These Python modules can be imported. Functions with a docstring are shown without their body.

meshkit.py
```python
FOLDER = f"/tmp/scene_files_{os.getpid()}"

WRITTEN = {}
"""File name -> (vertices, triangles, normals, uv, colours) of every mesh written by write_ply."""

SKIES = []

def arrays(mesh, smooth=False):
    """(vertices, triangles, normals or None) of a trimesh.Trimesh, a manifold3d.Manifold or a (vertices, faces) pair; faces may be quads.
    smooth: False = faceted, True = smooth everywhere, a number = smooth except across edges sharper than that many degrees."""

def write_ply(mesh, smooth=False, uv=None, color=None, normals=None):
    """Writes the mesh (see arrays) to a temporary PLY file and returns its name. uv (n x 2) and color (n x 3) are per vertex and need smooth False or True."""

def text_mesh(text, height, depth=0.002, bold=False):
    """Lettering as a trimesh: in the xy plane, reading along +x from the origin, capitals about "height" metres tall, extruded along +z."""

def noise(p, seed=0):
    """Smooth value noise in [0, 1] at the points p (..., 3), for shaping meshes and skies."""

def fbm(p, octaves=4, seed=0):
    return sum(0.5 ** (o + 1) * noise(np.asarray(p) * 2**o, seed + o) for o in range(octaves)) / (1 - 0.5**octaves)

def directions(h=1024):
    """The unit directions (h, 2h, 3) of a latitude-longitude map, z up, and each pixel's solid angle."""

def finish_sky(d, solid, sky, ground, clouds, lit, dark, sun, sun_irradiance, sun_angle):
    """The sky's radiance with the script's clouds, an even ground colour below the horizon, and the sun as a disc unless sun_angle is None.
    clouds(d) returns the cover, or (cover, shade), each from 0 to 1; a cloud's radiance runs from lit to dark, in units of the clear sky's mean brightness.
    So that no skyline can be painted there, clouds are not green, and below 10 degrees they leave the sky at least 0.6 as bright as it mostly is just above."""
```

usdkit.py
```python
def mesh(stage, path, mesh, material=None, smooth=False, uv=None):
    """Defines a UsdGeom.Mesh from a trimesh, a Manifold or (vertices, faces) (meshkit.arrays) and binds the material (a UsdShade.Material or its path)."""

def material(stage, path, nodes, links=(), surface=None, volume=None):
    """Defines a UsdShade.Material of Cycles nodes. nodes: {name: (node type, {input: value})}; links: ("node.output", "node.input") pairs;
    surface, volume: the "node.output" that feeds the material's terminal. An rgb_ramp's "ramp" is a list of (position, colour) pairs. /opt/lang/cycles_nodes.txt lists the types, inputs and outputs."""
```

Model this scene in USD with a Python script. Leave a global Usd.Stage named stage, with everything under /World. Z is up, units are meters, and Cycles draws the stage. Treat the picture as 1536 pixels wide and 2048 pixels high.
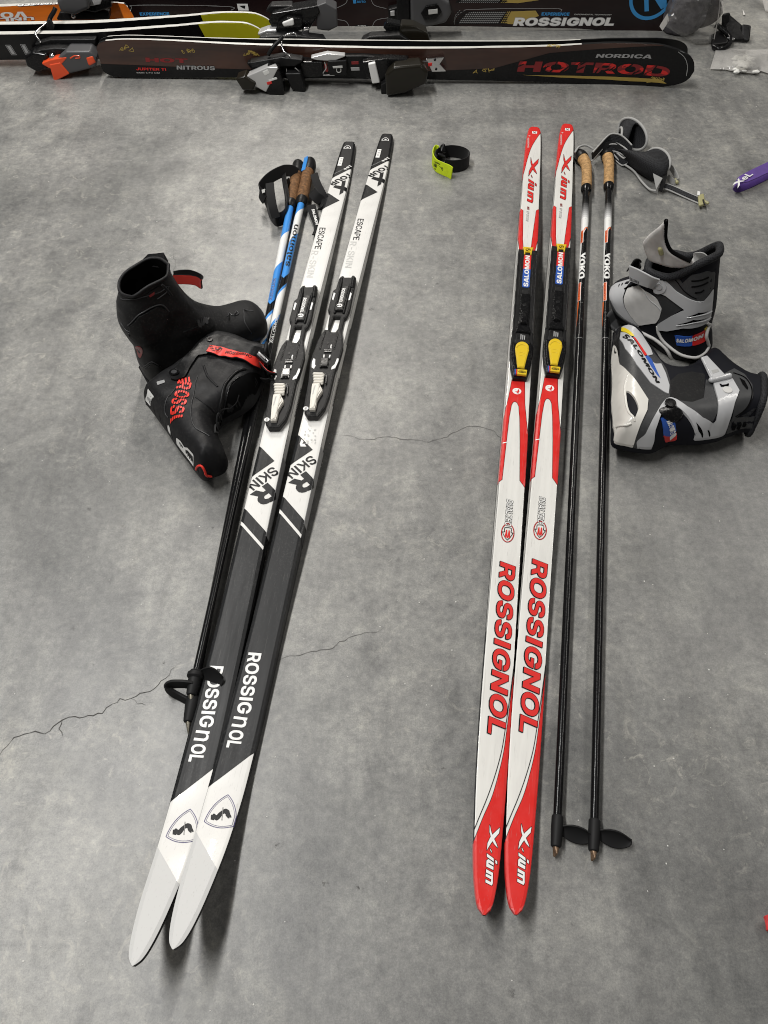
import math, random, glob
import numpy as np, trimesh, shapely, usdkit, meshkit, manifold3d as m3
from shapely.geometry import Polygon, LineString, Point, box, MultiPolygon
from shapely import affinity
from shapely.ops import unary_union
from scipy.spatial import Delaunay
from PIL import Image, ImageDraw, ImageFont
from pxr import Usd, UsdGeom, UsdLux, UsdShade, Gf, Sdf, Vt

# ------------------------------------------------------------------ stage, camera, light
stage = Usd.Stage.CreateInMemory()
UsdGeom.SetStageUpAxis(stage, UsdGeom.Tokens.z)
UsdGeom.SetStageMetersPerUnit(stage, 1.0)
UsdGeom.Xform.Define(stage, '/World')
UsdGeom.Scope.Define(stage, '/World/Looks')

FPX, PITCH, CAMH = 1538.0, math.radians(52.8), 1.0      # focal length in pixels of a 1536 wide picture, downward pitch, height
cam = UsdGeom.Camera.Define(stage, '/World/camera')
cam.CreateHorizontalApertureAttr(24.0)
cam.CreateVerticalApertureAttr(32.0)
cam.CreateFocalLengthAttr(24.0 * FPX / 1536.0)
cam.CreateClippingRangeAttr(Gf.Vec2f(0.05, 50))
cam.CreateExposureAttr(0.10)
cx = UsdGeom.Xformable(cam)
cx.AddTranslateOp().Set(Gf.Vec3d(0, 0, CAMH))
cx.AddRotateXOp().Set(90.0 - math.degrees(PITCH))

def rect_lamp(name, pos, w, h, intensity, color=(1, 1, 1), rot=(0, 0, 0)):
    l = UsdLux.RectLight.Define(stage, '/World/' + name)
    l.CreateWidthAttr(w); l.CreateHeightAttr(h)
    l.CreateIntensityAttr(intensity); l.CreateColorAttr(Gf.Vec3f(*color))
    x = UsdGeom.Xformable(l); x.AddTranslateOp().Set(Gf.Vec3d(*pos)); x.AddRotateXYZOp().Set(Gf.Vec3f(*rot))
    return l
rect_lamp('ceiling_lamp', (-1.35, 0.95, 3.3), 0.16, 2.6, 88.0, (1.0, 0.985, 0.96))
rect_lamp('ceiling_lamp_001', (-0.8, 4.9, 3.3), 0.16, 2.6, 88.0, (1.0, 0.95, 0.88))
rect_lamp('ceiling_lamp_002', (2.6, 2.6, 3.3), 0.16, 2.6, 27.0, (1.0, 0.96, 0.90))
rect_lamp('ceiling_lamp_003', (1.6, -1.9, 3.3), 0.16, 2.6, 9.0, (1.0, 0.98, 0.95))
dome = UsdLux.DomeLight.Define(stage, '/World/room_ambient')
dome.CreateIntensityAttr(0.020); dome.CreateColorAttr(Gf.Vec3f(1.0, 0.97, 0.93))

# ------------------------------------------------------------------ pixel <-> place
CP, SP = math.cos(PITCH), math.sin(PITCH)
EYE = np.array([0, 0, CAMH])
def ray(px, py):
    x, y = (px - 768) / FPX, (py - 1024) / FPX
    return np.array([x, CP - y * SP, -SP - y * CP])
def G(px, py, z=0.0):
    d = ray(px, py); return EYE + d * ((z - CAMH) / d[2])

# ------------------------------------------------------------------ scene helpers
_used = {}
def path_for(parent, name):
    base = (parent.GetPath().pathString if parent is not None else '/World') + '/' + name
    n = _used.get(base, 0); _used[base] = n + 1
    return base if n == 0 else '%s_%03d' % (base, n)
def thing(name, label, cat, M=None, group=None):
    """M: 4x4 matrix local -> world (column vectors)."""
    x = UsdGeom.Xform.Define(stage, path_for(None, name))
    if M is None: M = np.eye(4)
    x.AddTransformOp().Set(Gf.Matrix4d(*[float(a) for a in np.asarray(M).T.ravel()]))
    p = x.GetPrim(); p.SetCustomDataByKey('label', label); p.SetCustomDataByKey('category', cat)
    if group: p.SetCustomDataByKey('group', group)
    return p
def put(parent, name, mesh, mat, smooth=30, label=None):
    if isinstance(mesh, list):
        mesh = cat(mesh)
    m = usdkit.mesh(stage, path_for(parent, name), mesh, LOOK[mat], smooth=smooth)
    if label: m.GetPrim().SetCustomDataByKey('label', label)
    return m.GetPrim()
def tri(m):
    if hasattr(m, 'to_mesh'):
        q = m.to_mesh(); return trimesh.Trimesh(np.array(q.vert_properties[:, :3]), np.array(q.tri_verts), process=False)
    return m
def cat(ms):
    return trimesh.util.concatenate([tri(m) for m in ms])
def at(x, y, z=0, ex=(1, 0, 0), ey=(0, 1, 0), ez=(0, 0, 1)):
    M = np.eye(4); M[:3, 0], M[:3, 1], M[:3, 2], M[:3, 3] = ex, ey, ez, (x, y, z); return M
def unit(v):
    v = np.asarray(v, float); return v / np.linalg.norm(v)

# ------------------------------------------------------------------ materials
LOOK = {}
def look(name, color, rough=0.5, metallic=0.0, spec=0.5, coat=0.0, var=0.0, vscale=40.0, bump=0.0, bscale=300.0, sheen=0.0, rvar=0.0, trans=0.0, edge=0.0, stretch=(1, 1, 1), color2=None, coat_rough=0.05, dust=0.0, scratch=0.0):
    if max(color) < 0.035 and metallic == 0:      # black plastics and cloth: deep, little gloss
        color = tuple(c * 0.5 for c in color); spec = min(spec, 0.28); coat *= 0.5
    n = {'p': ('principled_bsdf', {'base_color': color, 'roughness': rough, 'metallic': metallic, 'specular_ior_level': spec, 'coat_weight': coat, 'coat_roughness': coat_rough, 'sheen_weight': sheen, 'transmission_weight': trans}),
         'tc': ('texture_coordinate', {}), 'mp': ('mapping', {'scale': stretch})}
    L = [('tc.object', 'mp.vector')]
    if var:
        c2 = color2 or tuple(max(0.0, c * (1 - var)) for c in color)
        c1 = tuple(min(1.0, c * (1 + var * 0.5)) for c in color)
        n['n'] = ('noise_texture', {'scale': vscale, 'detail': 5, 'roughness': 0.6})
        n['r'] = ('rgb_ramp', {'ramp': [(0.3, c2), (0.7, c1)]})
        L += [('mp.vector', 'n.vector'), ('n.fac', 'r.fac'), ('r.color', 'p.base_color')]
    last = 'r.color' if var else None
    if dust or scratch:
        if last is None: n['c0'] = ('color', {'value': color}); last = 'c0.color'; L += [(last, 'p.base_color')]
        L = [l for l in L if l[1] != 'p.base_color']
        if dust:
            n['dn'] = ('noise_texture', {'scale': 260.0, 'detail': 4, 'roughness': 0.75}); n['dg'] = ('noise_texture', {'scale': 14.0, 'detail': 3})
            n['dr'] = ('rgb_ramp', {'ramp': [(0.52, (0, 0, 0)), (0.72, (dust, dust, dust))]}); n['dq'] = ('rgb_ramp', {'ramp': [(0.40, (0.25, 0.25, 0.25)), (0.62, (1, 1, 1))]})
            n['dm'] = ('mix', {'mix_type': 'multiply', 'fac': 1.0}); n['db'] = ('rgb_to_bw', {}); n['dx'] = ('mix', {'mix_type': 'mix', 'color2': (0.30, 0.29, 0.27)})
            L += [('tc.object', 'dn.vector'), ('tc.object', 'dg.vector'), ('dn.fac', 'dr.fac'), ('dg.fac', 'dq.fac'), ('dr.color', 'dm.color1'), ('dq.color', 'dm.color2'), ('dm.color', 'db.color'), ('db.val', 'dx.fac'), (last, 'dx.color1')]; last = 'dx.color'
        if scratch:
            n['sm'] = ('mapping', {'scale': (1.2, 60.0, 60.0), 'rotation': (0, 0, 0.06)}); n['sn'] = ('noise_texture', {'scale': 9.0, 'detail': 5, 'roughness': 0.7}); n['sr'] = ('rgb_ramp', {'ramp': [(0.60, (0, 0, 0)), (0.66, (scratch, scratch, scratch))]})
            n['sb'] = ('rgb_to_bw', {}); n['sx'] = ('mix', {'mix_type': 'mix', 'color2': (0.33, 0.32, 0.30)})
            L += [('tc.object', 'sm.vector'), ('sm.vector', 'sn.vector'), ('sn.fac', 'sr.fac'), ('sr.color', 'sb.color'), ('sb.val', 'sx.fac'), (last, 'sx.color1')]; last = 'sx.color'
        L += [(last, 'p.base_color')]
    if rvar:
        n['n2'] = ('noise_texture', {'scale': vscale * 1.7, 'detail': 4})
        n['mr'] = ('map_range', {'from_min': 0.3, 'from_max': 0.7, 'to_min': max(0.02, rough - rvar), 'to_max': min(1, rough + rvar), 'clamp': True})
        L += [('mp.vector', 'n2.vector'), ('n2.fac', 'mr.value'), ('mr.result', 'p.roughness')]
    if bump:
        n['n3'] = ('noise_texture', {'scale': bscale, 'detail': 3})
        n['b'] = ('bump', {'strength': 0.6, 'distance': bump})
        L += [('mp.vector', 'n3.vector'), ('n3.fac', 'b.height'), ('b.normal', 'p.normal')]
        if edge:
            n['bv'] = ('bevel', {'radius': edge, 'samples': 6}); L += [('bv.bevel', 'b.normal')]
    elif edge:
        n['bv'] = ('bevel', {'radius': edge, 'samples': 6}); L += [('bv.bevel', 'p.normal')]
    LOOK[name] = usdkit.material(stage, '/World/Looks/' + name, n, L, surface='p.BSDF')

def concrete():
    n = {
     'g': ('geometry', {}),
     'big': ('noise_texture', {'scale': 1.15, 'detail': 5, 'roughness': 0.62, 'distortion': 0.8}),
     'area': ('noise_texture', {'scale': 1.9, 'detail': 3, 'roughness': 0.6, 'distortion': 0.4}),
     'pat': ('noise_texture', {'scale': 4.6, 'detail': 10, 'roughness': 0.70, 'distortion': 0.35}),
     'mid': ('noise_texture', {'scale': 17.0, 'detail': 10, 'roughness': 0.80, 'distortion': 0.3}),
     'fin': ('noise_texture', {'scale': 75.0, 'detail': 8, 'roughness': 0.85}),
     'grn': ('noise_texture', {'scale': 480.0, 'detail': 3, 'roughness': 0.8}),
     'tw': ('mapping', {'scale': (1.0, 0.16, 1.0), 'rotation': (0, 0, 0.5)}), 'trl': ('noise_texture', {'scale': 16.0, 'detail': 6, 'roughness': 0.7, 'distortion': 0.5}),
     'rb': ('rgb_ramp', {'ramp': [(0.34, (0.158, 0.159, 0.155)), (0.47, (0.222, 0.221, 0.214)), (0.56, (0.258, 0.256, 0.246)), (0.68, (0.312, 0.308, 0.292))]}),
     'rp': ('rgb_ramp', {'ramp': [(0.36, (0.80, 0.803, 0.806)), (0.46, (0.93, 0.93, 0.93)), (0.54, (1.03, 1.03, 1.025)), (0.66, (1.15, 1.145, 1.12))]}),
     'rm': ('rgb_ramp', {'ramp': [(0.33, (0.64, 0.645, 0.65)), (0.46, (0.94, 0.94, 0.94)), (0.54, (1.05, 1.048, 1.04)), (0.67, (1.46, 1.44, 1.37))]}),
     'rf': ('rgb_ramp', {'ramp': [(0.33, (0.68, 0.68, 0.69)), (0.5, (0.99, 0.99, 0.99)), (0.67, (1.34, 1.33, 1.29))]}),
     'rg': ('rgb_ramp', {'ramp': [(0.3, (0.80, 0.80, 0.80)), (0.5, (1, 1, 1)), (0.7, (1.22, 1.22, 1.20))]}),
     'rt': ('rgb_ramp', {'ramp': [(0.36, (0.88, 0.88, 0.88)), (0.5, (1, 1, 1)), (0.64, (1.12, 1.12, 1.11))]}),
     'ra': ('rgb_ramp', {'ramp': [(0.36, (0.15, 0.15, 0.15)), (0.46, (0.6, 0.6, 0.6)), (0.55, (1, 1, 1))]}), 'ab': ('rgb_to_bw', {}),
     'one': ('color', {'value': (1.0, 1.0, 1.0)}), 'mx': ('mix', {'mix_type': 'mix'}), 'mp': ('mix', {'mix_type': 'multiply', 'fac': 1.0}), 'mt': ('mix', {'mix_type': 'multiply', 'fac': 1.0}),
     'm1': ('mix', {'mix_type': 'multiply', 'fac': 1.0}), 'm2': ('mix', {'mix_type': 'multiply', 'fac': 1.0}), 'm3': ('mix', {'mix_type': 'multiply', 'fac': 1.0}),
     'fl': ('noise_texture', {'scale': 30.0, 'detail': 8, 'roughness': 0.8, 'distortion': 1.4}), 'rfl': ('rgb_ramp', {'ramp': [(0.555, (0, 0, 0)), (0.66, (0.75, 0.75, 0.75))]}),
     'fgate': ('noise_texture', {'scale': 2.3, 'detail': 4}), 'rfg': ('rgb_ramp', {'ramp': [(0.44, (0, 0, 0)), (0.56, (1, 1, 1))]}),
     'fm': ('mix', {'mix_type': 'multiply', 'fac': 1.0}), 'm4': ('mix', {'mix_type': 'mix', 'color2': (0.42, 0.405, 0.36)}), 'bw': ('rgb_to_bw', {}),
     'vo': ('voronoi_texture', {'scale': 30.0, 'randomness': 1.0}), 'vr': ('separate_color', {}), 'vt': ('math', {'math_type': 'greater_than', 'value2': 0.74}),
     'vd': ('map_range', {'from_min': 0.030, 'from_max': 0.085, 'to_min': 1.0, 'to_max': 0.0, 'clamp': True}), 'vw': ('mix_vector', {'fac': 0.05}), 'pit': ('math', {'math_type': 'multiply'}), 'pk': ('math', {'math_type': 'multiply', 'value2': 0.85}),
     'm5': ('mix', {'mix_type': 'mix', 'color2': (0.030, 0.029, 0.027)}),
     'rr': ('map_range', {'from_min': 0.3, 'from_max': 0.7, 'to_min': 0.30, 'to_max': 0.44, 'clamp': True}),
     'bh': ('math', {'math_type': 'multiply_add', 'value2': -2.2}), 'b': ('bump', {'strength': 0.35, 'distance': 0.0010}),
     'p': ('principled_bsdf', {'specular_ior_level': 0.55}),
    }
    L = [('g.position', k + '.vector') for k in ('big', 'area', 'pat', 'mid', 'fin', 'grn', 'fl', 'fgate', 'tw')] + [('tw.vector', 'trl.vector')]
    L += [('g.position', 'vw.a'), ('fin.color', 'vw.b'), ('vw.result', 'vo.vector'),
          ('big.fac', 'rb.fac'), ('pat.fac', 'rp.fac'), ('mid.fac', 'rm.fac'), ('fin.fac', 'rf.fac'), ('grn.fac', 'rg.fac'), ('trl.fac', 'rt.fac'), ('area.fac', 'ra.fac'), ('ra.color', 'ab.color'),
          ('ab.val', 'mx.fac'), ('one.color', 'mx.color1'), ('rm.color', 'mx.color2'),
          ('rb.color', 'mp.color1'), ('rp.color', 'mp.color2'), ('mp.color', 'mt.color1'), ('rt.color', 'mt.color2'), ('mt.color', 'm1.color1'), ('mx.color', 'm1.color2'), ('m1.color', 'm2.color1'), ('rf.color', 'm2.color2'), ('m2.color', 'm3.color1'), ('rg.color', 'm3.color2'),
          ('fl.fac', 'rfl.fac'), ('fgate.fac', 'rfg.fac'), ('rfl.color', 'fm.color1'), ('rfg.color', 'fm.color2'), ('fm.color', 'bw.color'), ('bw.val', 'm4.fac'), ('m3.color', 'm4.color1'),
          ('vo.color', 'vr.color'), ('vr.r', 'vt.value1'), ('vo.distance', 'vd.value'), ('vt.value', 'pit.value1'), ('vd.result', 'pit.value2'), ('pit.value', 'pk.value1'), ('pk.value', 'm5.fac'), ('m4.color', 'm5.color1'),
          ('m5.color', 'p.base_color'), ('pat.fac', 'rr.value'), ('rr.result', 'p.roughness'),
          ('pit.value', 'bh.value1'), ('fin.fac', 'bh.value3'), ('bh.value', 'b.height'), ('b.normal', 'p.normal')]
    LOOK['concrete'] = usdkit.material(stage, '/World/Looks/concrete', n, L, surface='p.BSDF')
concrete()
look('crack', (0.060, 0.058, 0.054), 0.9)
look('crack_faint', (0.085, 0.083, 0.079), 0.9)
look('ski_white', (0.80, 0.79, 0.76), 0.32, coat=0.25, var=0.05, vscale=18, rvar=0.08, scratch=0.30)
look('ski_pearl', (0.78, 0.77, 0.73), 0.30, coat=0.3, var=0.10, vscale=60, stretch=(0.15, 1, 1), rvar=0.08, scratch=0.35)
look('ski_red', (0.70, 0.026, 0.022), 0.30, coat=0.3, var=0.06, vscale=30, rvar=0.08, scratch=0.25)
look('ink_black', (0.018, 0.018, 0.019), 0.38)
look('ink_red', (0.68, 0.026, 0.022), 0.35)
look('ink_darkred', (0.24, 0.018, 0.02), 0.35)
look('ink_white', (0.82, 0.82, 0.80), 0.38)
look('ink_grey', (0.36, 0.36, 0.36), 0.4)
look('ink_palegrey', (0.56, 0.56, 0.54), 0.36)
look('ink_blue', (0.03, 0.10, 0.42), 0.35)
look('ink_yellow', (0.78, 0.60, 0.02), 0.4)
look('ink_orange', (0.85, 0.16, 0.03), 0.4)
look('ink_navyline', (0.10, 0.09, 0.20), 0.4)
look('ski_char', (0.026, 0.027, 0.029), 0.42, coat=0.08, var=0.28, vscale=90, stretch=(0.05, 1, 1), rvar=0.07, dust=0.10, scratch=0.12)
look('ski_tipgrey', (0.60, 0.60, 0.59), 0.42, coat=0.0, scratch=0.3)
look('ski_side', (0.012, 0.012, 0.013), 0.4)
look('plastic_black', (0.014, 0.014, 0.015), 0.42, rvar=0.1, vscale=60, edge=0.0008, dust=0.10)
look('plastic_gloss', (0.010, 0.010, 0.011), 0.22, rvar=0.1, vscale=120, edge=0.0008, coat=0.2, dust=0.10)
look('plastic_dark', (0.019, 0.019, 0.020), 0.5, edge=0.0008, dust=0.2)
look('plastic_white', (0.74, 0.71, 0.64), 0.4, edge=0.0008, dust=0.35)
look('plastic_yellow', (0.72, 0.50, 0.012), 0.4, edge=0.0008, dust=0.10)
look('steel', (0.62, 0.62, 0.62), 0.25, metallic=1.0)
look('steel_dark', (0.12, 0.12, 0.12), 0.35, metallic=0.8)
# ------------------------------------------------------------------ flat shapes
FONT = glob.glob('/opt/blender-*/*/datafiles/fonts/Inter.woff2')[0]
_tc = {}
def text_shape(s, weight=700, track=0.0):
    """Lettering as a shapely shape, cap height 1, starting at x = 0 on the line y = 0."""
    key = (s, weight, track)
    if key in _tc: return _tc[key]
    px = 110
    f = ImageFont.truetype(FONT, px); f.set_variation_by_axes([32, weight])
    cap = -f.getbbox('H', anchor='ls')[1]
    out, x = [], 0.0
    for ch in s:
        adv = f.getlength(ch)
        if ch == 'I':            # a plain bar
            w = px * (0.06 + 0.135 * weight / 900); adv = w + 0.13 * px; out.append(box(x + 0.06 * px, 0, x + 0.06 * px + w, cap))
        elif ch != ' ':
            x0, y0, x1, y1 = f.getbbox(ch, anchor='ls')
            im = Image.new('L', (x1 - x0 + 8, y1 - y0 + 8))
            ImageDraw.Draw(im).text((4 - x0, 4 - y0), ch, 255, f, anchor='ls')
            on = np.pad(np.asarray(im) > 127, ((0, 0), (1, 1))).astype(np.int8)
            rows, st = np.nonzero(np.diff(on, axis=1) == 1); en = np.nonzero(np.diff(on, axis=1) == -1)[1]
            g = unary_union(shapely.box(st, -rows - 1, en, -rows)).buffer(0.6).buffer(-0.6).simplify(0.8)
            out.append(affinity.translate(g, x + x0 - 4, 4 - y0 + 0.0))
        x += adv + track * px
    g = affinity.scale(unary_union(out), 1 / cap, 1 / cap, origin=(0, 0))
    x0, y0, x1, y1 = g.bounds
    g = affinity.translate(g, -x0, 0)
    _tc[key] = g
    return g
def fit_text(s, w, h, weight=700, slant=0.0, track=0.0):
    """Text fitted to width w and cap height h, slanted."""
    g = text_shape(s, weight, track)
    x0, y0, x1, y1 = g.bounds
    hh = max(1.0, y1) if s.islower() else 1.0
    g = affinity.scale(g, w / (x1 - x0), h / hh, origin=(0, 0))
    if slant: g = affinity.skew(g, xs=math.degrees(math.atan(slant)), origin=(0, 0))
    return g
def place(g, o, ex, ey=None):
    """Shape coordinates (x, y) -> o + x ex + y ey."""
    ex = np.asarray(ex, float)
    if ey is None: ey = np.array([-ex[1], ex[0]])
    return affinity.affine_transform(g, [ex[0], ey[0], ex[1], ey[1], o[0], o[1]])
def polys(g):
    if g.is_empty: return []
    return [p for p in getattr(g, 'geoms', [g]) if p.geom_type == 'Polygon' and p.area > 1e-9]
def poly(pts): return Polygon(pts).buffer(0)
def spline(pts, n=8, closed=False):
    """Catmull-Rom through the points."""
    p = np.asarray(pts, float); N = len(p); out = []
    for i in range(N if closed else N - 1):
        a, b, c, d = (p[(i + k) % N] if closed else p[min(max(i + k, 0), N - 1)] for k in (-1, 0, 1, 2))
        for t in np.arange(n) / n:
            out.append(0.5 * ((2 * b) + (c - a) * t + (2 * a - 5 * b + 4 * c - d) * t * t + (3 * b - 3 * c + d - a) * t ** 3))
    if not closed: out.append(p[-1])
    return np.array(out)
def blob(pts, n=8): return Polygon(spline(pts, n, True)).buffer(0)
def flat(g, step=0.03, both=False):
    """Triangles of a shape (2-D vertices, faces), cut into strips so that it can follow a curved surface."""
    V, Fs, k = [], [], 0
    x0, y0, x1, y1 = g.bounds
    nx = max(1, int(math.ceil((x1 - x0) / step))); ny = max(1, int(math.ceil((y1 - y0) / step))) if both else 1
    for i in range(nx):
        for j in range(ny):
            c = g if nx * ny == 1 else g.intersection(box(x0 + (x1 - x0) * i / nx, y0 + (y1 - y0) * j / ny, x0 + (x1 - x0) * (i + 1) / nx, y0 + (y1 - y0) * (j + 1) / ny))
            for p in polys(c) if c.geom_type != 'GeometryCollection' else [q for s in c.geoms for q in polys(s)]:
                v, f = trimesh.creation.triangulate_polygon(p, engine='earcut')
                V.append(v); Fs.append(np.asarray(f) + k); k += len(v)
    if not V: return np.zeros((0, 2)), np.zeros((0, 3), int)
    return np.vstack(V), np.vstack(Fs)
def sheet(g, fn, step=0.03, both=False):
    """The shape laid on a surface: fn((n,2)) -> (n,3)."""
    v, f = flat(g, step, both)
    m = trimesh.Trimesh(fn(v), f, process=False)
    return m
def slab(g, z0, z1, bev=0.0012):
    """The shape as a plate between z0 and z1 with a rounded upper edge."""
    ms = []
    for d, h in ((0, z1 - bev), (bev * 0.3, z1 - bev * 0.3), (bev, z1)):
        for k, p in enumerate(polys(g.buffer(-d) if d else g)):
            e = trimesh.creation.extrude_polygon(p, h - z0 - d * 0.1, engine='earcut'); e.apply_translation([0, 0, z0 + d * 0.1]); ms.append(e)
    return cat(ms)
# ------------------------------------------------------------------ solid shapes
def ball(p, r, n=16): return m3.Manifold.sphere(r, n).translate([float(a) for a in p])
def rhull(pts, r, n=14):
    """Rounded convex block around the points; r one radius or one for each."""
    rs = [r] * len(pts) if np.ndim(r) == 0 else r
    return m3.Manifold.batch_hull([ball(p, q, n) for p, q in zip(pts, rs)])
def rbox(c, s, r=0.0015, M=None):
    c, s = np.asarray(c, float), np.asarray(s, float) / 2 - r
    m = tri(rhull([c + s * [i, j, k] for i in (-1, 1) for j in (-1, 1) for k in (-1, 1)], r, 10))
    if M is not None: m.apply_transform(M)
    return m
def frames(P, up=None):
    P = np.asarray(P, float); T = np.gradient(P, axis=0); T /= np.linalg.norm(T, axis=1, keepdims=True)
    ref = np.array(up if up is not None else ((0, 0, 1) if abs(T[0, 2]) < 0.9 else (1, 0, 0)), float)
    N = []
    n = unit(ref - T[0] * (ref @ T[0]))
    for t in T:
        n = unit(n - t * (n @ t)); N.append(n)
    N = np.array(N); return T, N, np.cross(T, N)
def tube(P, r, n=12, caps=True):
    P = np.asarray(P, float); R = np.broadcast_to(np.asarray(r, float), (len(P),))
    T, N, B = frames(P); a = np.arange(n) * 2 * math.pi / n
    V = (P[:, None] + R[:, None, None] * (np.cos(a)[None, :, None] * N[:, None] + np.sin(a)[None, :, None] * B[:, None])).reshape(-1, 3)
    Fs = []
    for i in range(len(P) - 1):
        for k in range(n):
            A, Bq = i * n + k, i * n + (k + 1) % n
            Fs += [[A, Bq, Bq + n], [A, Bq + n, A + n]]
    if caps:
        V = np.vstack([V, P[:1], P[-1:]]); c0, c1 = len(V) - 2, len(V) - 1; e = (len(P) - 1) * n
        for k in range(n): Fs += [[c0, (k + 1) % n, k], [c1, e + k, e + (k + 1) % n]]
    return trimesh.Trimesh(V, Fs, process=False)
def ribbon(P, W, th, width=None, edge=0.0):
    """A strap along P; W: width directions (one or one per point), width in metres (scalar or array)."""
    P = np.asarray(P, float); n = len(P)
    W = np.broadcast_to(np.asarray(W, float), (n, 3)).copy(); width = np.broadcast_to(np.asarray(width, float), (n,))
    T = np.gradient(P, axis=0); T /= np.linalg.norm(T, axis=1, keepdims=True)
    W -= T * (W * T).sum(1)[:, None]; W /= np.linalg.norm(W, axis=1, keepdims=True); N = np.cross(T, W)
    prof = [(-0.5, -0.3), (-0.47, -0.5), (0.47, -0.5), (0.5, -0.3), (0.5, 0.3), (0.47, 0.5), (-0.47, 0.5), (-0.5, 0.3)]
    V = np.array([[P[i] + a * width[i] * W[i] + b * th * N[i] for a, b in prof] for i in range(n)]).reshape(-1, 3); k = len(prof); Fs = []
    for i in range(n - 1):
        for j in range(k):
            A, B = i * k + j, i * k + (j + 1) % k; Fs += [[A, B, B + k], [A, B + k, A + k]]
    for j in range(1, k - 1): Fs += [[0, j + 1, j], [(n - 1) * k, (n - 1) * k + j, (n - 1) * k + j + 1]]
    return trimesh.Trimesh(V, Fs, process=False)
def loft(rings, cap=True):
    """Closed skin over rings of equally many points."""
    R = np.asarray(rings, float); m, n = R.shape[:2]; V = R.reshape(-1, 3); Fs = []
    for i in range(m - 1):
        for k in range(n):
            A, B = i * n + k, i * n + (k + 1) % n; Fs += [[A, B, B + n], [A, B + n, A + n]]
    if cap:
        V = np.vstack([V, R[0].mean(0)[None], R[-1].mean(0)[None]]); e = (m - 1) * n
        for k in range(n): Fs += [[len(V) - 2, (k + 1) % n, k], [len(V) - 1, e + k, e + (k + 1) % n]]
    t = trimesh.Trimesh(V, Fs, process=False)
    return t
def disc(c, r, h, n=24, M=None):
    """Short cylinder with a rounded top on z = c[2]."""
    g = Point(c[0], c[1]).buffer(r, n // 4); m = slab(g, c[2], c[2] + h, min(h * 0.4, r * 0.3))
    if M is not None: m.apply_transform(M)
    return m

# ------------------------------------------------------------------ the floor
fl = trimesh.creation.box(extents=(9, 9, 0.2)); fl.apply_translation([0, 2.0, -0.1])
floor = put(None, 'floor', fl, 'concrete', False)
floor.SetCustomDataByKey('kind', 'structure')
def crack(pix, w, seed, mat='crack'):
    r = random.Random(seed); P = np.array([G(*p)[:2] for p in pix]); out = [P[0]]
    for a, b in zip(P[:-1], P[1:]):
        L = np.linalg.norm(b - a); n = max(2, int(L / 0.006)); d = (b - a) / L; nn = np.array([-d[1], d[0]]); off = 0
        for i in range(1, n + 1):
            off = off * 0.75 + r.uniform(-1, 1) * 0.0028 if i < n else 0
            out.append(a + (b - a) * i / n + nn * off)
    out = np.array(out); T = np.gradient(out, axis=0); T /= np.linalg.norm(T, axis=1, keepdims=True); N = np.stack([-T[:, 1], T[:, 0]], 1)
    ws = np.array([w * (0.35 + 0.9 * r.random()) * min(1, 0.25 + 4 * min(i, len(out) - 1 - i) / len(out)) for i in range(len(out))])
    V = np.vstack([np.c_[out + N * ws[:, None] / 2, np.full(len(out), 0.0004)], np.c_[out - N * ws[:, None] / 2, np.full(len(out), 0.0004)]]); k = len(out)
    Fs = [f for i in range(k - 1) for f in ([i, i + k, i + k + 1], [i, i + k + 1, i + 1])]
    put(floor, 'crack', trimesh.Trimesh(V, Fs, process=False), mat, False)
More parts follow.
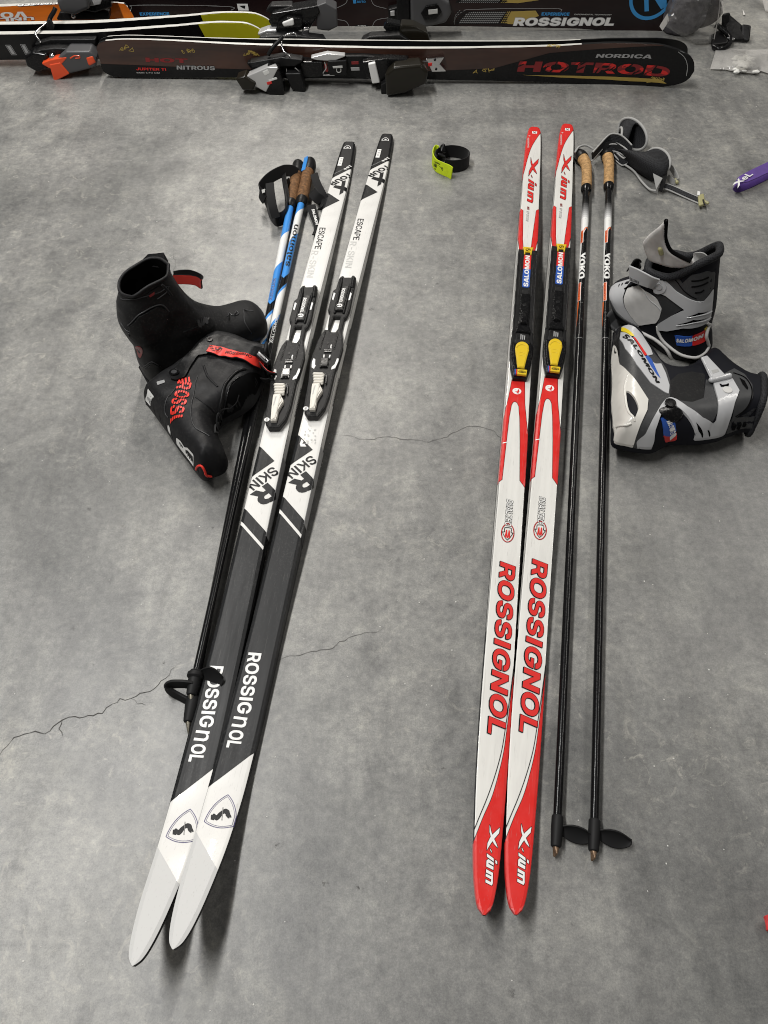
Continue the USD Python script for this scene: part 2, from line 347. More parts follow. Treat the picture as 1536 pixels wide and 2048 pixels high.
crack([(-30, 1530), (0, 1510), (28, 1475), (60, 1466), (100, 1462), (125, 1440), (150, 1433), (205, 1427), (225, 1408), (240, 1397), (262, 1397), (300, 1383), (322, 1362), (342, 1340), (362, 1324)], 0.0013, 1)
crack([(505, 1335), (545, 1322), (590, 1312), (640, 1300), (665, 1297), (690, 1282), (730, 1265), (768, 1255)], 0.0008, 2, 'crack_faint')
crack([(665, 868), (700, 872), (735, 879), (770, 874), (815, 880), (850, 884), (880, 878), (905, 866), (950, 853), (975, 858), (1003, 876), (1060, 872), (1110, 862), (1150, 861), (1185, 852), (1205, 843)], 0.0010, 3, 'crack_faint')
crack([(348, 500), (352, 520), (344, 545)], 0.0006, 4, 'crack_faint')
crack([(125, 1440), (118, 1458), (126, 1474)], 0.0009, 5)
crack([(262, 1397), (275, 1408), (292, 1411)], 0.0008, 6)
# ------------------------------------------------------------------ skis
class Ski:
    """Local frame: x from tail to tip, y across, z out of the top sheet. Profile tables are (x / length, value)."""
    def __init__(s, M, L, hw, zt, th, chamfer=0.004, chz=0.0015):
        s.M, s.L, s.Mi = np.asarray(M, float), L, np.linalg.inv(M)
        s.tab = {}
        for k, t in (('hw', hw), ('zt', zt), ('th', th)):
            t = np.asarray(t, float); s.tab[k] = (t[:, 0] * L, t[:, 1])
        s.ch, s.chz = chamfer, chz
        from scipy.interpolate import PchipInterpolator as PI
        s.f = {k: PI(*t) for k, t in s.tab.items()}
    def hw(s, u): return s.f['hw'](np.clip(u, 0, s.L))
    def zt(s, u): return s.f['zt'](np.clip(u, 0, s.L))
    def th(s, u): return s.f['th'](np.clip(u, 0, s.L))
    def body(s, n=150):
        us = np.unique(np.r_[np.linspace(0, s.L, n), s.L * (1 - np.geomspace(0.0004, 0.03, 16)), s.L * np.geomspace(0.0005, 0.01, 8)])
        top, side, base = [], [], []
        c = s.ch
        for u in us:
            h, z, t = float(s.hw(u)), float(s.zt(u)), float(s.th(u)); cc = min(c, h * 0.45)
            cz = s.chz * cc / c
            sl = (t - cz) * 0.13
            top.append([(u, y, q) for y, q in ((-h + 0.0003, z - cz), (-h + cc, z), (h - cc, z), (h - 0.0003, z - cz))])
            side.append([(u, y, q) for y, q in ((-h, z - cz - 0.0002), (h, z - cz - 0.0002), (h + sl, z - t), (-h - sl, z - t))])
        side = loft(side)
        T = np.array(top); m, n2 = T.shape[:2]
        Fs = [f for i in range(m - 1) for k in range(n2 - 1) for f in ([i * n2 + k, (i + 1) * n2 + k, (i + 1) * n2 + k + 1], [i * n2 + k, (i + 1) * n2 + k + 1, i * n2 + k + 1])]
        return trimesh.Trimesh(T.reshape(-1, 3), Fs, process=False), side
    def on(s, off=0.0003):
        """(u, v) -> points just above the top sheet; beyond the edge it runs on down the side wall."""
        def fn(q):
            u, v = q[:, 0], q[:, 1]; h, z = s.hw(u), s.zt(u); c = np.minimum(s.ch, h * 0.45); cz = s.chz * c / s.ch
            a = np.abs(v); e1 = np.clip((a - (h - c)) / np.maximum(c, 1e-6), 0, 1); e2 = np.maximum(a - h, 0)
            y = np.minimum(a, h) + e2 * 0.13 + (e2 > 0) * off
            return np.c_[u, np.sign(v) * y, z - cz * e1 - e2 + off * (e2 <= 0)]
        return fn
    def split(s, g):
        """A print cut where the cross-section bends."""
        us = np.linspace(0, s.L, 301); h = s.hw(us); c = np.minimum(s.ch, h * 0.45); out = []
        band = lambda lo, hi: Polygon(np.r_[np.c_[us, lo], np.c_[us, hi][::-1]]).buffer(0)
        for lo, hi in ((-(h - c) - .0002, h - c + .0002), (h - c - .0002, h + .0001), (-h - .0001, -(h - c) + .0002), (h, h + s.th(us) - .0012), (-h - s.th(us) + .0012, -h)):
            q = g.intersection(band(lo, hi))
            if not q.is_empty and q.area > 1e-9: out.append(q)
        return out
    def lay(s, g, off, step=0.04):
        ms = []
        if g.bounds[2] > 0.82 * s.L: step = 0.0124
        for q in s.split(g):
            x0 = math.floor(q.bounds[0] / step) * step; fn = s.on(off)
            for i in range(int(math.ceil((q.bounds[2] - x0) / step))):
                c = q.intersection(box(x0 + i * step, -1, x0 + (i + 1) * step, 1))
                for p in (polys(c) if c.geom_type != 'GeometryCollection' else [z for t in c.geoms for z in polys(t)]):
                    v, f = trimesh.creation.triangulate_polygon(p, engine='earcut'); ms.append(trimesh.Trimesh(fn(v), f, process=False))
        return cat(ms) if ms else None
    def uv(s, px, py, dz=0.0):
        o = s.Mi @ np.r_[EYE, 1]; d = s.Mi[:3, :3] @ ray(px, py); u = s.L / 2
        for _ in range(12):
            t = (float(s.zt(u)) + dz - o[2]) / d[2]; u = o[0] + d[0] * t
        return np.array([u, o[1] + d[1] * t])
    def P(s, pts, dz=0.0): return Polygon([s.uv(*p, dz) for p in pts]).buffer(0)
class View:
    """Pixel coordinates of an enlarged crop -> pixels of the photograph."""
    def __init__(s, x, y, k): s.x, s.y, s.k = x, y, k
    def __call__(s, *pts): return [(s.x + s.k * a, s.y + s.k * b) for a, b in pts]
def ski_frame(x, y, ang, z=0.0):
    c, sn = math.cos(ang), math.sin(ang)
    return at(x, y, z, (c, sn, 0), (-sn, c, 0), (0, 0, 1))
class Prints:
    """Prints drawn once on the reference ski in (u, v) and laid on any ski of the pair."""
    def __init__(s, ref): s.ref, s.items = ref, []
    def add(s, name, g, mat, layer=1, step=0.04): s.items.append((name, g, mat, layer, step))
    def text(s, name, txt, p0, p1, h, mat, layer=2, weight=700, slant=0.0, outline=None, ow=0.0008, track=0.0, dz=0.0, name2='lettering_outline'):
        """Baseline from pixel p0 to p1; h = cap height in metres."""
        a, b = s.ref.uv(*p0, dz), s.ref.uv(*p1, dz)
        g = place(fit_text(txt, np.linalg.norm(b - a), h, weight, slant, track), a, unit(b - a))
        if outline: s.items.append((name2, g.buffer(ow), outline, layer - 0.5, 0.04))
        s.items.append((name, g, mat, layer, 0.04)); return g
    def lay(s, ski, parent):
        k = ski.L / s.ref.L
        for name, g, mat, layer, step in s.items:
            if k != 1: g = affinity.scale(g, k, 1, origin=(0, 0))
            m = ski.lay(g, 0.00022 + 0.00018 * layer, step)
            if m is not None: put(parent, name, m, mat, False)
def shield(c, r, ang=0.0):
    """Three-sided emblem with bulging sides, point towards -x."""
    pts = []
    for k in range(3):
        a = math.pi + k * 2 * math.pi / 3; b = a + 2 * math.pi / 3
        p, q = np.array([math.cos(a), math.sin(a)]), np.array([math.cos(b), math.sin(b)])
        for t in np.linspace(0, 1, 10)[:-1]:
            m = p * (1 - t) + q * t; pts.append(m + unit(p + q) * 0.85 * t * (1 - t))
    g = Polygon(pts).buffer(-0.05).buffer(0.05)
    return affinity.translate(affinity.rotate(affinity.scale(g, r, r, origin=(0, 0)), ang, origin=(0, 0)), *c)
def rooster(c, s, ang=0):
    """The small crested bird of the emblem with two strokes through it; beak end towards +y."""
    g = blob([(-0.02, -0.62), (0.12, -0.42), (-0.05, -0.25), (-0.22, -0.02), (-0.32, 0.2), (-0.2, 0.42), (0.02, 0.5), (0.3, 0.62), (0.12, 0.42), (0.34, 0.48), (0.16, 0.3), (0.02, 0.26), (-0.05, 0.12), (0.06, -0.05), (0.3, -0.2), (0.42, -0.38), (0.3, -0.56), (0.16, -0.66)])
    comb = unary_union([Polygon([(0.05 + 0.09 * k, -0.6), (0.12 + 0.09 * k, -0.6), (0.06 + 0.09 * k, -0.78)]) for k in range(4)])
    g = unary_union([g, comb]).difference(box(-0.8, -0.035, 0.8, 0.035))
    g = g.buffer(.045)
    bars = unary_union([box(-0.5, -0.028, 0.5, -0.012), box(-0.5, 0.012, 0.5, 0.028)])
    g = g.difference(bars.buffer(0.012)).union(bars)
    return affinity.translate(affinity.rotate(affinity.scale(g, s, s, origin=(0, 0)), ang, origin=(0, 0)), *c)

# ---- the charcoal and white pair
def classic_ski(x, y, ang, L, tip):
    hw = [(0, .0125), (.004, .0146), (.05, .0186), (.10, .0206), (.16, .0214), (.5, .0214), (.78, .0224), (.86, .0236), (.90, .0232), (.93, .0216), (.955, .0192), (.975, .0158), (.989, .0115), (.9965, .0068), (1, .0008)]
    zt = [(0, .0125), (.06, .013), (.2, .026), (.46, .0435), (.62, .034), (.78, .016), (.85, .0135), (.89, .0165), (.93, .0300), (.965, tip * .70), (1, tip + .002)]
    th = [(0, .010), (.1, .012), (.3, .0215), (.5, .0235), (.68, .018), (.85, .010), (.93, .0075), (1, .006)]
    return Ski(ski_frame(x, y, ang), L, hw, zt, th, 0.0045, 0.0016)
S2 = classic_ski(0.0090, 1.9710, -1.6950, 1.863, 0.077)
S1 = classic_ski(-0.0875, 1.9310, -1.6656, 1.832, 0.0780)
def charcoal_prints(r):
    q = Prints(r); D = 'ski_char'; h = 0.045
    vb, v7, v6, v8 = View(650, 250, 150 / 1536), View(480, 250, 320 / 1536), View(400, 820, 300 / 1536), View(220, 1480, 340 / 1451)
    vw = View(320, 1080, 300 / 1396)
    def line(a, b):          # two pixels on the left and right edge -> boundary prolonged over the side walls
        a, b = r.uv(*a), r.uv(*b); d = (b - a) / (b[1] - a[1]); return a + d * (-h - a[1]), a + d * (h - a[1])
    a, b = line(*vb((915, 920), (1330, 715)))
    q.add('dark_tail_panel', Polygon([(0, -h), (0, h), b, a]), 'ink_black', 1)
    # band of white then the wedge
    t0, t1, t2 = (r.uv(*p) for p in vb((828, 1205), (1078, 1375), (750, 1530)))
    def ext(p, apex): d = (p - apex) / (p[1] - apex[1]); return apex + d * (-h - apex[1])
    q.add('dark_wedge', Polygon([ext(t0, t1), t1, ext(t2, t1)]), D, 1)
    for g, m, l in ((shield((0, 0), 1), 'ink_white', 2), (shield((0, 0), .78), 'ink_black', 3)):
        c = r.uv(*vb((1238, 300))[0]); q.add('emblem', affinity.translate(affinity.scale(g, .0112, .0112, origin=(0, 0)), *c), m, l)
    q.add('emblem', affinity.translate(affinity.scale(poly([(-.45, .05), (-.1, .3), (.35, .55), (.3, .2), (.35, -.5), (.1, -.3)]), .0078, .0078, origin=(0, 0)), *r.uv(*vb((1238, 302))[0])), 'ink_white', 4)
    lp = r.P(vb((1075, 495), (1160, 495), (1115, 675), (1030, 670))).buffer(-.0015).buffer(.0012)
    q.add('size_sticker', lp, 'ink_white', 2)
    for k in range(3):
        c = vb((1120 - 16 * k, 530 + 45 * k))[0]; a = r.uv(*c); q.add('size_sticker_print', box(a[0] - .002, a[1] - .0028, a[0] + .002, a[1] + .0026), 'ink_grey', 3)
    q.text('lettering', '186', vb((1290, 655))[0], vb((1150, 740))[0], .0068, 'ink_white', 2, 900, track=.02)
    q.text('lettering', 'COMFORT', vb((1130, 745))[0], vb((955, 830))[0], .0026, 'ink_grey', 2, 500)
    q.text('lettering', 'TOUR', vb((1258, 812))[0], vb((846, 1030))[0], .0165, 'ink_black', 2, 820)
    q.add('lettering', unary_union([r.P(vb((1130, 985), (1205, 970), (1150, 1215), (1068, 1262))), r.P(vb((945, 1105), (990, 1062), (1240, 1112), (1228, 1195)))]), 'ink_black', 2)
    vc = View(560, 440, 200 / 1536)
    q.text('lettering', 'ESCAPE', v7((1133, 900))[0], v7((1084, 1103))[0], .0132, 'ink_black', 1, 560)
    q.text('pale_lettering', 'R-SKIN', v7((1060, 1118))[0], v7((1005, 1370))[0], .0138, 'ink_palegrey', 1, 600)
    # after the binding: wedge, SKIN R, slashes
    t0, t1, t2 = (r.uv(*p) for p in v6((1005, 250), (1155, 408), (930, 560)))
    q.add('dark_wedge', Polygon([ext(t0, t1), t1, ext(t2, t1)]), D, 1)
    # dark side wall from here on
    u0 = r.uv(*v6((1250, 355))[0])[0]
    q.add('dark_side_wall', Polygon([(u0, .0214), (u0, h), (u0 + .16, h), (u0 + .16, .0214)]), 'ink_grey', 1)
    a, b = r.uv(*v6((1150, 470))[0]), r.uv(*v6((915, 650))[0])
    q.text('lettering', 'SKIN', v6((1135, 462))[0], v6((870, 640))[0], .0185, D, 2, 650)
    q.text('lettering', 'R', v6((1085, 628))[0], v6((905, 745))[0], .034, D, 2, 900)
    a, b = line(*v6((858, 890), (1050, 1110)))
    e1, e2 = line(*v6((820, 1015), (1030, 1262)))
    f1, f2 = line(*v6((812, 1052), (1025, 1300)))
    g1, g2 = line(*v8((860, 385), (1215, 118)))
    q.add('dark_slash', Polygon([a, b, e2, e1]), D, 1)
    q.add('dark_forebody', Polygon([f1, f2, g2, g1]), D, 1)
    q.text('lettering', 'ROSSIG', vw((825, 1047))[0], vw((712, 1612))[0], .0185, 'ink_white', 2, 760)
    gn = text_shape('n', 560); 
    a, b = r.uv(*vw((692, 1640))[0]), r.uv(*vw((667, 1735))[0]); d = unit(b - a)
    gn = affinity.scale(gn, np.linalg.norm(b - a) / gn.bounds[2], .0185 / gn.bounds[3], origin=(0, 0)); q.add('lettering', place(gn, a, d), 'ink_white', 2)
    q.text('lettering', 'OL', vw((655, 1765))[0], vw((615, 1930))[0], .0185, 'ink_white', 2, 760)
    c = r.uv(*v8((972, 590))[0]); R = .0238
    axis = 0
    out = affinity.translate(affinity.scale(shield((0, 0), R), 1.06, .95, origin=(0, 0)), *(c + [.006, 0])).intersection(box(0, -.0222, 9, .0222))
    q.add('emblem_outline', out.difference(out.buffer(-.0009)).union(out.buffer(-.0021).difference(out.buffer(-.0026))), 'ink_navyline', 1, .02)
    q.add('emblem_rooster', rooster(c + [.006, 0], .0168, 12), D, 1, .02)
    a, b = r.uv(*v8((760, 830))[0]), r.uv(*v8((938, 1145))[0]); d = (b - a) / (b[1] - a[1])
    cut = Polygon([a + d * (-.03 - a[1]), a + d * (.03 - a[1]), (r.L, .03), (r.L, -.03)])
    tipo = Polygon([(u, float(r.hw(u))) for u in np.linspace(1.5, r.L, 120)] + [(u, -float(r.hw(u))) for u in np.linspace(r.L, 1.5, 120)]).buffer(-.0002)
    q.add('grey_tip_panel', cut.intersection(tipo), 'ski_tipgrey', 1, .012)
    # side wall prints beside the binding
    vd = View(580, 680, 140 / 1536)
    return q
CH = charcoal_prints(S2)
def nnn_binding(ski, ref, parent):
    vd, ve = View(620, 520, 120 / 1365), View(580, 680, 140 / 1536)
    k = ski.L / ref.L
    zb = float(ski.zt(ref.uv(655, 700)[0] * k)) + 0.0003
    def PX(pts, dz): return affinity.scale(ref.P(pts, dz), k, 1, origin=(0, 0))
    def UV(p, dz): a = ref.uv(*p, dz); return np.array([a[0] * k, a[1]])
    out = vd((1050, 440), (1000, 715), (985, 745), (950, 930), (910, 1130), (830, 1310), (780, 1350), (725, 1590), (750, 1780)) + ve((1170, 150), (1110, 370), (1060, 530), (990, 700), (870, 1250), (770, 1530), (620, 1720), (385, 1720), (315, 1590), (310, 1480), (330, 1350), (400, 950), (430, 650), (440, 500), (490, 330)) + vd((190, 1800), (240, 1710), (335, 1590), (390, 1590), (440, 1290), (455, 1220), (410, 1130), (520, 730), (590, 680), (655, 470), (700, 420), (760, 400), (790, 440), (930, 440), (960, 400), (1010, 400))
    holes = [vd((545, 1330), (695, 1330), (640, 1590), (580, 1670), (480, 1670), (440, 1620)), vd((540, 755), (582, 772), (530, 930), (500, 900)), vd((920, 750), (950, 780), (910, 920), (870, 925)),
             ve((515, 395), (555, 420), (550, 540), (567, 560), (525, 640), (475, 600), (480, 480)), ve((1030, 400), (1070, 405), (1060, 470), (990, 620), (900, 655), (915, 590), (980, 530))]
    g = PX(out, .007)
    for hpts in holes[:1]: g = g.difference(PX(hpts, .004))
    for hpts in holes[1:]: put(parent, 'white_inlay', slab(PX(hpts, .009), zb + .006, zb + .0083, .0003), 'ink_white')
    b = put(parent, 'binding', slab(g, zb - .002, zb + .008, .0025), 'plastic_dark')
    put(b, 'label_panel', slab(PX(vd((775, 610), (900, 610), (750, 1150), (560, 1150)), .012), zb, zb + .0125, .002), 'plastic_black')
    for a, c in ((vd((700, 560))[0], vd((560, 1180))[0]), (vd((930, 560))[0], vd((760, 1180))[0])):
        a, c = UV(a, .012), UV(c, .012); put(b, 'rail', rhull([[*a, zb + .006], [*c, zb + .006], [*a, zb + .009], [*c, zb + .009]], .0024), 'plastic_black')
    for a, c in (((720, 440), (700, 620)), ((990, 430), (960, 620))):
        a, c = UV(vd(a)[0], .01), UV(vd(c)[0], .01); put(b, 'mounting_lug', rhull([[*a, zb + .006], [*c, zb + .007]], .0036), 'plastic_black')
    # grooved guide bars towards the toe
    for a, c in ((((350, 1640)), (225, 2040)), ((650, 1640), (545, 2040))):
        a, c = UV(vd(a)[0], .008), UV(vd(c)[0], .008); put(b, 'guide_groove', rhull([[*a, zb + .0072], [*c, zb + .0072]], .0016), 'plastic_gloss')
    put(b, 'clip_block', slab(PX(ve((690, 390), (860, 390), (830, 600), (650, 600)), .011), zb, zb + .011, .0015).apply_translation([0, 0, 0]), 'plastic_gloss')
    put(b, 'clip_window', slab(PX(ve((690, 525), (820, 525), (810, 575), (680, 575)), .012), zb + .010, zb + .0122, .0006), 'ski_side')
    for pts in (((735, 335), (765, 335), (755, 400), (728, 400)), ((865, 340), (895, 340), (880, 400), (850, 400)), ((900, 110), (925, 115), (905, 165), (880, 160)), ((880, 172), (918, 172), (915, 192), (880, 192))):
        put(b, 'white_mark', slab(PX(ve(*pts), .010), zb + .006, zb + .0113, .0004), 'ink_white')
    for pts in (((750, 205), (920, 205), (915, 222), (745, 222)), ((755, 240), (910, 240), (905, 270), (750, 270))):
        put(b, 'adjuster_rib', slab(PX(ve(*pts), .010), zb + .006, zb + .0105, .0008), 'steel_dark')
    for pts in (((830, 20), (860, 60), (825, 100), (800, 70)), ((840, 110), (860, 110), (855, 175), (835, 175))):
        put(b, 'adjuster_arrow', slab(PX(ve(*pts), .009), zb + .006, zb + .0088, .0004), 'ski_side')
    # lever and its ribbed spring
    lev = PX(ve((430, 1550), (555, 1550), (588, 1430), (600, 1330), (670, 1200), (715, 1140), (708, 1080), (665, 1000), (660, 950), (485, 960), (470, 1080), (445, 1300)), .016)
    l = put(b, 'lever', slab(lev.buffer(-.001).buffer(.001), zb + .007, zb + .0165, .0035), 'plastic_white')
    a, c = UV(ve((550, 1010))[0], .018), UV(ve((500, 1200))[0], .018); put(l, 'lever_groove', rhull([[*a, zb + .0158], [*c, zb + .0158]], .0012), 'ink_palegrey')
    a, c = UV(ve((640, 1010))[0], .018), UV(ve((520, 1480))[0], .018); put(l, 'lever_ridge', rhull([[*a, zb + .0158], [*c, zb + .015]], .0016), 'plastic_white')
    for y in range(4):
        a, c = UV(ve((535 + 5 * y, 740 + 62 * y))[0], .016), UV(ve((705 - 3 * y, 745 + 62 * y))[0], .016); put(b, 'spring_rib', rhull([[*a, zb + .0135], [*c, zb + .0135]], .0033), 'plastic_white')
    a, c = UV(ve((725, 740))[0], .016), UV(ve((700, 950))[0], .016); put(b, 'spring_cap', rhull([[*a, zb + .0125], [*c, zb + .0125]], .0026), 'plastic_white')
    for (p0, p1) in (((770, 740), (770, 800)), ((800, 780), (790, 950))):
        a, c = UV(ve(p0)[0], .012), UV(ve(p1)[0], .012); put(b, 'hinge_pin', rhull([[*a, zb + .0105], [*c, zb + .0105]], .0018), 'steel_dark')
    # faceted bumper
    A = [UV(p, .006) for p in ve((385, 1715), (615, 1715), (545, 1560), (425, 1560))]
    put(b, 'bumper', m3.Manifold.hull_points([[*A[0], zb], [*A[1], zb], [*A[0], zb + .004], [*A[1], zb + .004], [*A[2], zb + .0125], [*A[3], zb + .0125], [*A[2], zb], [*A[3], zb]]), 'plastic_dark')
    c = UV(ve((350, 1530))[0], .010); put(b, 'size_badge', slab(Point(*c).buffer(.0047), zb + .0075, zb + .0090, .0006), 'ink_white')
    t = place(fit_text('18', .005, .0036, 700), c + [-.0022, -.0018], (1, 0)); put(b, 'badge_print', sheet(t, lambda v: np.c_[v, np.full(len(v), zb + .0093)]), 'ink_black', False)
    a, c = UV(vd((738, 668))[0], .0125), UV(vd((655, 985))[0], .0125)
    put(b, 'lettering', sheet(place(fit_text('ROSSIGNOL', np.linalg.norm(c - a), .0063, 800), a, unit(c - a)), lambda v: np.c_[v, np.full(len(v), zb + .0128)]), 'ink_white', False)
    c = UV(vd((672, 1048))[0], .0125); put(b, 'emblem', sheet(affinity.scale(Point(0, 0).buffer(.0054), 1.0, 1.0).difference(rooster((0, 0), .006)), lambda v: np.c_[v + c, np.full(len(v), zb + .0128)]), 'ink_white', False)
    # prints on the side wall
    for s0, s1 in ((ve((1040, 700))[0], ve((890, 1330))[0]), (vd((870, 1420))[0], vd((800, 1790))[0])):
        u0, u1 = UV(s0, 0)[0], UV(s1, 0)[0]
        g = place(fit_text('ROSSIGNOL', u1 - u0, .0075, 800, -.3), (u0, .0214 + .0125), (1, 0))
        g = affinity.scale(g, 1, -1, origin=((u0 + u1) / 2, .0214 + .0085)); g = affinity.rotate(g, 180, origin=((u0 + u1) / 2, .0214 + .0085)) if False else affinity.scale(g, 1, -1, origin=((u0 + u1) / 2, .0214 + .0085))
        put(parent, 'side_lettering', sheet(g, ski.on(.0005), .03), 'ink_black', False)
def build_classic(ski, label):
    t = thing('cross_country_ski', label, 'ski', ski.M, None)
    top, side = ski.body()
    put(t, 'top_sheet', top, 'ski_white', 40); sd = put(t, 'side_wall', side, 'ski_side', 40)
    # pale side walls around the binding
    u0, u1 = S2.uv(*View(650, 250, 150 / 1536)((1330, 715))[0])[0] * ski.L / S2.L, S2.uv(*View(400, 820, 300 / 1536)((1250, 355))[0])[0] * ski.L / S2.L
    for sg in (-1, 1):
        us = np.linspace(u0, u1, 60); P = np.array([(u, sg * (float(ski.hw(u)) + k * (float(ski.th(u)) - .0055))) for u in us for k in (0.02, 1)])
        V = ski.on(.00015)(P); n = len(us); Fs = [f for i in range(n - 1) for f in ([2 * i, 2 * i + 1, 2 * i + 3], [2 * i, 2 * i + 3, 2 * i + 2])]
        put(t, 'pale_side_strip', trimesh.Trimesh(V, Fs, process=False), 'ski_white', 40)
    v2 = View(220, 1480, 340 / 1451); u2 = S2.uv(*v2((1215, 118))[0])[0] * ski.L / S2.L
    CH.lay(ski, t); nnn_binding(ski, S2, t)
    return t
t_s1 = build_classic(S1, 'charcoal and white cross-country ski touching the pole baskets, nearer the black boots')
t_s2 = build_classic(S2, 'charcoal and white cross-country ski with torn sticker, farther from the black boots')
vs = View(400, 820, 300 / 1536)
st = S2.P(vs((1062, 150), (1190, 160), (1130, 355), (1040, 370), (1020, 350), (1045, 300), (1075, 300)))
rng = random.Random(5)
g = unary_union([Point(*S2.uv(*vs((1070 + 115 * rng.random(), 165 + 190 * rng.random()))[0])).buffer(.0006 + .0014 * rng.random(), 3) for _ in range(26)])
put(t_s2, 'sticker_remnant', sheet(g, S2.on(.0009)), 'ink_palegrey', False)
put(t_s2, 'sticker_remnant', sheet(S2.P(vs((1040, 300), (1062, 325), (1048, 350), (1070, 350), (1090, 378), (1030, 378), (1022, 350))), S2.on(.001)), 'ink_white', False)
# ---- the red and white pair
def race_ski(x, y, ang, L, tip):
    hw = [(0, .0095), (.004, .0130), (.02, .0165), (.06, .0188), (.12, .0198), (.3, .0204), (.5, .0204), (.72, .0208), (.84, .0208), (.90, .0197), (.94, .0175), (.97, .0146), (.987, .0108), (.996, .0066), (1, .0006)]
    zt = [(0, .0115), (.06, .012), (.2, .026), (.44, .0445), (.62, .036), (.78, .017), (.86, .0130), (.90, .0140), (.95, .0210), (1, tip)]
    th = [(0, .009), (.1, .011), (.3, .0205), (.45, .0235), (.65, .0185), (.82, .010), (.93, .008), (1, .006)]
    return Ski(ski_frame(x, y, ang), L, hw, zt, th, 0.0030, 0.0008)
R1 = race_ski(0.3920, 2.0083, -1.7210, 1.868, 0.040)
R2 = race_ski(0.4800, 2.0245, -1.7470, 1.892, 0.040)
def red_prints(r):
    q = Prints(r); H = .03; RED = 'ski_red'
    U = lambda py: float(r.uv(1100, py)[0]) if False else _u(py)
    def _u(py):
        lo, hi = 0.0, r.L
        for _ in range(40):
            m = (lo + hi) / 2; w = (r.M @ np.r_[m, 0, float(r.zt(m)), 1])[:3] - EYE; d = w @ np.array([0, -SP, -CP]); f = w @ np.array([0, CP, -SP])
            lo, hi = (m, hi) if 1024 + FPX * d / f < py else (lo, m)
        return (lo + hi) / 2
    def pt(py, f): u = _u(py); return (u, f * float(r.hw(u)))
    def ed(py, s): return (_u(py), s * H)
    def red(name, pts, ow=.0007):
        g = poly(pts); q.add(name + '_outline', g.buffer(ow, join_style=2), 'ink_black', 1); q.add(name, g, RED, 1.6)
    c = spline([pt(258, 1.05), pt(274, .236), pt(291, -.31), pt(313, -.66), pt(335, -.90), pt(350, -1.1)], 6)
    red('red_tail_panel', [(-.01, H), (_u(258), H)] + [tuple(p) for p in c] + [(_u(350), -H), (-.01, -H)])
    # emblem and small print at the tail
    v = View(980, 230, 260 / 1536)
    c = r.uv(*v((915, 172))[0])
    q.add('emblem', box(c[0] - .0052, c[1] - .0052, c[0] + .0052, c[1] + .0052).buffer(.0012), 'ink_white', 2)
    q.add('emblem_print', unary_union([LineString([c + [-.004, -.0035], c + [.004, .0035]]).buffer(.0009), LineString([c + [-.0035, .003], c + [.0035, -.003]]).buffer(.0007)]), 'ink_black', 3)
    q.text('lettering', 'ROSSIGNOL', v((832, 235))[0], v((832, 355))[0], .0040, 'ink_palegrey', 2, 700)
    q.add('emblem_dot', Point(*r.uv(*v((855, 212))[0])).buffer(.0022), 'ink_palegrey', 2)
    # X-ium, drawn as strokes; the same word comes again in white at the tip
    def xium(o, L, h):
        w = []
        w.append(poly([(.0, 1.05), (.10, 1.0), (.20, .62), (.30, .30), (.42, -.02), (.30, .02), (.20, .22), (.12, .5)]))
        w.append(poly([(-.02, .12), (.10, .30), (.20, .56), (.30, .84), (.42, 1.06), (.36, .98), (.30, .62), (.22, .34), (.10, .14)]))
        w.append(poly([(.385, .28), (.43, .42), (.455, .42), (.41, .28)]))
        w.append(poly([(.48, .0), (.535, .02), (.60, .66), (.545, .62)])); w.append(poly([(.565, .78), (.62, .80), (.635, .96), (.585, .94)]))
        w.append(poly([(.62, .66), (.57, .16), (.60, .0), (.70, .0), (.74, .64), (.685, .64), (.65, .18), (.63, .2), (.665, .66)]))
        w.append(poly([(.745, .0), (.79, .62), (.96, .64), (1.0, .56), (.965, .0), (.915, .0), (.945, .46), (.925, .48), (.90, .48), (.865, .0), (.82, .0), (.85, .48), (.83, .48), (.80, .0)]))
        g = unary_union(w)
        return place(affinity.scale(g, L, h, origin=(0, 0)), o, (1, 0))
    g = xium(pt(311, -.36), _u(400) - _u(311), .0205)
    q.add('lettering_outline', g.buffer(.0006), 'ink_black', 2); q.add('lettering', g.buffer(-.0003), 'ink_red', 2.6)
    q.text('small_lettering', 'NIS', (1120.0, 407), (1120.0, 413), .0052, 'ink_darkred', 2, 700, .3)
    q.text('small_lettering', 'IFP SYSTEM', v((822, 1100))[0], v((812, 1215))[0], .0058, 'ink_grey', 2, 500, .3)
    # wedges before the binding
    red('red_wedge', [ed(412, -1), pt(413, -.98), pt(416, -.74), pt(474, -.58), pt(506, -.36), pt(506, -.70), pt(488, -.90), pt(472, -1.02), ed(470, -1)])
    red('red_wedge', [ed(411, 1), pt(411, .98), pt(414, .72), pt(474, .42), pt(506, .30), pt(506, .64), pt(474, .98), ed(472, 1)])
    # fork after the binding
    red('red_fork', [pt(752, -.62), pt(790, -.80), pt(824, -1.02), ed(826, -1), ed(960, -1), pt(960, -1), pt(956, -.80), pt(930, -.77), pt(876, -.70), pt(830, -.63), pt(806, -.52), pt(800, -.42), pt(797.6, -.24), pt(800, -.04), pt(807, .12), pt(830, .26), pt(876, .42), pt(930, .54), pt(954, .60), pt(965, .98), ed(966, 1), ed(861, 1), pt(858, .98), pt(830, .80), pt(800, .60), pt(752, .46)])
    q.add('chip', poly([pt(882, -.98), pt(880, -.62), pt(882, -.62), pt(884, -.98)]), 'ink_white', 3)
    c = np.array(pt(777, -.14)); R = .0078
    q.add('emblem', Point(*c).buffer(R), 'ink_white', 2)
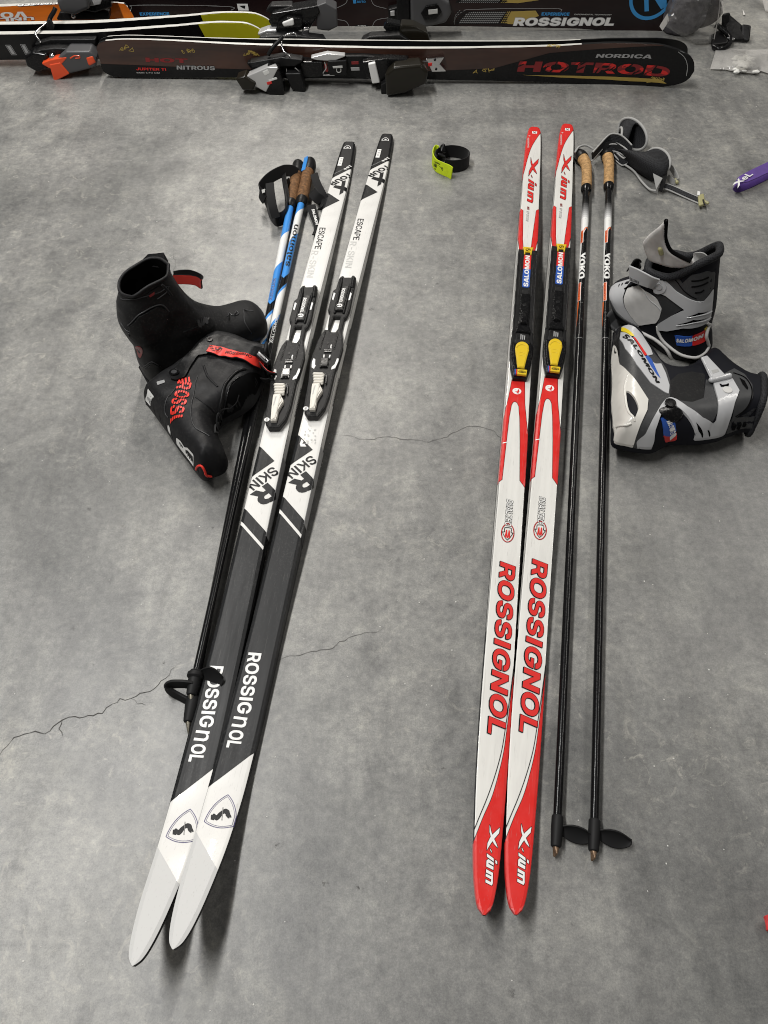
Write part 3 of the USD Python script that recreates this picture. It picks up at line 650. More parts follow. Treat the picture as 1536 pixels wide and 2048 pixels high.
    q.add('emblem_print', unary_union([Polygon(np.r_[spline([c + [-.004, -.004], c + [-.005, .002], c + [0, .001], c + [.0015, -.003]], 5), spline([c + [.002, -.0025], c + [.001, .003], c + [-.003, .0035], c + [-.0045, .0035]], 5)]).buffer(.0003), Polygon(np.r_[spline([c + [.006, .0035], c + [.0045, -.0005], c + [.001, .0035], c + [0, .0048]], 5), [c + [.003, .003]]]).buffer(.0002)]), RED, 3)
    # outlined word and oval emblem
    v3 = View(940, 740, 300 / 1536)
    a, b = np.array(pt(994, -.30)), np.array(pt(1046, -.26))
    g = place(fit_text('DUALTEC', b[0] - a[0], .0098, 700, .25), a, (1, 0))
    q.add('outlined_lettering', g.buffer(.0006), 'ink_black', 2); q.add('outlined_lettering', g.buffer(-.0001), 'ink_white', 2.6)
    c = np.array(pt(1061, -.05)); e = affinity.translate(affinity.scale(Point(0, 0).buffer(1, 24), (_u(1080) - _u(1042)) / 2, .0105, origin=(0, 0)), *c)
    q.add('oval_emblem', e.difference(e.buffer(-.0017)), 'ink_darkred', 2)
    q.add('oval_emblem', e.buffer(-.0006).difference(e.buffer(-.0012)), 'ink_red', 2.5)
    d = (_u(1080) - _u(1042)) / 2
    s1 = affinity.translate(blob([(-.55 * d, -.0055), (-.1 * d, -.0055), (-.1 * d, -.008), (.1 * d, -.0078), (.8 * d, 0), (.1 * d, .0078), (-.1 * d, .008), (-.1 * d, .0055), (-.55 * d, .0055)], 2), *c)
    q.add('oval_emblem_shield', s1.difference(s1.buffer(-.0011)), 'ink_black', 2.5)
    q.add('oval_emblem_print', unary_union([LineString([c + [.5 * d, y0], c + [-.25 * d, y1]]).buffer(.0009) for y0, y1 in ((-.0035, -.002), (-.0008, -.002), (.0008, .002), (.0035, .002))]), 'ink_red', 3)
    # the big word
    a, b = np.array(pt(1119, -.42)), np.array(pt(1464, -.50))
    g = place(fit_text('ROSSIGNOL', b[0] - a[0], .0232, 800, .28), a, (1, 0))
    q.add('lettering_shadow', affinity.translate(g, .0006, -.0009).union(g).buffer(.0006), 'ink_black', 2); q.add('lettering', g.buffer(-.0002), 'ink_red', 2.6)
    # tip
    bnd = [pt(1324, 1.04), pt(1390, .92), pt(1450, .81), pt(1497, .70), pt(1544, .46), pt(1591, .12), pt(1637, -.44), pt(1688, -1.06)]
    lin = [pt(1324, 1.0), pt(1390, .84), pt(1450, .69), pt(1497, .54), pt(1544, .24), pt(1591, -.18), pt(1637, -.72), pt(1664, -1.06)]
    red('red_tip_panel', [(_u(1324), H)] + [tuple(p) for p in spline(bnd, 6)] + [(_u(1688), -H), (r.L + .01, -H), (r.L + .01, H)])
    q.add('fine_line', LineString(spline(lin, 6)).buffer(.0005), 'ink_black', 2)
    g = xium(pt(1650, -.02), _u(1768) - _u(1650), .0132)
    q.add('lettering_outline', g.buffer(.0007), 'ink_black', 2.6); q.add('lettering', g, 'ink_white', 3.2)
    q.u = _u
    return q
RP = red_prints(R2)
def sns_binding(ski, ref, parent):
    v = View(990, 480, 260 / 1536); k = ski.L / ref.L
    zb = float(ski.zt(RP.u(640) * k)) + .0003
    X = lambda py: RP.u(py) * k
    # measured along the ski from the photograph rows, across in metres
    w = .0218
    def S(pts): return Polygon([(X(a), b) for a, b in pts]).buffer(0)
    base = S([(503, -.0198), (503, .0198), (600, .0197), (668, .0197), (690, .0212), (705, .0212), (735, .0182), (757, .0125), (758, -.0125), (735, -.0182), (705, -.0212), (690, -.0212), (668, -.0197), (600, -.0197)])
    b = put(parent, 'binding', slab(base, zb - .002, zb + .0055, .0015), 'plastic_black')
    put(b, 'front_shell', slab(S([(690, -.0205), (690, .0205), (712, .0200), (738, .0162), (756, .0115), (756, -.0115), (738, -.0162), (712, -.0200)]), zb, zb + .0125, .004), 'plastic_gloss')
    put(b, 'guide_rail', slab(S([(590, -.0092), (590, .0092), (650, .0098), (660, .0135), (667, .0135), (667, -.0135), (660, -.0135), (650, -.0098)]), zb, zb + .0105, .002), 'plastic_gloss')
    put(b, 'guide_block', slab(S([(625, -.0068), (625, .0068), (652, .0068), (652, -.0068)]).buffer(-.001).buffer(.001), zb + .008, zb + .0150, .0025), 'plastic_gloss')
    put(b, 'screw', slab(Point(X(613), 0).buffer(.0042), zb + .008, zb + .0112, .0006), 'plastic_black')
    for s in (-1, 1):
        put(b, 'ridge', rhull([[X(512), s * .0186, zb + .0055], [X(664), s * .0182, zb + .0055]], .0016), 'plastic_black')
        put(b, 'ridge', rhull([[X(530), s * .0125, zb + .0052], [X(590), s * .0125, zb + .0052]], .0012), 'plastic_black')
    put(b, 'plug', slab(S([(580, -.0072), (580, .0072), (597, .0072), (601, 0), (597, -.0072)]), zb + .003, zb + .0068, .001), 'plastic_dark')
    put(b, 'bridge', slab(S([(667, -.0120), (667, .0120), (690, .0125), (690, -.0125)]), zb + .003, zb + .0078, .001), 'plastic_black')
    for j in range(3):
        put(b, 'small_print', sheet(S([(670 + j, -.0040 + .0034 * j), (681, -.0040 + .0034 * j), (681, -.0022 + .0034 * j), (670 + j, -.0022 + .0034 * j)]), lambda q: np.c_[q, np.full(len(q), zb + .0081)]), 'ink_grey', False)
    put(b, 'front_hinge', slab(S([(682, -.0145), (682, .0145), (694, .0145), (694, -.0145)]), zb + .003, zb + .0110, .002), 'plastic_dark')
    # yellow lever
    lever = Polygon(np.r_[[(X(744), -.0062), (X(744), .0062), (X(722), .0098)], spline([(X(706), .0128), (X(697), .0112), (X(692), .006), (X(690.5), 0), (X(692), -.006), (X(697), -.0112), (X(706), -.0128)], 5), [(X(722), -.0098)]]).buffer(0)
    l = put(b, 'lever', slab(lever, zb + .010, zb + .0158, .002), 'plastic_yellow')
    arc = [(X(707) + .013 * math.cos(a) * -1.0, .0105 * math.sin(a)) for a in np.linspace(-1.35, 1.35, 14)]
    put(l, 'thumb_rim', tube([(a, c, zb + .0157) for a, c in arc], .0011, 8), 'plastic_yellow')
    for d in (0, 6): put(l, 'thumb_rib', tube([(X(716 + d) - .004 * math.cos(a), .0045 * math.sin(a), zb + .0156) for a in np.linspace(-1.2, 1.2, 8)], .0007, 6), 'plastic_yellow')
    plate = S([(746, -.0108), (746, .0112), (756, .0105), (756, -.0100)]).buffer(-.001).buffer(.001)
    pl = put(b, 'name_plate', slab(plate.buffer(.0004).intersection(S([(740, -.0058), (740, .02), (760, .02), (760, -.0058)])), zb + .0095, zb + .0134, .0006), 'plastic_yellow')
    put(b, 'blue_red_patch', slab(S([(746, -.0110), (746, -.0085), (756, -.0078), (756, -.0100)]), zb + .0095, zb + .0132, .0004), 'ink_blue')
    put(b, 'blue_red_patch', slab(S([(746, -.0084), (746, -.0062), (756, -.0060), (756, -.0077)]), zb + .0095, zb + .0132, .0004), 'ink_red')
    c = np.array([X(751), .0026]); on = lambda z: (lambda q: np.c_[q, np.full(len(q), zb + z)])
    e = affinity.scale(Point(*c).buffer(.0066, 16), .48, 1); e2 = affinity.scale(Point(*c).buffer(.0034, 12), .62, 1)
    put(pl, 'emblem', sheet(e.difference(affinity.scale(Point(*c).buffer(.0050, 16), .52, .98)).union(e2.difference(e2.buffer(-.0006))).union(LineString([c + [-.0012, -.002], c + [0, -.0006], c + [0, .0006], c + [.0012, .002]]).buffer(.0005)), on(.0137)), 'ink_black', False)
    # rear yellow clip with emblem
    y = put(b, 'rear_clip', slab(S([(499.5, -.0112), (499.5, .0112), (506, .0085), (513, .0078), (513, .0052), (509, .0050), (509, -.0050), (513, -.0052), (513, -.0078), (506, -.0085)]).union(Point(X(505), 0).buffer(.0060)), zb + .001, zb + .0075, .001), 'plastic_yellow')
    c = np.array([X(505), 0.0]); put(y, 'emblem', sheet(Point(*c).buffer(.0052).difference(Point(*c).buffer(.0042)).union(LineString(spline([c + [.001, -.0035], c + [.0025, -.001], c + [0, 0], c + [-.0025, .001], c + [-.001, .0035]], 4)).buffer(.0007)), on(.0078)), 'ink_black', False)
    # name strip, blue to red
    u0, u1, um = X(514), X(575), X(540)
    strip = box(u0, -.0075, u1, .0075).buffer(-.004).buffer(.004).union(box(u0, -.0075, u0 + .01, .0075))
    put(b, 'name_strip', slab(strip.intersection(box(um, -1, 9, 1)), zb + .003, zb + .0066, .0004), 'ink_blue')
    put(b, 'name_strip', slab(strip.intersection(box(0, -1, um - .00005, 1)), zb + .003, zb + .0066, .0004), 'ink_red')
    g = fit_text('SALOMON', u1 - u0 - .004, .0092, 850, .12); g = place(g, (u1 - .0015, .0046), (-1, 0))
    put(b, 'lettering', sheet(g, on(.0069)), 'ink_white', False)
def build_race(ski, label):
    t = thing('cross_country_ski', label, 'ski', ski.M, None)
    top, side = ski.body()
    put(t, 'top_sheet', top, 'ski_pearl', 40); put(t, 'side_wall', side, 'ski_side', 40)
    # pale upper side wall
    for sg in (-1, 1):
        us = np.linspace(.06, ski.L * .80, 90); P = np.array([(u, sg * (float(ski.hw(u)) + kk * (float(ski.th(u)) - .006))) for u in us for kk in (0.02, 1)])
        V = ski.on(.00015)(P); Fs = [f for i in range(len(us) - 1) for f in ([2 * i, 2 * i + 1, 2 * i + 3], [2 * i, 2 * i + 3, 2 * i + 2])]
        put(t, 'pale_side_strip', trimesh.Trimesh(V, Fs, process=False), 'ski_pearl', 40)
    RP.lay(ski, t); sns_binding(ski, R2, t)
    return t
build_race(R1, 'red and white racing ski with yellow binding lever, farther from the black poles')
build_race(R2, 'red and white racing ski with yellow binding lever, right beside the black poles')
# ------------------------------------------------------------------ poles
look('cork', (0.50, 0.30, 0.13), 0.75, spec=0.3, var=0.55, vscale=160, bump=0.0006, bscale=500)
look('cork_dark', (0.20, 0.10, 0.042), 0.75, spec=0.3, var=0.65, vscale=150, bump=0.0006, bscale=500)
look('pole_blue', (0.055, 0.30, 0.78), 0.28, coat=0.4)
look('pole_black', (0.010, 0.010, 0.011), 0.24, coat=0.4, rvar=0.06, vscale=200)
look('rubber', (0.018, 0.018, 0.019), 0.6, edge=0.0008)
look('webbing', (0.012, 0.012, 0.013), 0.8, spec=0.3, sheen=0.1, bump=0.0004, bscale=1400)
look('webbing_grey', (0.40, 0.40, 0.39), 0.7, spec=0.3, bump=0.0003, bscale=900)
look('tip_metal', (0.30, 0.20, 0.13), 0.45, metallic=0.7, var=0.5, vscale=300)
look('carbide', (0.40, 0.37, 0.30), 0.35, metallic=0.9)
def mesh_cloth(name):
    n = {'tc': ('texture_coordinate', {}), 'v': ('voronoi_texture', {'scale': 330.0, 'randomness': 0.25}), 'r': ('rgb_ramp', {'ramp': [(0.2, (0.003, 0.003, 0.004)), (0.6, (0.024, 0.025, 0.028))]}),
         'b': ('bump', {'strength': 0.8, 'distance': 0.0008}), 'p': ('principled_bsdf', {'roughness': 0.7, 'specular_ior_level': 0.3})}
    LOOK[name] = usdkit.material(stage, '/World/Looks/' + name, n, [('tc.object', 'v.vector'), ('v.distance', 'r.fac'), ('r.color', 'p.base_color'), ('v.distance', 'b.height'), ('b.normal', 'p.normal')], surface='p.BSDF')
mesh_cloth('mesh_cloth')
class Pole:
    """A shaft between two points; s runs from the grip to the tip, w around it (0 on top, + to the right of the picture)."""
    def __init__(s, a, b, r0, r1):
        s.a, s.b = np.asarray(a, float), np.asarray(b, float); s.L = np.linalg.norm(s.b - s.a); s.d = (s.b - s.a) / s.L; s.r0, s.r1 = r0, r1
        s.x = unit(np.cross(s.d, (0, 0, 1))) * -1; s.x = s.x if s.x[0] > 0 else -s.x; s.z = unit((0, 0, 1) - s.d * s.d[2])
    def r(s, t): return s.r0 + (s.r1 - s.r0) * np.clip(t / s.L, 0, 1)
    def on(s, off):
        def fn(q):
            t, w = q[:, 0], q[:, 1]; r = s.r(t); al = w / r; r = r + off
            return s.a + t[:, None] * s.d + (r * np.sin(al))[:, None] * s.x + (r * np.cos(al))[:, None] * s.z
        return fn
    def at(s, py):
        lo, hi = -0.2, s.L + 0.2
        for _ in range(40):
            m = (lo + hi) / 2; w = s.a + s.d * m - EYE; v = 1024 + FPX * (w @ np.array([0, -SP, -CP])) / (w @ np.array([0, CP, -SP]))
            lo, hi = (m, hi) if v < py else (lo, m)
        return (lo + hi) / 2
    def pt(s, t, x=0.0, z=0.0): return s.a + s.d * t + s.x * x + s.z * z
    def shaft(s): return tube([s.a + s.d * s.L * k / 24 for k in range(25)], [float(s.r(s.L * k / 24)) for k in range(25)], 20)
    def decal(s, parent, name, g, mat, layer=1):
        v, f = flat(g, .0025, True)
        if len(v): put(parent, name, trimesh.Trimesh(s.on(.00012 * layer)(v), f, process=False), mat, 60)
    def band(s, t0, t1, k0, k1=None, w=.0245):
        k1 = k0 if k1 is None else k1
        return Polygon([(t0 - k0 * w, -w), (t0 + k0 * w, w), (t1 + k1 * w, w), (t1 - k1 * w, -w)])
    def text(s, txt, t0, t1, h, w=0.0, weight=700, up=True, slant=0.0):
        """Reads towards the grip when up."""
        g = fit_text(txt, t1 - t0, h, weight, slant)
        return place(g, (t1, w + h / 2), (-1, 0)) if up else place(g, (t0, w - h / 2), (1, 0))
def paddle(pole, t, side, length, hgt, lean, hole=False, name='basket', parent=None, rise=0.0):
    """Half basket: a cupped blade standing out from the shaft."""
    n, m = 18, 11; ring = []
    def f(a, b, off):       # a 0..1 outward, b -1..1 across
        hh = hgt * (0.18 + 1.0 * max(0.0, math.sin(math.pi * (0.10 + 0.90 * min(a, 1)) ** 1.15)) ** 0.75) * (1 if a < .99 else .35)
        fwd = lean * (0.25 - 0.75 * b) * hh / hgt + .005 * a * a + .004 * (b * b) + off
        return pole.pt(t + fwd, side * (.004 + length * a), b * hh + rise * a - .001)
    V, Fs = [], []
    for o in (0, -.0018):
        for i in range(n):
            for j in range(m): V.append(f(i / (n - 1), -1 + 2 * j / (m - 1), o))
    N = n * m
    def inside(i, j): return hole and 0.30 < (i + .5) / (n - 1) < 0.72 and abs(-1 + 2 * (j + .5) / (m - 1)) < 0.45
    for i in range(n - 1):
        for j in range(m - 1):
            a, b, c, d = i * m + j, (i + 1) * m + j, (i + 1) * m + j + 1, i * m + j + 1
            if inside(i, j): continue
            Fs += [[a, b, c], [a, c, d], [a + N, c + N, b + N], [a + N, d + N, c + N]]
            for (p, q, ii, jj) in ((a, b, i, j - 1), (c, d, i, j + 1), (b, c, i + 1, j), (d, a, i - 1, j)):
                if not (0 <= ii < n - 1 and 0 <= jj < m - 1) or inside(ii, jj): Fs += [[p, p + N, q + N], [p, q + N, q]]
    return put(parent, name, trimesh.Trimesh(np.array(V), Fs, process=False), 'rubber', 50)
# ---- black poles with pale cork, right of the racing skis
def black_pole(name, label, ptop, pbot, zt, zb, bend, has_strap, sw):
    p = Pole(G(*ptop, zt), G(*pbot, zb), .0082, .0056)
    t = thing(name, label, 'ski pole')
    put(t, 'shaft', p.shaft(), 'pole_black', 60)
    A = lambda py: p.at(py)
    # grip
    gl = [p.pt(.012, 0, 0), p.pt(-.02, 0, .0), p.pt(-.055, -.001 * bend, .001), p.pt(-.085, -.003 * bend, .002), p.pt(-.105, -.007 * bend, .002), p.pt(-.120, -.012 * bend, .001)]
    g = spline(gl, 6); put(t, 'grip', tube(g, np.interp(np.linspace(0, 1, len(g)), [0, .12, .45, .8, 1], [.0112, .0122, .0119, .0134, .0140]), 24), 'cork', 60)
    c = spline([gl[-1], p.pt(-.137, -.020 * bend, 0), p.pt(-.148, -.030 * bend, -.001)], 6)
    put(t, 'grip_cap', tube(c, np.interp(np.linspace(0, 1, len(c)), [0, .3, .75, 1], [.0155, .0165, .0140, .006]), 20), 'plastic_black', 60)
    put(t, 'collar', tube([p.pt(.008), p.pt(.012), p.pt(.024), p.pt(.030)], [.0125, .0128, .0120, .0090], 20), 'plastic_gloss', 40)
    # paint
    for k in range(9):
        g_ = .012 + .75 * ((k + .5) / 9) ** 2.2; nm_ = 'pole_fade_%d' % k
        if nm_ not in LOOK: look(nm_, (g_, g_, g_), .28, coat=.3)
        a_, b_ = A(404), A(440); p.decal(t, 'fading_ring', p.band(a_ + (b_ - a_) * k / 9, a_ + (b_ - a_) * (k + 1) / 9, 0), nm_, 1)
    fade = [(A(440), 'ink_white'), (A(425), 'ink_palegrey'), (A(415), 'ink_grey'), (A(408), 'steel_dark')]
    end = A(463)
    tail = Polygon([(A(440), -.0245), (A(440), .0245), (end - .012, .0245), (end - .028, .012), (end + .0, .002), (end + .03, -.0055), (end + .2, -.0085), (end + .2, -.0135), (end, -.0245)])
    p.decal(t, 'white_flash', tail, 'ink_white', 1)
    arc = spline([(A(486), -.0065), (A(475), -.0055), (A(465), -.0015), (A(460), .004), (A(463), .008)], 6)
    p.decal(t, 'orange_arc', LineString(arc).buffer(.0011), 'ink_orange', 2)
    for y0, y1 in ((466, 491), (570, 607)):
        b = box(A(y0), -.0092 + sw, A(y1), -.0016 + sw).buffer(-.001).buffer(.001)
        p.decal(t, 'orange_label', b, 'ink_orange', 2); p.decal(t, 'orange_label_rim', b.difference(b.buffer(-.0009)), 'ink_white', 3)
        p.decal(t, 'label_print', p.text('SKIING' if y0 < 500 else 'CARBON', A(y0) + .003, A(y1) - .003, .0036, -.0054 + sw, 600), 'ink_darkred', 3)
    w = p.text('YOKO', A(511), A(563), .0122, -.0020 + sw, 850, False)
    p.decal(t, 'lettering_rim', w.buffer(.0008), 'ink_black', 2); p.decal(t, 'lettering', w.buffer(.0003), 'ink_white', 3)
    p.decal(t, 'orange_line', Polygon([(A(608), -.0095), (A(608), -.0060), (A(655), -.0088), (A(655), -.0095)]), 'ink_orange', 2)
    p.decal(t, 'ring', p.band(A(680), A(680) + .0012, 0), 'ink_grey', 2)
    rr = random.Random(int(pbot[0]))
    chips = unary_union([Point(A(rr.uniform(430, 690)), rr.uniform(-.006, .009)).buffer(rr.uniform(.0002, .0007), 2) for _ in range(26)])
    p.decal(t, 'paint_chip', chips, 'ink_palegrey', 4)
    # ferrule, tip, basket
    f0 = p.L
    put(t, 'ferrule', tube([p.pt(f0 - .002), p.pt(f0), p.pt(f0 + .012), p.pt(f0 + .034, 0, -.001), p.pt(f0 + .036, 0, -.001)], [.0062, .0073, .0075, .0066, .0050], 20), 'rubber', 50)
    put(t, 'tip', m3.Manifold.batch_hull([ball(p.pt(f0 + .035, 0, -.001), .0042), ball(p.pt(f0 + .045, -.001, -.004), .0016, 8), ball(p.pt(f0 + .043, .001, .001), .0014, 8)]), 'tip_metal', 40)
    paddle(p, f0 + .010, 1, .041, .0068, .0085, parent=t, rise=.002)
    return p, t
P3, t3 = black_pole('ski_pole', 'black pole with pale cork grip, lying against the red ski', (1173, 372), (1115, 1634), .0155, .0115, 1.0, False, -.0012)
P4, t4 = black_pole('ski_pole', 'black pole with pale cork grip carrying the grey-edged wrist strap', (1217.5, 368), (1189, 1642), .0155, .0115, .35, True, .0010)
# ---- the grey-edged strap on the second pole
v5 = View(1130, 220, 406 / 1536)
def W(x, y, z): return G(*v5((x, y))[0], z)
def cuff(parent, rings, trim0=True, trim1=True, mat='mesh_cloth'):
    """Open sleeve over rings; each ring: centre, two half axes."""
    n = 40; a = np.linspace(0, 2 * math.pi, n, endpoint=False); R = []
    for c, e1, e2 in rings: R.append(c + np.cos(a)[:, None] * e1 + np.sin(a)[:, None] * e2)
    R = np.array(R); m = len(rings)
    RR = np.array([spline(R[:, k], 4) for k in range(n)]).transpose(1, 0, 2)
    outer = loft(RR, False)
    cen = RR.mean(1, keepdims=True); inn = RR + (cen - RR) * .07
    b = put(parent, 'sleeve', cat([outer, loft(inn[::-1], False)]), mat, 60)
    if trim0: put(b, 'trim', tube(np.vstack([RR[0], RR[0][:2]]), .0030, 8, False), 'webbing_grey', 60)
    if trim1: put(b, 'trim', tube(np.vstack([RR[-1], RR[-1][:2]]), .0034, 8, False), 'webbing_grey', 60)
    return b
st_ = t4
def trimmed(P, Wd, width, trim=.0020):
    P = np.asarray(P); Wd = unit(Wd); put(st_, 'wrist_strap', ribbon(P, Wd, .0022, width), 'mesh_cloth')
    for sg in (-1, 1): put(st_, 'strap_trim', tube(P + sg * Wd * width / 2, trim, 8), 'webbing_grey', 60)
s1 = spline([W(205, 355, .026), W(262, 290, .034), W(330, 222, .042), W(385, 215, .046), W(440, 240, .042), W(500, 300, .034)], 8)
trimmed(s1, (0, .35, 1), .020)
s2 = spline([W(215, 350, .022), W(290, 300, .024), W(370, 285, .028), W(440, 310, .028), W(480, 360, .022), W(440, 392, .012), W(370, 335, .012)], 8)
trimmed(s2, (.1, .4, 1), .016)
put(st_, 'wrist_strap', ribbon(spline([W(250, 300, .030), W(320, 262, .034), W(370, 262, .034), W(430, 300, .030)], 8), (0, .6, 1), .0025, .012), 'webbing')
cuff(st_, [(W(405, 225, .030), np.array([.004, .030, .004]), np.array([.004, .004, .022])), (W(455, 185, .032), np.array([.006, .040, .010]), np.array([.010, -.004, .026])), (W(512, 182, .033), np.array([.024, -.048, -.004]), np.array([.008, .002, .028]))])
cuff(st_, [(W(430, 352, .016), np.array([-.012, .022, .006]), np.array([-.002, -.006, .012])), (W(540, 400, .024), np.array([-.016, .036, .012]), np.array([-.006, -.020, .020])), (W(640, 430, .030), np.array([-.020, .040, .012]), np.array([.008, -.018, .026])), (W(700, 385, .036), np.array([-.010, .040, .006]), np.array([.017, -.010, .020]))], False, True)
put(st_, 'edge_trim', tube(spline([W(360, 330, .012), W(435, 400, .008), W(520, 462, .006), W(580, 540, .006), W(640, 600, .006), W(690, 612, .010)], 6), .0026, 8), 'webbing_grey', 60)
put(st_, 'grey_gusset', m3.Manifold.hull_points([W(665, 478, .040), W(738, 515, .034), W(690, 600, .016), W(672, 485, .034), W(730, 522, .028), W(694, 596, .010)]), 'webbing_grey', 30)
put(st_, 'strap_loop', ribbon(spline([W(760, 470, .034), W(745, 540, .024), W(720, 612, .010)], 6), (1, .3, 0), .003, .010), 'webbing')
put(st_, 'strap_loop', ribbon(spline([W(765, 400, .030), W(820, 460, .020), W(850, 530, .008), W(820, 545, .006), W(775, 500, .014)], 6), (0, .4, 1), .002, .012), 'webbing_grey')
tail = spline([W(735, 570, .012), W(800, 590, .010), W(900, 635, .007), W(985, 672, .006), W(1030, 690, .007)], 6)
put(st_, 'strap_tail', ribbon(tail, (.35, .8, .45), .0018, .0165), 'webbing_grey')
put(st_, 'strap_tail_mesh', ribbon(tail + np.array([0, -.0009, .0016]), (.35, .8, .45), .0014, .0105), 'mesh_cloth')
look('yellowed_plastic', (0.50, 0.47, 0.24), 0.35, trans=0.25)
bk = put(st_, 'buckle', cat([rhull([W(1015, 655, .010), W(1040, 645, .010), W(1050, 715, .010), W(1022, 720, .010)], .0035), rhull([W(1050, 690, .008), W(1080, 705, .008)], .0035)]), 'yellowed_plastic')
put(bk, 'buckle_bar', rhull([W(1045, 680, .014), W(1055, 715, .014)], .0018), 'plastic_dark')
put(st_, 'white_mark', sheet(poly([W(a, b, 0)[:2] for a, b in ((988, 655), (1008, 660), (1004, 690), (984, 684))]), lambda q: np.c_[q, np.full(len(q), .0145)]), 'ink_white', False)
put(st_, 'buckle', rhull([W(835, 530, .008), W(848, 548, .006)], .004), 'yellowed_plastic')
# strap end of the first pole
put(t3, 'strap_edge', tube(spline([G(1150, 305, .028), G(1158, 294, .034), G(1172, 291, .032), G(1186, 298, .026)], 6), .0024, 8), 'webbing_grey', 60)
# ---- blue poles with dark cork, left
def blue_pole(label, ptop, pbot, zt, zb, base, sw, wing, hole, lay, capb):
    p = Pole(G(*ptop, zt), G(*pbot, zb), .0080, .0052)
    t = thing('ski_pole', label, 'ski pole')
    put(t, 'shaft', p.shaft(), 'pole_black', 60)
    gl = [p.pt(.010), p.pt(-.02), p.pt(-.06, 0, .001), p.pt(-.092, 0, .002), p.pt(-.108, .001, .003)]
    g = spline(gl, 6); put(t, 'grip', tube(g, np.interp(np.linspace(0, 1, len(g)), [0, .15, .5, 1], [.0135, .0140, .0136, .0140]), 24), 'cork_dark', 60)
    c = spline([gl[-1], p.pt(-.128, .002, .004), p.pt(-.150, .000, .004), p.pt(-.163, -.006, .003)], 6)
    put(t, 'grip_cap', tube(c, np.interp(np.linspace(0, 1, len(c)), [0, .2, .7, 1], [.0142, .0155, .0140, .0075]), 22), 'plastic_black', 60)
    if capb:
        q = spline([p.pt(-.098, -.009, .012), p.pt(-.120, -.008, .0155), p.pt(-.145, -.008, .016), p.pt(-.160, -.010, .012)], 6)
        put(t, 'cap_inlay', ribbon(q, (1, 0, .55), .0030, .011), 'pole_blue', 60)
    put(t, 'collar', tube([p.pt(.006), p.pt(.010), p.pt(.022), p.pt(.030)], [.0136, .0142, .0132, .0092], 20), 'plastic_black', 40)
    A = p.at
    s = lay
    D = p.decal
    D(t, 'blue_section', p.band(.030, A(s[2]), 0, 1.6), 'pole_blue', 1)
    D(t, 'white_swirl', p.band(A(s[0]), A(s[1]), -1.9, -2.2, .0245), 'ink_white', 2)
    D(t, 'black_swirl', p.band(A(s[2]), A(s[3]), -2.4), 'pole_black', 2)
    D(t, 'blue_swirl', p.band(A(s[3]), A(s[4]), -2.6), 'pole_blue', 2.3); D(t, 'white_swirl', p.band(A(s[3]) + .012, A(s[4]) - .014, -2.6), 'ink_white', 3)
    if s[5]: D(t, 'blue_swirl', p.band(A(s[5]), A(s[6]), -2.6), 'pole_blue', 2.3); D(t, 'white_swirl', p.band(A(s[5]) + .010, A(s[6]) - .020, -2.6), 'ink_white', 3)
    for (txt, y0, y1, h, w, m) in base:
        D(t, 'lettering', p.text(txt, A(y0), A(y1), h, w, 700), m, 4)
    f0 = p.L
    put(t, 'ferrule', tube([p.pt(f0 - .001), p.pt(f0), p.pt(f0 + .014), p.pt(f0 + .034, 0, -.001), p.pt(f0 + .036, 0, -.001)], [.0060, .0084, .0088, .0072, .0055], 20), 'rubber', 50)
    put(t, 'tip', m3.Manifold.batch_hull([ball(p.pt(f0 + .035, 0, -.001), .0040), ball(p.pt(f0 + .050, .002, -.004), .0010, 8)]), 'carbide', 40)
    if wing > 0: paddle(p, f0 + .004, wing, .036, .0115, .014, hole, parent=t, rise=.004)
    else:
        vz = View(330, 1300, 150 / 1536); lz = spline([G(*vz((x, y))[0], z) for x, y, z in ((560, 720, .020), (430, 700, .022), (280, 692, .022), (130, 705, .020), (62, 765, .016), (130, 860, .011), (290, 950, .007), (470, 1045, .007))], 6)
        put(t, 'basket', ribbon(lz, (.25, .25, 1), .0040, np.interp(np.linspace(0, 1, len(lz)), [0, .5, 1], [.014, .015, .013])), 'rubber', 50)
    if wing > 0: put(t, 'basket_collar', tube([p.pt(f0 + .001), p.pt(f0 + .004), p.pt(f0 + .009), p.pt(f0 + .012)], [.0085, .0115, .0115, .0088], 20), 'rubber', 40)
    return p, t
PL, tl = blue_pole('blue and white pole with dark cork grip, inside the black wrist loop', (583, 402), (386.5, 1394), .016, .010, [('salomon', 545, 460, .0100, .0075, 'ink_black')][:0] + [('X3D/CLICK', 562, 606, .0058, -.001, 'ink_navyline')], 0, -1, True, (474, 536, 614, 634, 700, None, None), False)
PR, tr = blue_pole('blue and white pole with dark cork grip and blue top, beside the lettered strap', (605, 396), (393, 1342), .018, .018, [('salomon', 455, 538, .0115, .0005, 'ink_black'), ('SALOMON', 636, 690, .0052, .0045, 'ink_white')], 0, 1, False, (428, 480, 562, 582, 655, None, None), True)
v7 = View(480, 250, 320 / 1536)
def Q(x, y, z): return G(*v7((x, y))[0], z)
put(tl, 'wrist_strap', ribbon(spline([Q(545, 470, .030), Q(490, 440, .040), Q(410, 445, .046), Q(300, 500, .050), Q(220, 575, .048), Q(195, 640, .042), Q(240, 715, .034)], 8), (.05, .5, 1), .0028, .026), 'webbing')
put(tl, 'wrist_strap', ribbon(spline([Q(285, 560, .060), Q(295, 660, .060), Q(315, 780, .048), Q(345, 890, .030)], 8), (1, .12, .1), .0026, .019), 'webbing')
put(tl, 'wrist_strap', ribbon(spline([Q(215, 640, .030), Q(255, 720, .022), Q(290, 830, .017), Q(350, 905, .016), Q(420, 880, .018), Q(452, 790, .020), Q(440, 690, .022), Q(440, 610, .024), Q(480, 560, .026)], 8), (.1, .25, 1), .0028, .030), 'webbing')
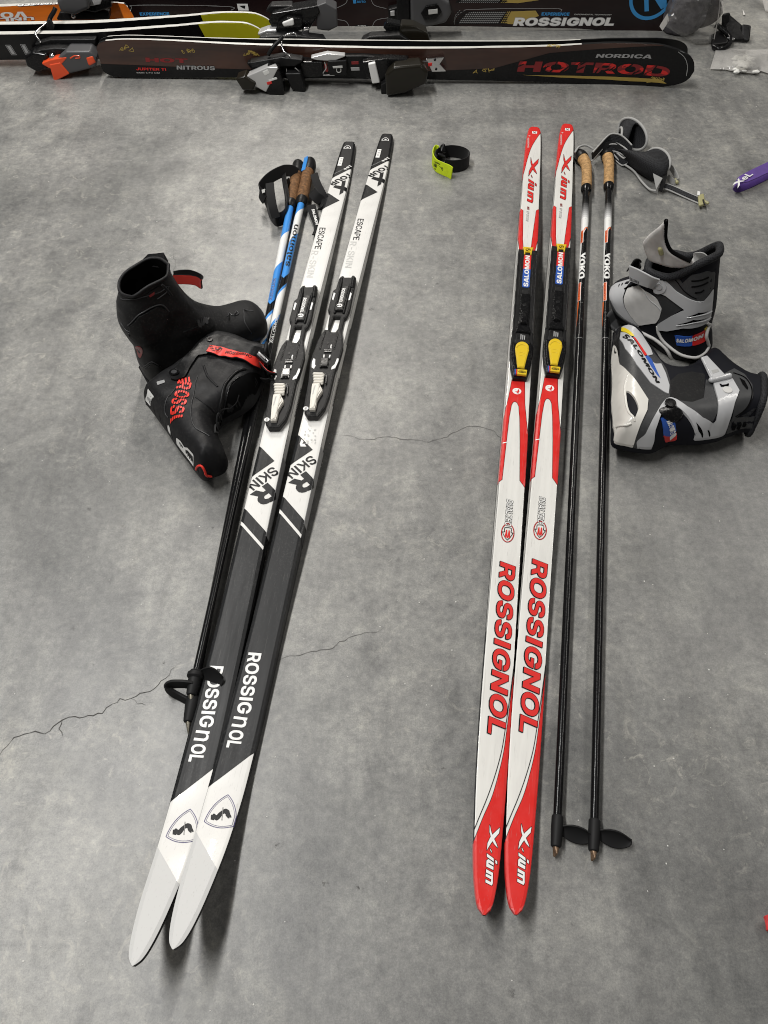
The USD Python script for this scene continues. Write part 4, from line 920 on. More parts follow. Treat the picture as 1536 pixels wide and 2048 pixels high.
put(tl, 'strap_lining', ribbon(spline([Q(420, 470, .040), Q(430, 560, .040), Q(445, 640, .034), Q(455, 720, .026)], 8), (.9, .2, .5), .002, .012), 'plastic_dark')
tg = [Q(208, 622, .052), Q(238, 612, .056), Q(240, 645, .052), Q(212, 655, .048)]
put(tl, 'strap_tag', m3.Manifold.hull_points(tg + [q + np.array([0, .001, -.001]) for q in tg]), 'ink_palegrey', 30)
put(tr, 'wrist_strap', ribbon(spline([Q(712, 470, .030), Q(740, 560, .032), Q(785, 650, .026), Q(820, 720, .016), Q(800, 790, .008)], 8), (.9, .3, .25), .0026, .018), 'webbing')
put(tr, 'wrist_strap', ribbon(spline([Q(690, 640, .026), Q(730, 690, .022), Q(790, 740, .012), Q(770, 800, .006)], 8), (.7, .5, .7), .0026, .024), 'webbing')
tl2 = spline([Q(680, 770, .014), Q(705, 850, .010), Q(730, 930, .008), Q(742, 1000, .007), Q(728, 1055, .007)], 8)
put(tr, 'strap_tail', ribbon(tl2, (1, .18, 0), .0030, np.interp(np.linspace(0, 1, len(tl2)), [0, .35, .7, 1], [.022, .019, .014, .017])), 'webbing')
a, b = Q(698, 815, .0137), Q(738, 965, .0105); d = unit(b - a); g = fit_text('SALOMON', np.linalg.norm(b - a), .0062, 700)
e = unit(np.cross((0, 0, 1), d))
put(tr, 'lettering', sheet(g, lambda q: a + q[:, :1] * d + q[:, 1:] * e + np.array([-.0025, 0, .002])), 'ink_white', False)
# ------------------------------------------------------------------ boots
look('boot_black', (0.013, 0.013, 0.014), 0.62, spec=0.35, var=0.3, vscale=30, bump=0.0005, bscale=900, sheen=0.05, dust=0.1)
look('boot_softshell', (0.018, 0.018, 0.020), 0.55, spec=0.4, bump=0.0004, bscale=260, rvar=0.1, vscale=25, dust=0.1)
look('boot_rubber', (0.012, 0.012, 0.013), 0.42, spec=0.4, rvar=0.1, vscale=30, dust=0.1)
look('boot_seam', (0.036, 0.036, 0.038), 0.45)
look('boot_lining', (0.006, 0.006, 0.0065), 0.95, spec=0.1)
look('boot_silver', (0.52, 0.525, 0.535), 0.30, metallic=0.0, coat=0.15, spec=0.5, rvar=0.06, vscale=20)
look('boot_grey', (0.68, 0.67, 0.65), 0.55, var=0.14, vscale=40, bump=0.0005, bscale=500)
look('boot_white', (0.74, 0.72, 0.67), 0.30, coat=0.2, var=0.08, vscale=14)
look('boot_charcoal', (0.040, 0.041, 0.043), 0.48, rvar=0.06, vscale=30, bump=0.0002, bscale=900, dust=0.15)
look('boot_navy', (0.006, 0.007, 0.014), 0.7, spec=0.3, bump=0.0003, bscale=900)
look('suede', (0.64, 0.62, 0.60), 0.85, var=0.22, vscale=35, bump=0.0005, bscale=700, spec=0.2)
look('strap_red', (0.80, 0.040, 0.025), 0.45)
def resample(line, step):
    n = max(2, int(math.ceil(line.length / step))); return np.array([line.interpolate(k / n, normalized=True).coords[0] for k in range(n + 1)])
class Puff:
    """A body with a given side outline (local x, y) and rounded thickness (local z); part of the outline may be open."""
    def __init__(s, M, outline, W, R, open_=(), step=.006, low=1.0, wrinkle=0.0):
        s.low, s.wr = low, wrinkle
        s.M, s.Mi = np.asarray(M, float), np.linalg.inv(M); s.W, s.R = W, R
        s.g = Polygon(outline).buffer(0)
        s.open = LineString(open_) if len(open_) else None
        ring = LineString(s.g.exterior.coords)
        s.edge = ring.difference(s.open.buffer(1e-6)) if s.open is not None else ring
        s.step = step
    def half(s, q, wr=True):
        d = shapely.distance(shapely.points(np.asarray(q)), s.edge); t = np.clip(d / s.R, 0, 1)
        w = s.W(q) if callable(s.W) else s.W
        r = np.sqrt(np.clip(1 - (1 - t) ** 2.2, 0, 1))
        if s.wr and wr: w = w + s.wr * 2 * (meshkit.fbm(np.c_[np.asarray(q) * [26, 40], np.zeros(len(q))], 3, 5) - .5) * t
        return w * r
    def mesh(s, shrink=0.0):
        g = s.g; pts = []
        x0, y0, x1, y1 = g.bounds; X, Y = np.meshgrid(np.arange(x0, x1, s.step), np.arange(y0, y1, s.step)); P = np.c_[X.ravel(), Y.ravel()]
        P = P[shapely.contains(g.buffer(-.0075), shapely.points(P))]; pts.append(P)
        for b in (.0008, .0028, .006):
            for p in polys(g.buffer(-b)): pts.append(resample(LineString(p.exterior.coords), s.step)[:-1])
        E = resample(LineString(g.exterior.coords), s.step * .8)[:-1]; pts.append(E)
        P = np.vstack(pts); T = Delaunay(P).simplices; c = P[T].mean(1); T = T[shapely.contains(g, shapely.points(c))]
        h = s.half(P); h = np.maximum(h - shrink, 0)
        a = P[T]; cr = (a[:, 1, 0] - a[:, 0, 0]) * (a[:, 2, 1] - a[:, 0, 1]) - (a[:, 1, 1] - a[:, 0, 1]) * (a[:, 2, 0] - a[:, 0, 0])
        T[cr < 0] = T[cr < 0][:, [0, 2, 1]]
        top = np.c_[P, h]; bot = np.c_[P, -h if s.low == 1 else -np.minimum(h * s.low, s.low * .9 * shapely.distance(shapely.points(P), s.edge))]; N = len(P)
        m = trimesh.Trimesh(np.vstack([top, bot]), np.vstack([T, T[:, ::-1] + N]), process=False); m.merge_vertices(digits_vertex=6)
        return s.to(m)
    def to(s, m):
        m = m.copy(); m.apply_transform(s.M); return m
    def on(s, off=.0005, side=1):
        def fn(q):
            h = np.maximum(s.half(q), 0) + off; v = np.c_[q, side * h]; return (s.M[:3, :3] @ v.T).T + s.M[:3, 3]
        return fn
    def q(s, px, py, dz=0.0):
        o = s.Mi @ np.r_[EYE, 1]; d = s.Mi[:3, :3] @ ray(px, py); t = (dz - o[2]) / d[2]; return (o[:3] + d * t)[:2]
    def near(s, px, py, side=1):
        """Pixel -> local (x, y) on the near face."""
        dz = np.linspace(.075, 0, 151); o = s.Mi @ np.r_[EYE, 1]; d = s.Mi[:3, :3] @ ray(px, py)
        Q_ = o[:2] + ((side * dz - o[2]) / d[2])[:, None] * d[:2]
        h = s.half(Q_, False) * shapely.contains(s.g, shapely.points(Q_)); k = np.nonzero(h >= dz)[0]
        if len(k): return Q_[k[0]]
        e = s.edge.interpolate(s.edge.project(Point(*Q_[-1]))); e = np.array([e.x, e.y]); return Q_[-1] + unit(Q_[-1] - e + 1e-9) * .006
    def P(s, pts, sm=0): 
        p = [s.near(*a) for a in pts]; g = shapely.make_valid(Polygon(spline(p, sm, True)) if sm else Polygon(p)).intersection(s.g.buffer(-.0006))
        return unary_union(polys(g) if g.geom_type != 'GeometryCollection' else [z for q in g.geoms for z in polys(q)])
    def patch(s, parent, name, g, mat, off=.0008, side=1, skirt=True, step=.008):
        fn = s.on(off, side); V_, F_, k_ = [], [], 0
        for p in polys(g):
            q_ = p.buffer(-.0004); E_ = [resample(LineString(r.coords), .0028)[:-1] for r in [p.exterior] + list(p.interiors)]
            x0, y0, x1, y1 = p.bounds; X, Y = np.meshgrid(np.arange(x0, x1, step * .6), np.arange(y0, y1, step * .6)); C_ = np.c_[X.ravel(), Y.ravel()]; C_ = C_[shapely.contains(p.buffer(-.0020), shapely.points(C_))]
            A_ = np.vstack(E_ + [C_])
            if len(A_) < 4: continue
            T_ = Delaunay(A_).simplices; T_ = T_[shapely.contains(p.buffer(.0002), shapely.points(A_[T_].mean(1)))]
            a_ = A_[T_]; cr = (a_[:, 1, 0] - a_[:, 0, 0]) * (a_[:, 2, 1] - a_[:, 0, 1]) - (a_[:, 1, 1] - a_[:, 0, 1]) * (a_[:, 2, 0] - a_[:, 0, 0]); T_[cr < 0] = T_[cr < 0][:, [0, 2, 1]]
            V_.append(A_); F_.append(T_ + k_); k_ += len(A_)
        if not V_: return None
        v, f = np.vstack(V_), np.vstack(F_)
        ms = [trimesh.Trimesh(fn(v), f if side > 0 else f[:, ::-1], process=False)]
        if skirt:
            lo = s.on(-.0010, side)
            for p in polys(g):
                for r in [p.exterior] + list(p.interiors):
                    e = resample(LineString(r.coords), .004); a, b = fn(e), lo(e); n = len(e)
                    ms.append(trimesh.Trimesh(np.vstack([a, b]), [t for i in range(n - 1) for t in ([i, i + n, i + n + 1], [i, i + n + 1, i + 1])], process=False))
        return put(parent, name, ms, mat, 35)
    def seam(s, parent, name, pts, r, mat, off=.0006, side=1, sm=6):
        p = np.array([s.near(*a, side) for a in pts]); c = spline(p, sm) if len(p) > 2 else p
        return put(parent, name, tube(s.on(off, side)(c), r, 8), mat, 60)
    def text(s, parent, txt, p0, p1, h, mat, off=.0016, side=1, weight=800, slant=0.0, stripes=0):
        a, b = s.near(*p0, side), s.near(*p1, side); g = place(fit_text(txt, np.linalg.norm(b - a), h, weight, slant), a, unit(b - a))
        if stripes:
            d = unit(b - a); n = np.array([-d[1], d[0]]); L = np.linalg.norm(b - a)
            cuts = unary_union([Polygon([a + n * (h * k / stripes - .00035) - d * .002, a + n * (h * k / stripes - .00035) + d * (L + .01), a + n * (h * k / stripes + .00035) + d * (L + .01), a + n * (h * k / stripes + .00035) - d * .002]) for k in range(1, stripes)])
            g = g.difference(cuts)
        fn = s.on(off, side); v, f = flat(g, .006, True)
        return put(parent, 'lettering', trimesh.Trimesh(fn(v), f, process=False), mat, False)
    def rim(s, parent, name, r, mat, lift=.0):
        c = resample(s.open, .006); h = s.half(c); up = np.r_[np.c_[c, h], np.c_[c, -(h if s.low == 1 else np.minimum(h, .012))][::-1]]; up = np.vstack([up, up[:2]])
        P = spline(up[::2], 4); P = (s.M[:3, :3] @ P.T).T + s.M[:3, 3]
        return put(parent, name, tube(P, r, 12, False), mat, 60)
def frame_flat(c, zc): return at(c[0], c[1], zc)
def frame_up(a, b, lean=0.0):
    """Upright plane through ground points a (left) and b (right); local z towards the camera."""
    a, b = np.asarray(a), np.asarray(b); ex = unit(np.r_[(b - a)[:2], 0]); ey = np.array([0, 0, 1.0]); ez = np.cross(ex, ey)
    c, s_ = math.cos(lean), math.sin(lean); ey, ez = c * ey - s_ * ez, c * ez + s_ * ey
    return at(a[0], a[1], 0, ex, ey, ez)
v4, v6b = View(200, 470, 420 / 1536), View(1180, 600, 356 / 1536)
# ---- black boot standing
M = frame_up(G(300, 752), G(522, 672))
q0 = Puff(M, [(0, 0), (.1, 0), (.1, .1)], .04, .03)
def OUT(M, pts, k=0.0, R=0.0, low=1.0):
    """Outline pixels -> local outline of a rounded body whose silhouette they are (k, R: half thickness and edge radius)."""
    t = Puff(M, [(0, 0), (.1, 0), (.1, .1)], .04, .03); P0 = np.array([t.q(*p) for p in pts])
    if not k: return list(P0)
    out = []
    for i, (p, px) in enumerate(zip(P0, pts)):
        d = unit(P0[min(i + 1, len(P0) - 1)] - P0[max(i - 1, 0)]); n = np.array([d[1], -d[0]])
        if OUT.sign < 0: n = -n
        v = M[:3, :3].T @ unit(ray(*px)); th = math.atan2(v[:2] @ n, -v[2]); dz = k * math.sin(th) * (1 if th > 0 else low)
        out.append(t.q(*px, dz) + n * R * (1 - math.cos(th)))
    return out
OUT.sign = 1
def winding(M, pts):
    t = Puff(M, [(0, 0), (.1, 0), (.1, .1)], .04, .03); q = np.array([t.q(*p) for p in pts]); x, y = q[:, 0], q[:, 1]
    return 1 if (x * np.roll(y, -1) - y * np.roll(x, -1)).sum() > 0 else -1
close = v4((120, 500), (135, 640), (195, 745), (245, 810), (265, 885), (290, 960), (340, 1045), (395, 1085), (520, 1060), (700, 985), (900, 890), (1080, 800), (1180, 745), (1218, 690), (1212, 620), (1180, 545), (1115, 495), (1040, 492), (960, 515), (880, 532), (800, 522), (720, 498), (655, 455), (590, 385), (545, 320), (515, 265))
top = v4((500, 215), (440, 235), (370, 265), (290, 310), (215, 365), (150, 420))
OUT.sign = winding(M, close + top); o1 = spline(OUT(M, close, .032, .02), 4); o2 = spline(OUT(M, top), 4)
BU = Puff(M, np.r_[o1, o2], lambda q: .044 - .010 * np.clip((q[:, 1] - .10) / .1, 0, 1), .030, o2, wrinkle=.004)
t = thing('ski_boot', 'upright black ski boot with open collar and a red pull loop behind it', 'ski boot')
put(t, 'upper', BU.mesh(), 'boot_black', 50)
put(t, 'lining', BU.mesh(.004), 'boot_lining', 50)
BU.rim(t, 'collar', .0028, 'boot_softshell')
BU.patch(t, 'cuff_panel', BU.P(v4((215, 720), (205, 660), (280, 590), (430, 520), (500, 560), (480, 640), (430, 760), (300, 790))), 'boot_rubber', .0048)
BU.seam(t, 'cuff_seam', v4((200, 660), (280, 585), (400, 525), (460, 515), (505, 560)), .0013, 'boot_seam')
BU.seam(t, 'seam', v4((150, 460), (230, 470), (330, 450), (430, 420), (490, 370)), .0009, 'boot_seam')
BU.seam(t, 'seam', v4((500, 370), (480, 420), (420, 470)), .0009, 'boot_seam')
BU.patch(t, 'shaft_label', BU.P(v4((335, 435), (435, 370), (445, 420), (350, 470))), 'boot_rubber', .0012)
BU.patch(t, 'label_print', BU.P(v4((355, 440), (395, 412), (398, 432), (362, 456))), 'ink_darkred', .0018, skirt=False)
BU.patch(t, 'buckle_plate', BU.P(v4((390, 565), (440, 545), (500, 600), (460, 635), (400, 600))), 'plastic_gloss', .0030)
BU.seam(t, 'buckle_edge', v4((455, 630), (490, 610)), .0009, 'ink_grey', .0035)
BU.patch(t, 'instep_flap', BU.P(v4((600, 710), (700, 670), (800, 590), (830, 650), (740, 720), (640, 740))), 'boot_rubber', .0034)
hs = BU.near(*v4((742, 640))[0]); g = affinity.rotate(affinity.scale(rooster((0, 0), .017), 1, 1), 60, origin=(0, 0)); BU.patch(t, 'instep_emblem', affinity.translate(g, *hs), 'boot_charcoal', .0042, skirt=False)
BU.seam(t, 'toe_seam', v4((1080, 500), (1050, 560), (1060, 640), (1110, 720)), .0010, 'boot_seam')
BU.seam(t, 'vamp_seam', v4((890, 545), (960, 580), (1010, 565), (960, 545)), .0012, 'boot_seam')
BU.patch(t, 'heel_counter', BU.P(v4((300, 960), (380, 930), (440, 960), (520, 1020), (560, 1050), (400, 1080), (340, 1040))), 'boot_rubber', .0040)
for k in range(3): BU.seam(t, 'heel_rib', v4((315 + 6 * k, 955 + 14 * k), (370, 925 + 14 * k), (425 + 5 * k, 950 + 12 * k)), .0009, 'boot_seam', .0012)
hb = BU.P(v4((262, 815), (300, 820), (308, 860), (290, 895), (270, 870)), 3); BU.patch(t, 'heel_badge', hb, 'ink_darkred', .0016); BU.patch(t, 'heel_badge_print', hb.buffer(-.0035), 'boot_black', .0024, skirt=False)
for k in range(3): BU.seam(t, 'back_rib', v4((150 + 20 * k, 640 + 30 * k), (185 + 12 * k, 690 + 20 * k), (215, 705 + 18 * k)), .0010, 'boot_seam', .0008)
# sole of the standing boot
so = [BU.q(*p) for p in v4((340, 1050), (395, 1090), (520, 1066), (700, 990), (900, 894), (1080, 804), (1185, 748))]; so = spline(so, 4)
put(t, 'sole', BU.to(cat([rhull([[a[0], a[1] - .002, -.034], [b[0], b[1] - .002, -.034], [a[0], a[1] - .002, .034], [b[0], b[1] - .002, .034]], .006, 10) for a, b in zip(so[:-1:3], so[3::3])])), 'boot_rubber', 40)
tp = spline([BU.q(*p) for p in v4((395, 275), (440, 320), (470, 360))], 4)
put(t, 'collar_drawcord', tube(BU.on(.004)(tp), .0022, 8), 'webbing', 60)
# tab at the top back and the red loop behind
def UP(x, y, d): o = BU.M; p = BU.q(*v4((x, y))[0], d); return o[:3, 0] * p[0] + o[:3, 1] * p[1] + o[:3, 2] * d + o[:3, 3]
put(t, 'pull_tab', m3.Manifold.hull_points([UP(300, 190, -.040), UP(350, 140, -.040), UP(465, 128, -.036), UP(500, 190, -.034), UP(490, 215, -.028), UP(330, 195, -.038), UP(320, 230, -.036), UP(480, 240, -.020)]), 'boot_softshell', 40)
lp = spline([UP(535, 325, -.004), UP(620, 325, -.012), UP(700, 335, -.020), UP(742, 360, -.026), UP(730, 320, -.036), UP(660, 290, -.036), UP(590, 290, -.028), UP(540, 300, -.016)], 8)
put(t, 'pull_loop', ribbon(lp, (0, .35, 1), .0016, .0165), 'webbing'); put(t, 'pull_loop_facing', ribbon(lp[:30] + np.array([0, -.0014, .0006]), (0, .35, 1), .0008, .0150), 'strap_red')
# ---- black boot lying on its side
zc = .030; M = frame_flat(G(400, 760), zc)
bl = v4((400, 1080), (352, 1128), (326, 1210), (368, 1278), (480, 1430), (580, 1580), (665, 1690), (705, 1745), (780, 1812), (832, 1785), (905, 1755), (937, 1680), (915, 1590), (872, 1490), (865, 1440), (930, 1390), (1040, 1330), (1130, 1250), (1185, 1130))
bt = v4((1215, 1060), (1235, 1010), (1245, 960), (1228, 900))
bk = v4((1120, 815), (1000, 762), (900, 735), (840, 728), (770, 765), (690, 850), (625, 920), (530, 990), (455, 1035))
OUT.sign = winding(M, bk + bl + bt); o2 = spline(OUT(M, bt, .040, .018, .3), 4); o1 = spline(OUT(M, bk + bl, .044, .020, .3), 4)
BL = Puff(M, np.r_[o1, o2], lambda q: np.full(len(q), .056), .028, o2, low=.5, wrinkle=.0035)
t = thing('ski_boot', 'black ski boot on its side with white sole marks and red strap', 'ski boot')
put(t, 'upper', BL.mesh(), 'boot_softshell', 50); put(t, 'lining', BL.mesh(.004), 'boot_lining', 50); BL.rim(t, 'collar', .0038, 'boot_softshell')
cuff_ = BL.P(v4((505, 1020), (540, 990), (600, 930), (640, 890), (690, 850), (770, 765), (840, 735), (900, 742), (1000, 770), (1120, 825), (1220, 900), (1225, 960), (1080, 930), (900, 880), (800, 870), (720, 890), (660, 970), (620, 1050), (560, 1075), (520, 1060)))
BL.patch(t, 'cuff_panel', cuff_, 'boot_rubber', .0042)
c = BL.near(*v4((547, 1020))[0]); BL.patch(t, 'pivot', Point(*c).buffer(.0085), 'plastic_gloss', .0065); BL.patch(t, 'pivot_screw', Point(*c).buffer(.0050), 'boot_charcoal', .0072)
c = BL.near(*v4((805, 778))[0]); BL.patch(t, 'rivet', Point(*c).buffer(.0055), 'plastic_gloss', .0060)
BL.text(t, 'ROSSI', v4((520, 1405))[0], v4((570, 1075))[0], .0255, 'ink_orange', .0012, 1, 800, 0, 5) if False else None
def plane_text(B, parent, txt, p0, p1, ptop, mat, weight=800, stripes=0, off=.0014):
    """Lettering from pixel p0 to p1 along its foot, with the heads towards pixel ptop."""
    a, b, c = (B.near(*p) for p in (p0, p1, ptop)); ex = b - a; h = np.linalg.norm(c - a); ey = c - a
    g = text_shape(txt, weight); x1 = g.bounds[2]; g = affinity.scale(g, 1 / x1, 1, origin=(0, 0))
    if stripes: g = g.difference(unary_union([box(-.1, k / stripes - .022, 1.1, k / stripes + .022) for k in range(1, stripes)]))
    g = affinity.affine_transform(g, [ex[0], ey[0], ex[1], ey[1], a[0], a[1]])
    B.patch(parent, 'lettering', g, mat, off, skirt=False, step=.006)
plane_text(BL, t, 'ROSSI', v4((570, 1078))[0], v4((516, 1388))[0], v4((674, 1090))[0], 'strap_red', 820, 6)
e = BL.near(*v4((575, 1075))[0])
for k in range(4):
    BL.patch(t, 'letter_stripe', BL.P(v4((572 + 24 * k, 1062 - 6 * k), (586 + 24 * k, 1060 - 6 * k), (592 + 24 * k, 1085), (578 + 24 * k, 1086))), 'strap_red', .0014, skirt=False)
BL.patch(t, 'heel_print', BL.P(v4((352, 1128), (395, 1185), (372, 1272), (335, 1230), (345, 1175))), 'ink_white', .0012)
BL.patch(t, 'heel_number', BL.P(v4((352, 1190), (380, 1215), (370, 1232), (345, 1205))), 'ink_grey', .0018, skirt=False)
BL.patch(t, 'sole_print', BL.P(v4((484, 1440), (508, 1440), (520, 1475), (560, 1540), (590, 1545), (622, 1600), (640, 1590), (680, 1635), (680, 1690), (655, 1680), (640, 1640), (590, 1600), (560, 1560), (520, 1510))).buffer(.0022).intersection(BL.g.buffer(-.0006)), 'ink_white', .0012)
BL.patch(t, 'model_mark', BL.P(v4((415, 1075), (470, 1062), (478, 1080), (420, 1100))), 'ink_grey', .0012, skirt=False)
BL.seam(t, 'toe_bumper', v4((705, 1722), (760, 1716), (772, 1752), (790, 1775), (820, 1772)), .0020, 'strap_red', .001)
BL.seam(t, 'panel_seam', v4((560, 1115), (500, 1180), (475, 1290), (500, 1340)), .0009, 'boot_seam')
BL.seam(t, 'panel_seam', v4((715, 1035), (690, 1130), (665, 1280), (690, 1400), (800, 1470)), .0010, 'boot_seam')
BL.seam(t, 'fold', v4((760, 960), (790, 1040), (860, 1110)), .0022, 'boot_softshell', -.0004)
BL.seam(t, 'fold', v4((700, 1180), (770, 1230), (840, 1300)), .0020, 'boot_softshell', -.0004)
BL.seam(t, 'zip_edge', v4((860, 1440), (870, 1330), (890, 1200), (920, 1090), (990, 1010), (1070, 985)), .0028, 'boot_rubber', .001)
BL.seam(t, 'zip', v4((885, 1400), (905, 1290), (930, 1180), (970, 1080), (1050, 1030)), .0014, 'plastic_gloss', .001)
BL.patch(t, 'front_gap', BL.P(v4((905, 1390), (925, 1240), (960, 1120), (1040, 1040), (1150, 1020), (1190, 1060), (1150, 1200), (1040, 1310))), 'boot_lining', .0022, skirt=False)
pl = spline([BL.near(*p) for p in v4((945, 1290), (905, 1300), (880, 1340), (850, 1410), (850, 1465), (875, 1470), (895, 1420), (890, 1350), (915, 1300))], 6)
put(t, 'zip_pull', tube(BL.on(.006)(pl), .0016, 8), 'webbing', 60)
dr = spline([BL.near(*p) for p in v4((1020, 1180), (1000, 1240), (950, 1290))], 5); put(t, 'drawcord', tube(BL.on(.003)(dr), .0009, 8), 'webbing', 60)
# red strap round the shaft, standing a little off at the end
sp = spline([BL.near(*p) for p in v4((797, 848), (900, 868), (1010, 897), (1110, 935), (1180, 968))], 6); on_ = BL.on(.0066)
def nrm(q): e = .004; a_, b_, c_ = on_(np.array([q])), on_(np.array([q + [e, 0]])), on_(np.array([q + [0, e]])); return unit(np.cross((b_ - a_)[0], (c_ - a_)[0]))
P = [on_(np.array([q]))[0] for q in sp]; N_ = [nrm(q) for q in sp]; n0 = len(P)
ext = [G(*v4((1225, 1000))[0], .066), G(*v4((1262, 1022))[0], .058), G(*v4((1268, 1050))[0], .048), G(*v4((1215, 1066))[0], .044), G(*v4((1120, 1030))[0], .050)]
P = np.array(P + ext); N_ = np.array(N_ + [N_[-1]] * 5); T_ = np.gradient(P, axis=0); Wd = np.cross(N_, T_); Wd[n0:] = [unit(Wd[n0 - 1])] * 5; Wd /= np.linalg.norm(Wd, axis=1, keepdims=True)
P = spline(P, 4); Wd = spline(Wd, 4); k_ = (n0 + 1) * 4; ns = np.cross(np.gradient(P, axis=0), Wd); ns /= np.linalg.norm(ns, axis=1, keepdims=True); ns *= np.sign(ns[0] @ N_[0])
stp = put(t, 'strap', ribbon(P, Wd, .0022, .0190), 'webbing'); put(t, 'strap_facing', ribbon(P[:k_] + ns[:k_] * .0014, Wd[:k_], .0012, .0178), 'strap_red')
a, b = BL.near(*v4((917, 885))[0]), BL.near(*v4((1135, 962))[0])
g = place(fit_text('ROSSIGNOL', np.linalg.norm(b - a), .0070, 650), a, unit(b - a))
put(t, 'strap_lettering', sheet(g, BL.on(.0092), .006, True), 'ink_black', False)
c = BL.near(*v4((870, 858))[0]); g = affinity.rotate(affinity.scale(shield((0, 0), .0075), 1, 1), 90 - 15, origin=(0, 0)); g = affinity.translate(g.difference(g.buffer(-.0007)).union(rooster((0, 0), .007, 100)), *c); put(t, 'strap_emblem', sheet(g, BL.on(.0094), .006, True), 'ink_black', False)
for k in range(4):
    g = Polygon([BL.near(*p) for p in v4((795 + 8 * k, 822 + 13 * k), (826 + 6 * k, 826 + 13 * k), (826 + 6 * k, 831 + 13 * k), (795 + 8 * k, 827 + 13 * k))]); put(t, 'strap_stripe', sheet(g, BL.on(.0092), .006, True), 'ink_black', False)
put(t, 'strap_buckle', rhull([G(*v4((1165, 860))[0], .088), G(*v4((1235, 925))[0], .084), G(*v4((1150, 880))[0], .086), G(*v4((1220, 940))[0], .082)], .004), 'plastic_gloss')
put(t, 'buckle_bar', rhull([G(*v4((1172, 872))[0], .093), G(*v4((1208, 905))[0], .091)], .0016), 'ink_grey')
put(t, 'zip_end', rhull([G(*v4((1150, 705))[0], .030), G(*v4((1185, 720))[0], .030)], .003), 'ink_grey')
# ---- silver boot standing
M = frame_up(G(1236, 640), G(1402, 716))
z5, z6 = v5, v6b
body = z6((1052, 300), (1050, 400), (1010, 470), (900, 502), (780, 520), (640, 455), (520, 350), (430, 265), (330, 215), (240, 160), (200, 80)) + z5((338, 1410), (352, 1335), (405, 1287), (475, 1262), (545, 1240), (600, 1200))
topl = z5((640, 1140), (740, 1160), (850, 1185), (940, 1165), (1030, 1120), (1110, 1085), (1165, 1085))
back = z5((1172, 1150), (1160, 1270), (1150, 1400), (1135, 1520), (1105, 1640))
OUT.sign = winding(M, back + body + topl); o1 = spline(OUT(M, back + body, .030, .018), 4); o2 = spline(OUT(M, topl), 4)
SU = Puff(M, np.r_[o1, o2], lambda q: .043 - .004 * np.clip((q[:, 1] - .10) / .1, 0, 1), .038, o2)
t = thing('ski_boot', 'upright silver and black ski boot with its grey tongue flap folded out', 'ski boot')
put(t, 'upper', SU.mesh(), 'boot_navy', 50); put(t, 'lining', SU.mesh(.005), 'boot_lining', 50)
SU.rim(t, 'collar', .0070, 'mesh_cloth')
SU.patch(t, 'toe_cap', SU.P(z5((338, 1410), (352, 1335), (405, 1287), (475, 1262), (545, 1245), (470, 1330), (440, 1420), (455, 1500), (500, 1570), (555, 1628), (470, 1590), (390, 1520), (350, 1460))), 'boot_silver', .0014)
SU.patch(t, 'vamp', SU.P(z5((475, 1345), (560, 1325), (640, 1385), (695, 1425), (735, 1500), (715, 1575), (690, 1610), (560, 1628), (500, 1560), (458, 1490), (448, 1420))), 'boot_grey', .0018)
SU.seam(t, 'vamp_seam', z5((605, 1370), (640, 1430), (700, 1480), (730, 1520)), .0007, 'boot_silver', .002)
SU.seam(t, 'lace_edge', z5((455, 1350), (500, 1325), (545, 1312)), .0018, 'boot_lining', .002)
SU.patch(t, 'side_panel', SU.P(z5((668, 1380), (760, 1410), (895, 1500), (800, 1560), (700, 1620), (735, 1510), (700, 1420))), 'boot_charcoal', .0012)
SU.patch(t, 'cuff_shell', SU.P(z5((638, 1175), (760, 1195), (850, 1250), (890, 1310), (960, 1245), (1080, 1215), (1150, 1215), (1142, 1330), (1050, 1443), (955, 1425), (840, 1360), (760, 1285), (680, 1255), (632, 1235))), 'boot_charcoal', .0016)
for a in (((960, 1290), (1030, 1285), (1090, 1262)), ((960, 1335), (1030, 1325), (1085, 1300)), ((985, 1380), (1030, 1375), (1055, 1358))): SU.seam(t, 'vent_groove', z5(*a), .0016, 'boot_lining', .0012)
SU.seam(t, 'cuff_seam', z5((650, 1205), (760, 1225), (830, 1275), (900, 1360), (1000, 1425)), .0008, 'boot_lining', .002)
fr = SU.P(z5((655, 1250), (700, 1250), (765, 1285), (850, 1370), (960, 1432), (1050, 1447), (1100, 1390), (1148, 1320), (1152, 1400), (1132, 1530), (1100, 1592), (900, 1645), (780, 1668), (705, 1662), (700, 1622), (800, 1560), (912, 1508), (860, 1470), (760, 1395), (690, 1372), (650, 1330)))
SU.patch(t, 'cuff_frame', fr, 'boot_silver', .0034)
for a in (((930, 1558), (1020, 1535), (1120, 1500)), ((850, 1618), (980, 1590), (1110, 1550))): SU.patch(t, 'frame_slot', SU.P(z5(a[0], (a[1][0], a[1][1] - 10), (a[2][0], a[2][1] - 2), (a[1][0], a[1][1] + 8))), 'boot_lining', .0038, skirt=False)
for a in (((928, 1566), (1020, 1549), (1122, 1510)), ((848, 1628), (980, 1604), (1112, 1560))): SU.seam(t, 'slot_edge', z5(*a), .0013, 'boot_silver', .0034)
c = SU.near(*z5((722, 1325))[0]); SU.patch(t, 'strap_anchor', SU.P(z5((680, 1270), (750, 1280), (775, 1340), (740, 1380), (680, 1370)), 3), 'boot_silver', .0050); SU.patch(t, 'rivet', Point(*c).buffer(.0062), 'boot_silver', .0064)
def SPT(x, y, d): p = SU.q(*z5((x, y))[0], d); o = SU.M; return o[:3, 0] * p[0] + o[:3, 1] * p[1] + o[:3, 2] * d + o[:3, 3]
P = spline([SPT(690, 1318, .050), SPT(640, 1300, .054), SPT(570, 1268, .050), SPT(490, 1235, .038)], 6)
put(t, 'strap', ribbon(P, (.05, -.35, 1), .0030, .0300), 'boot_silver')
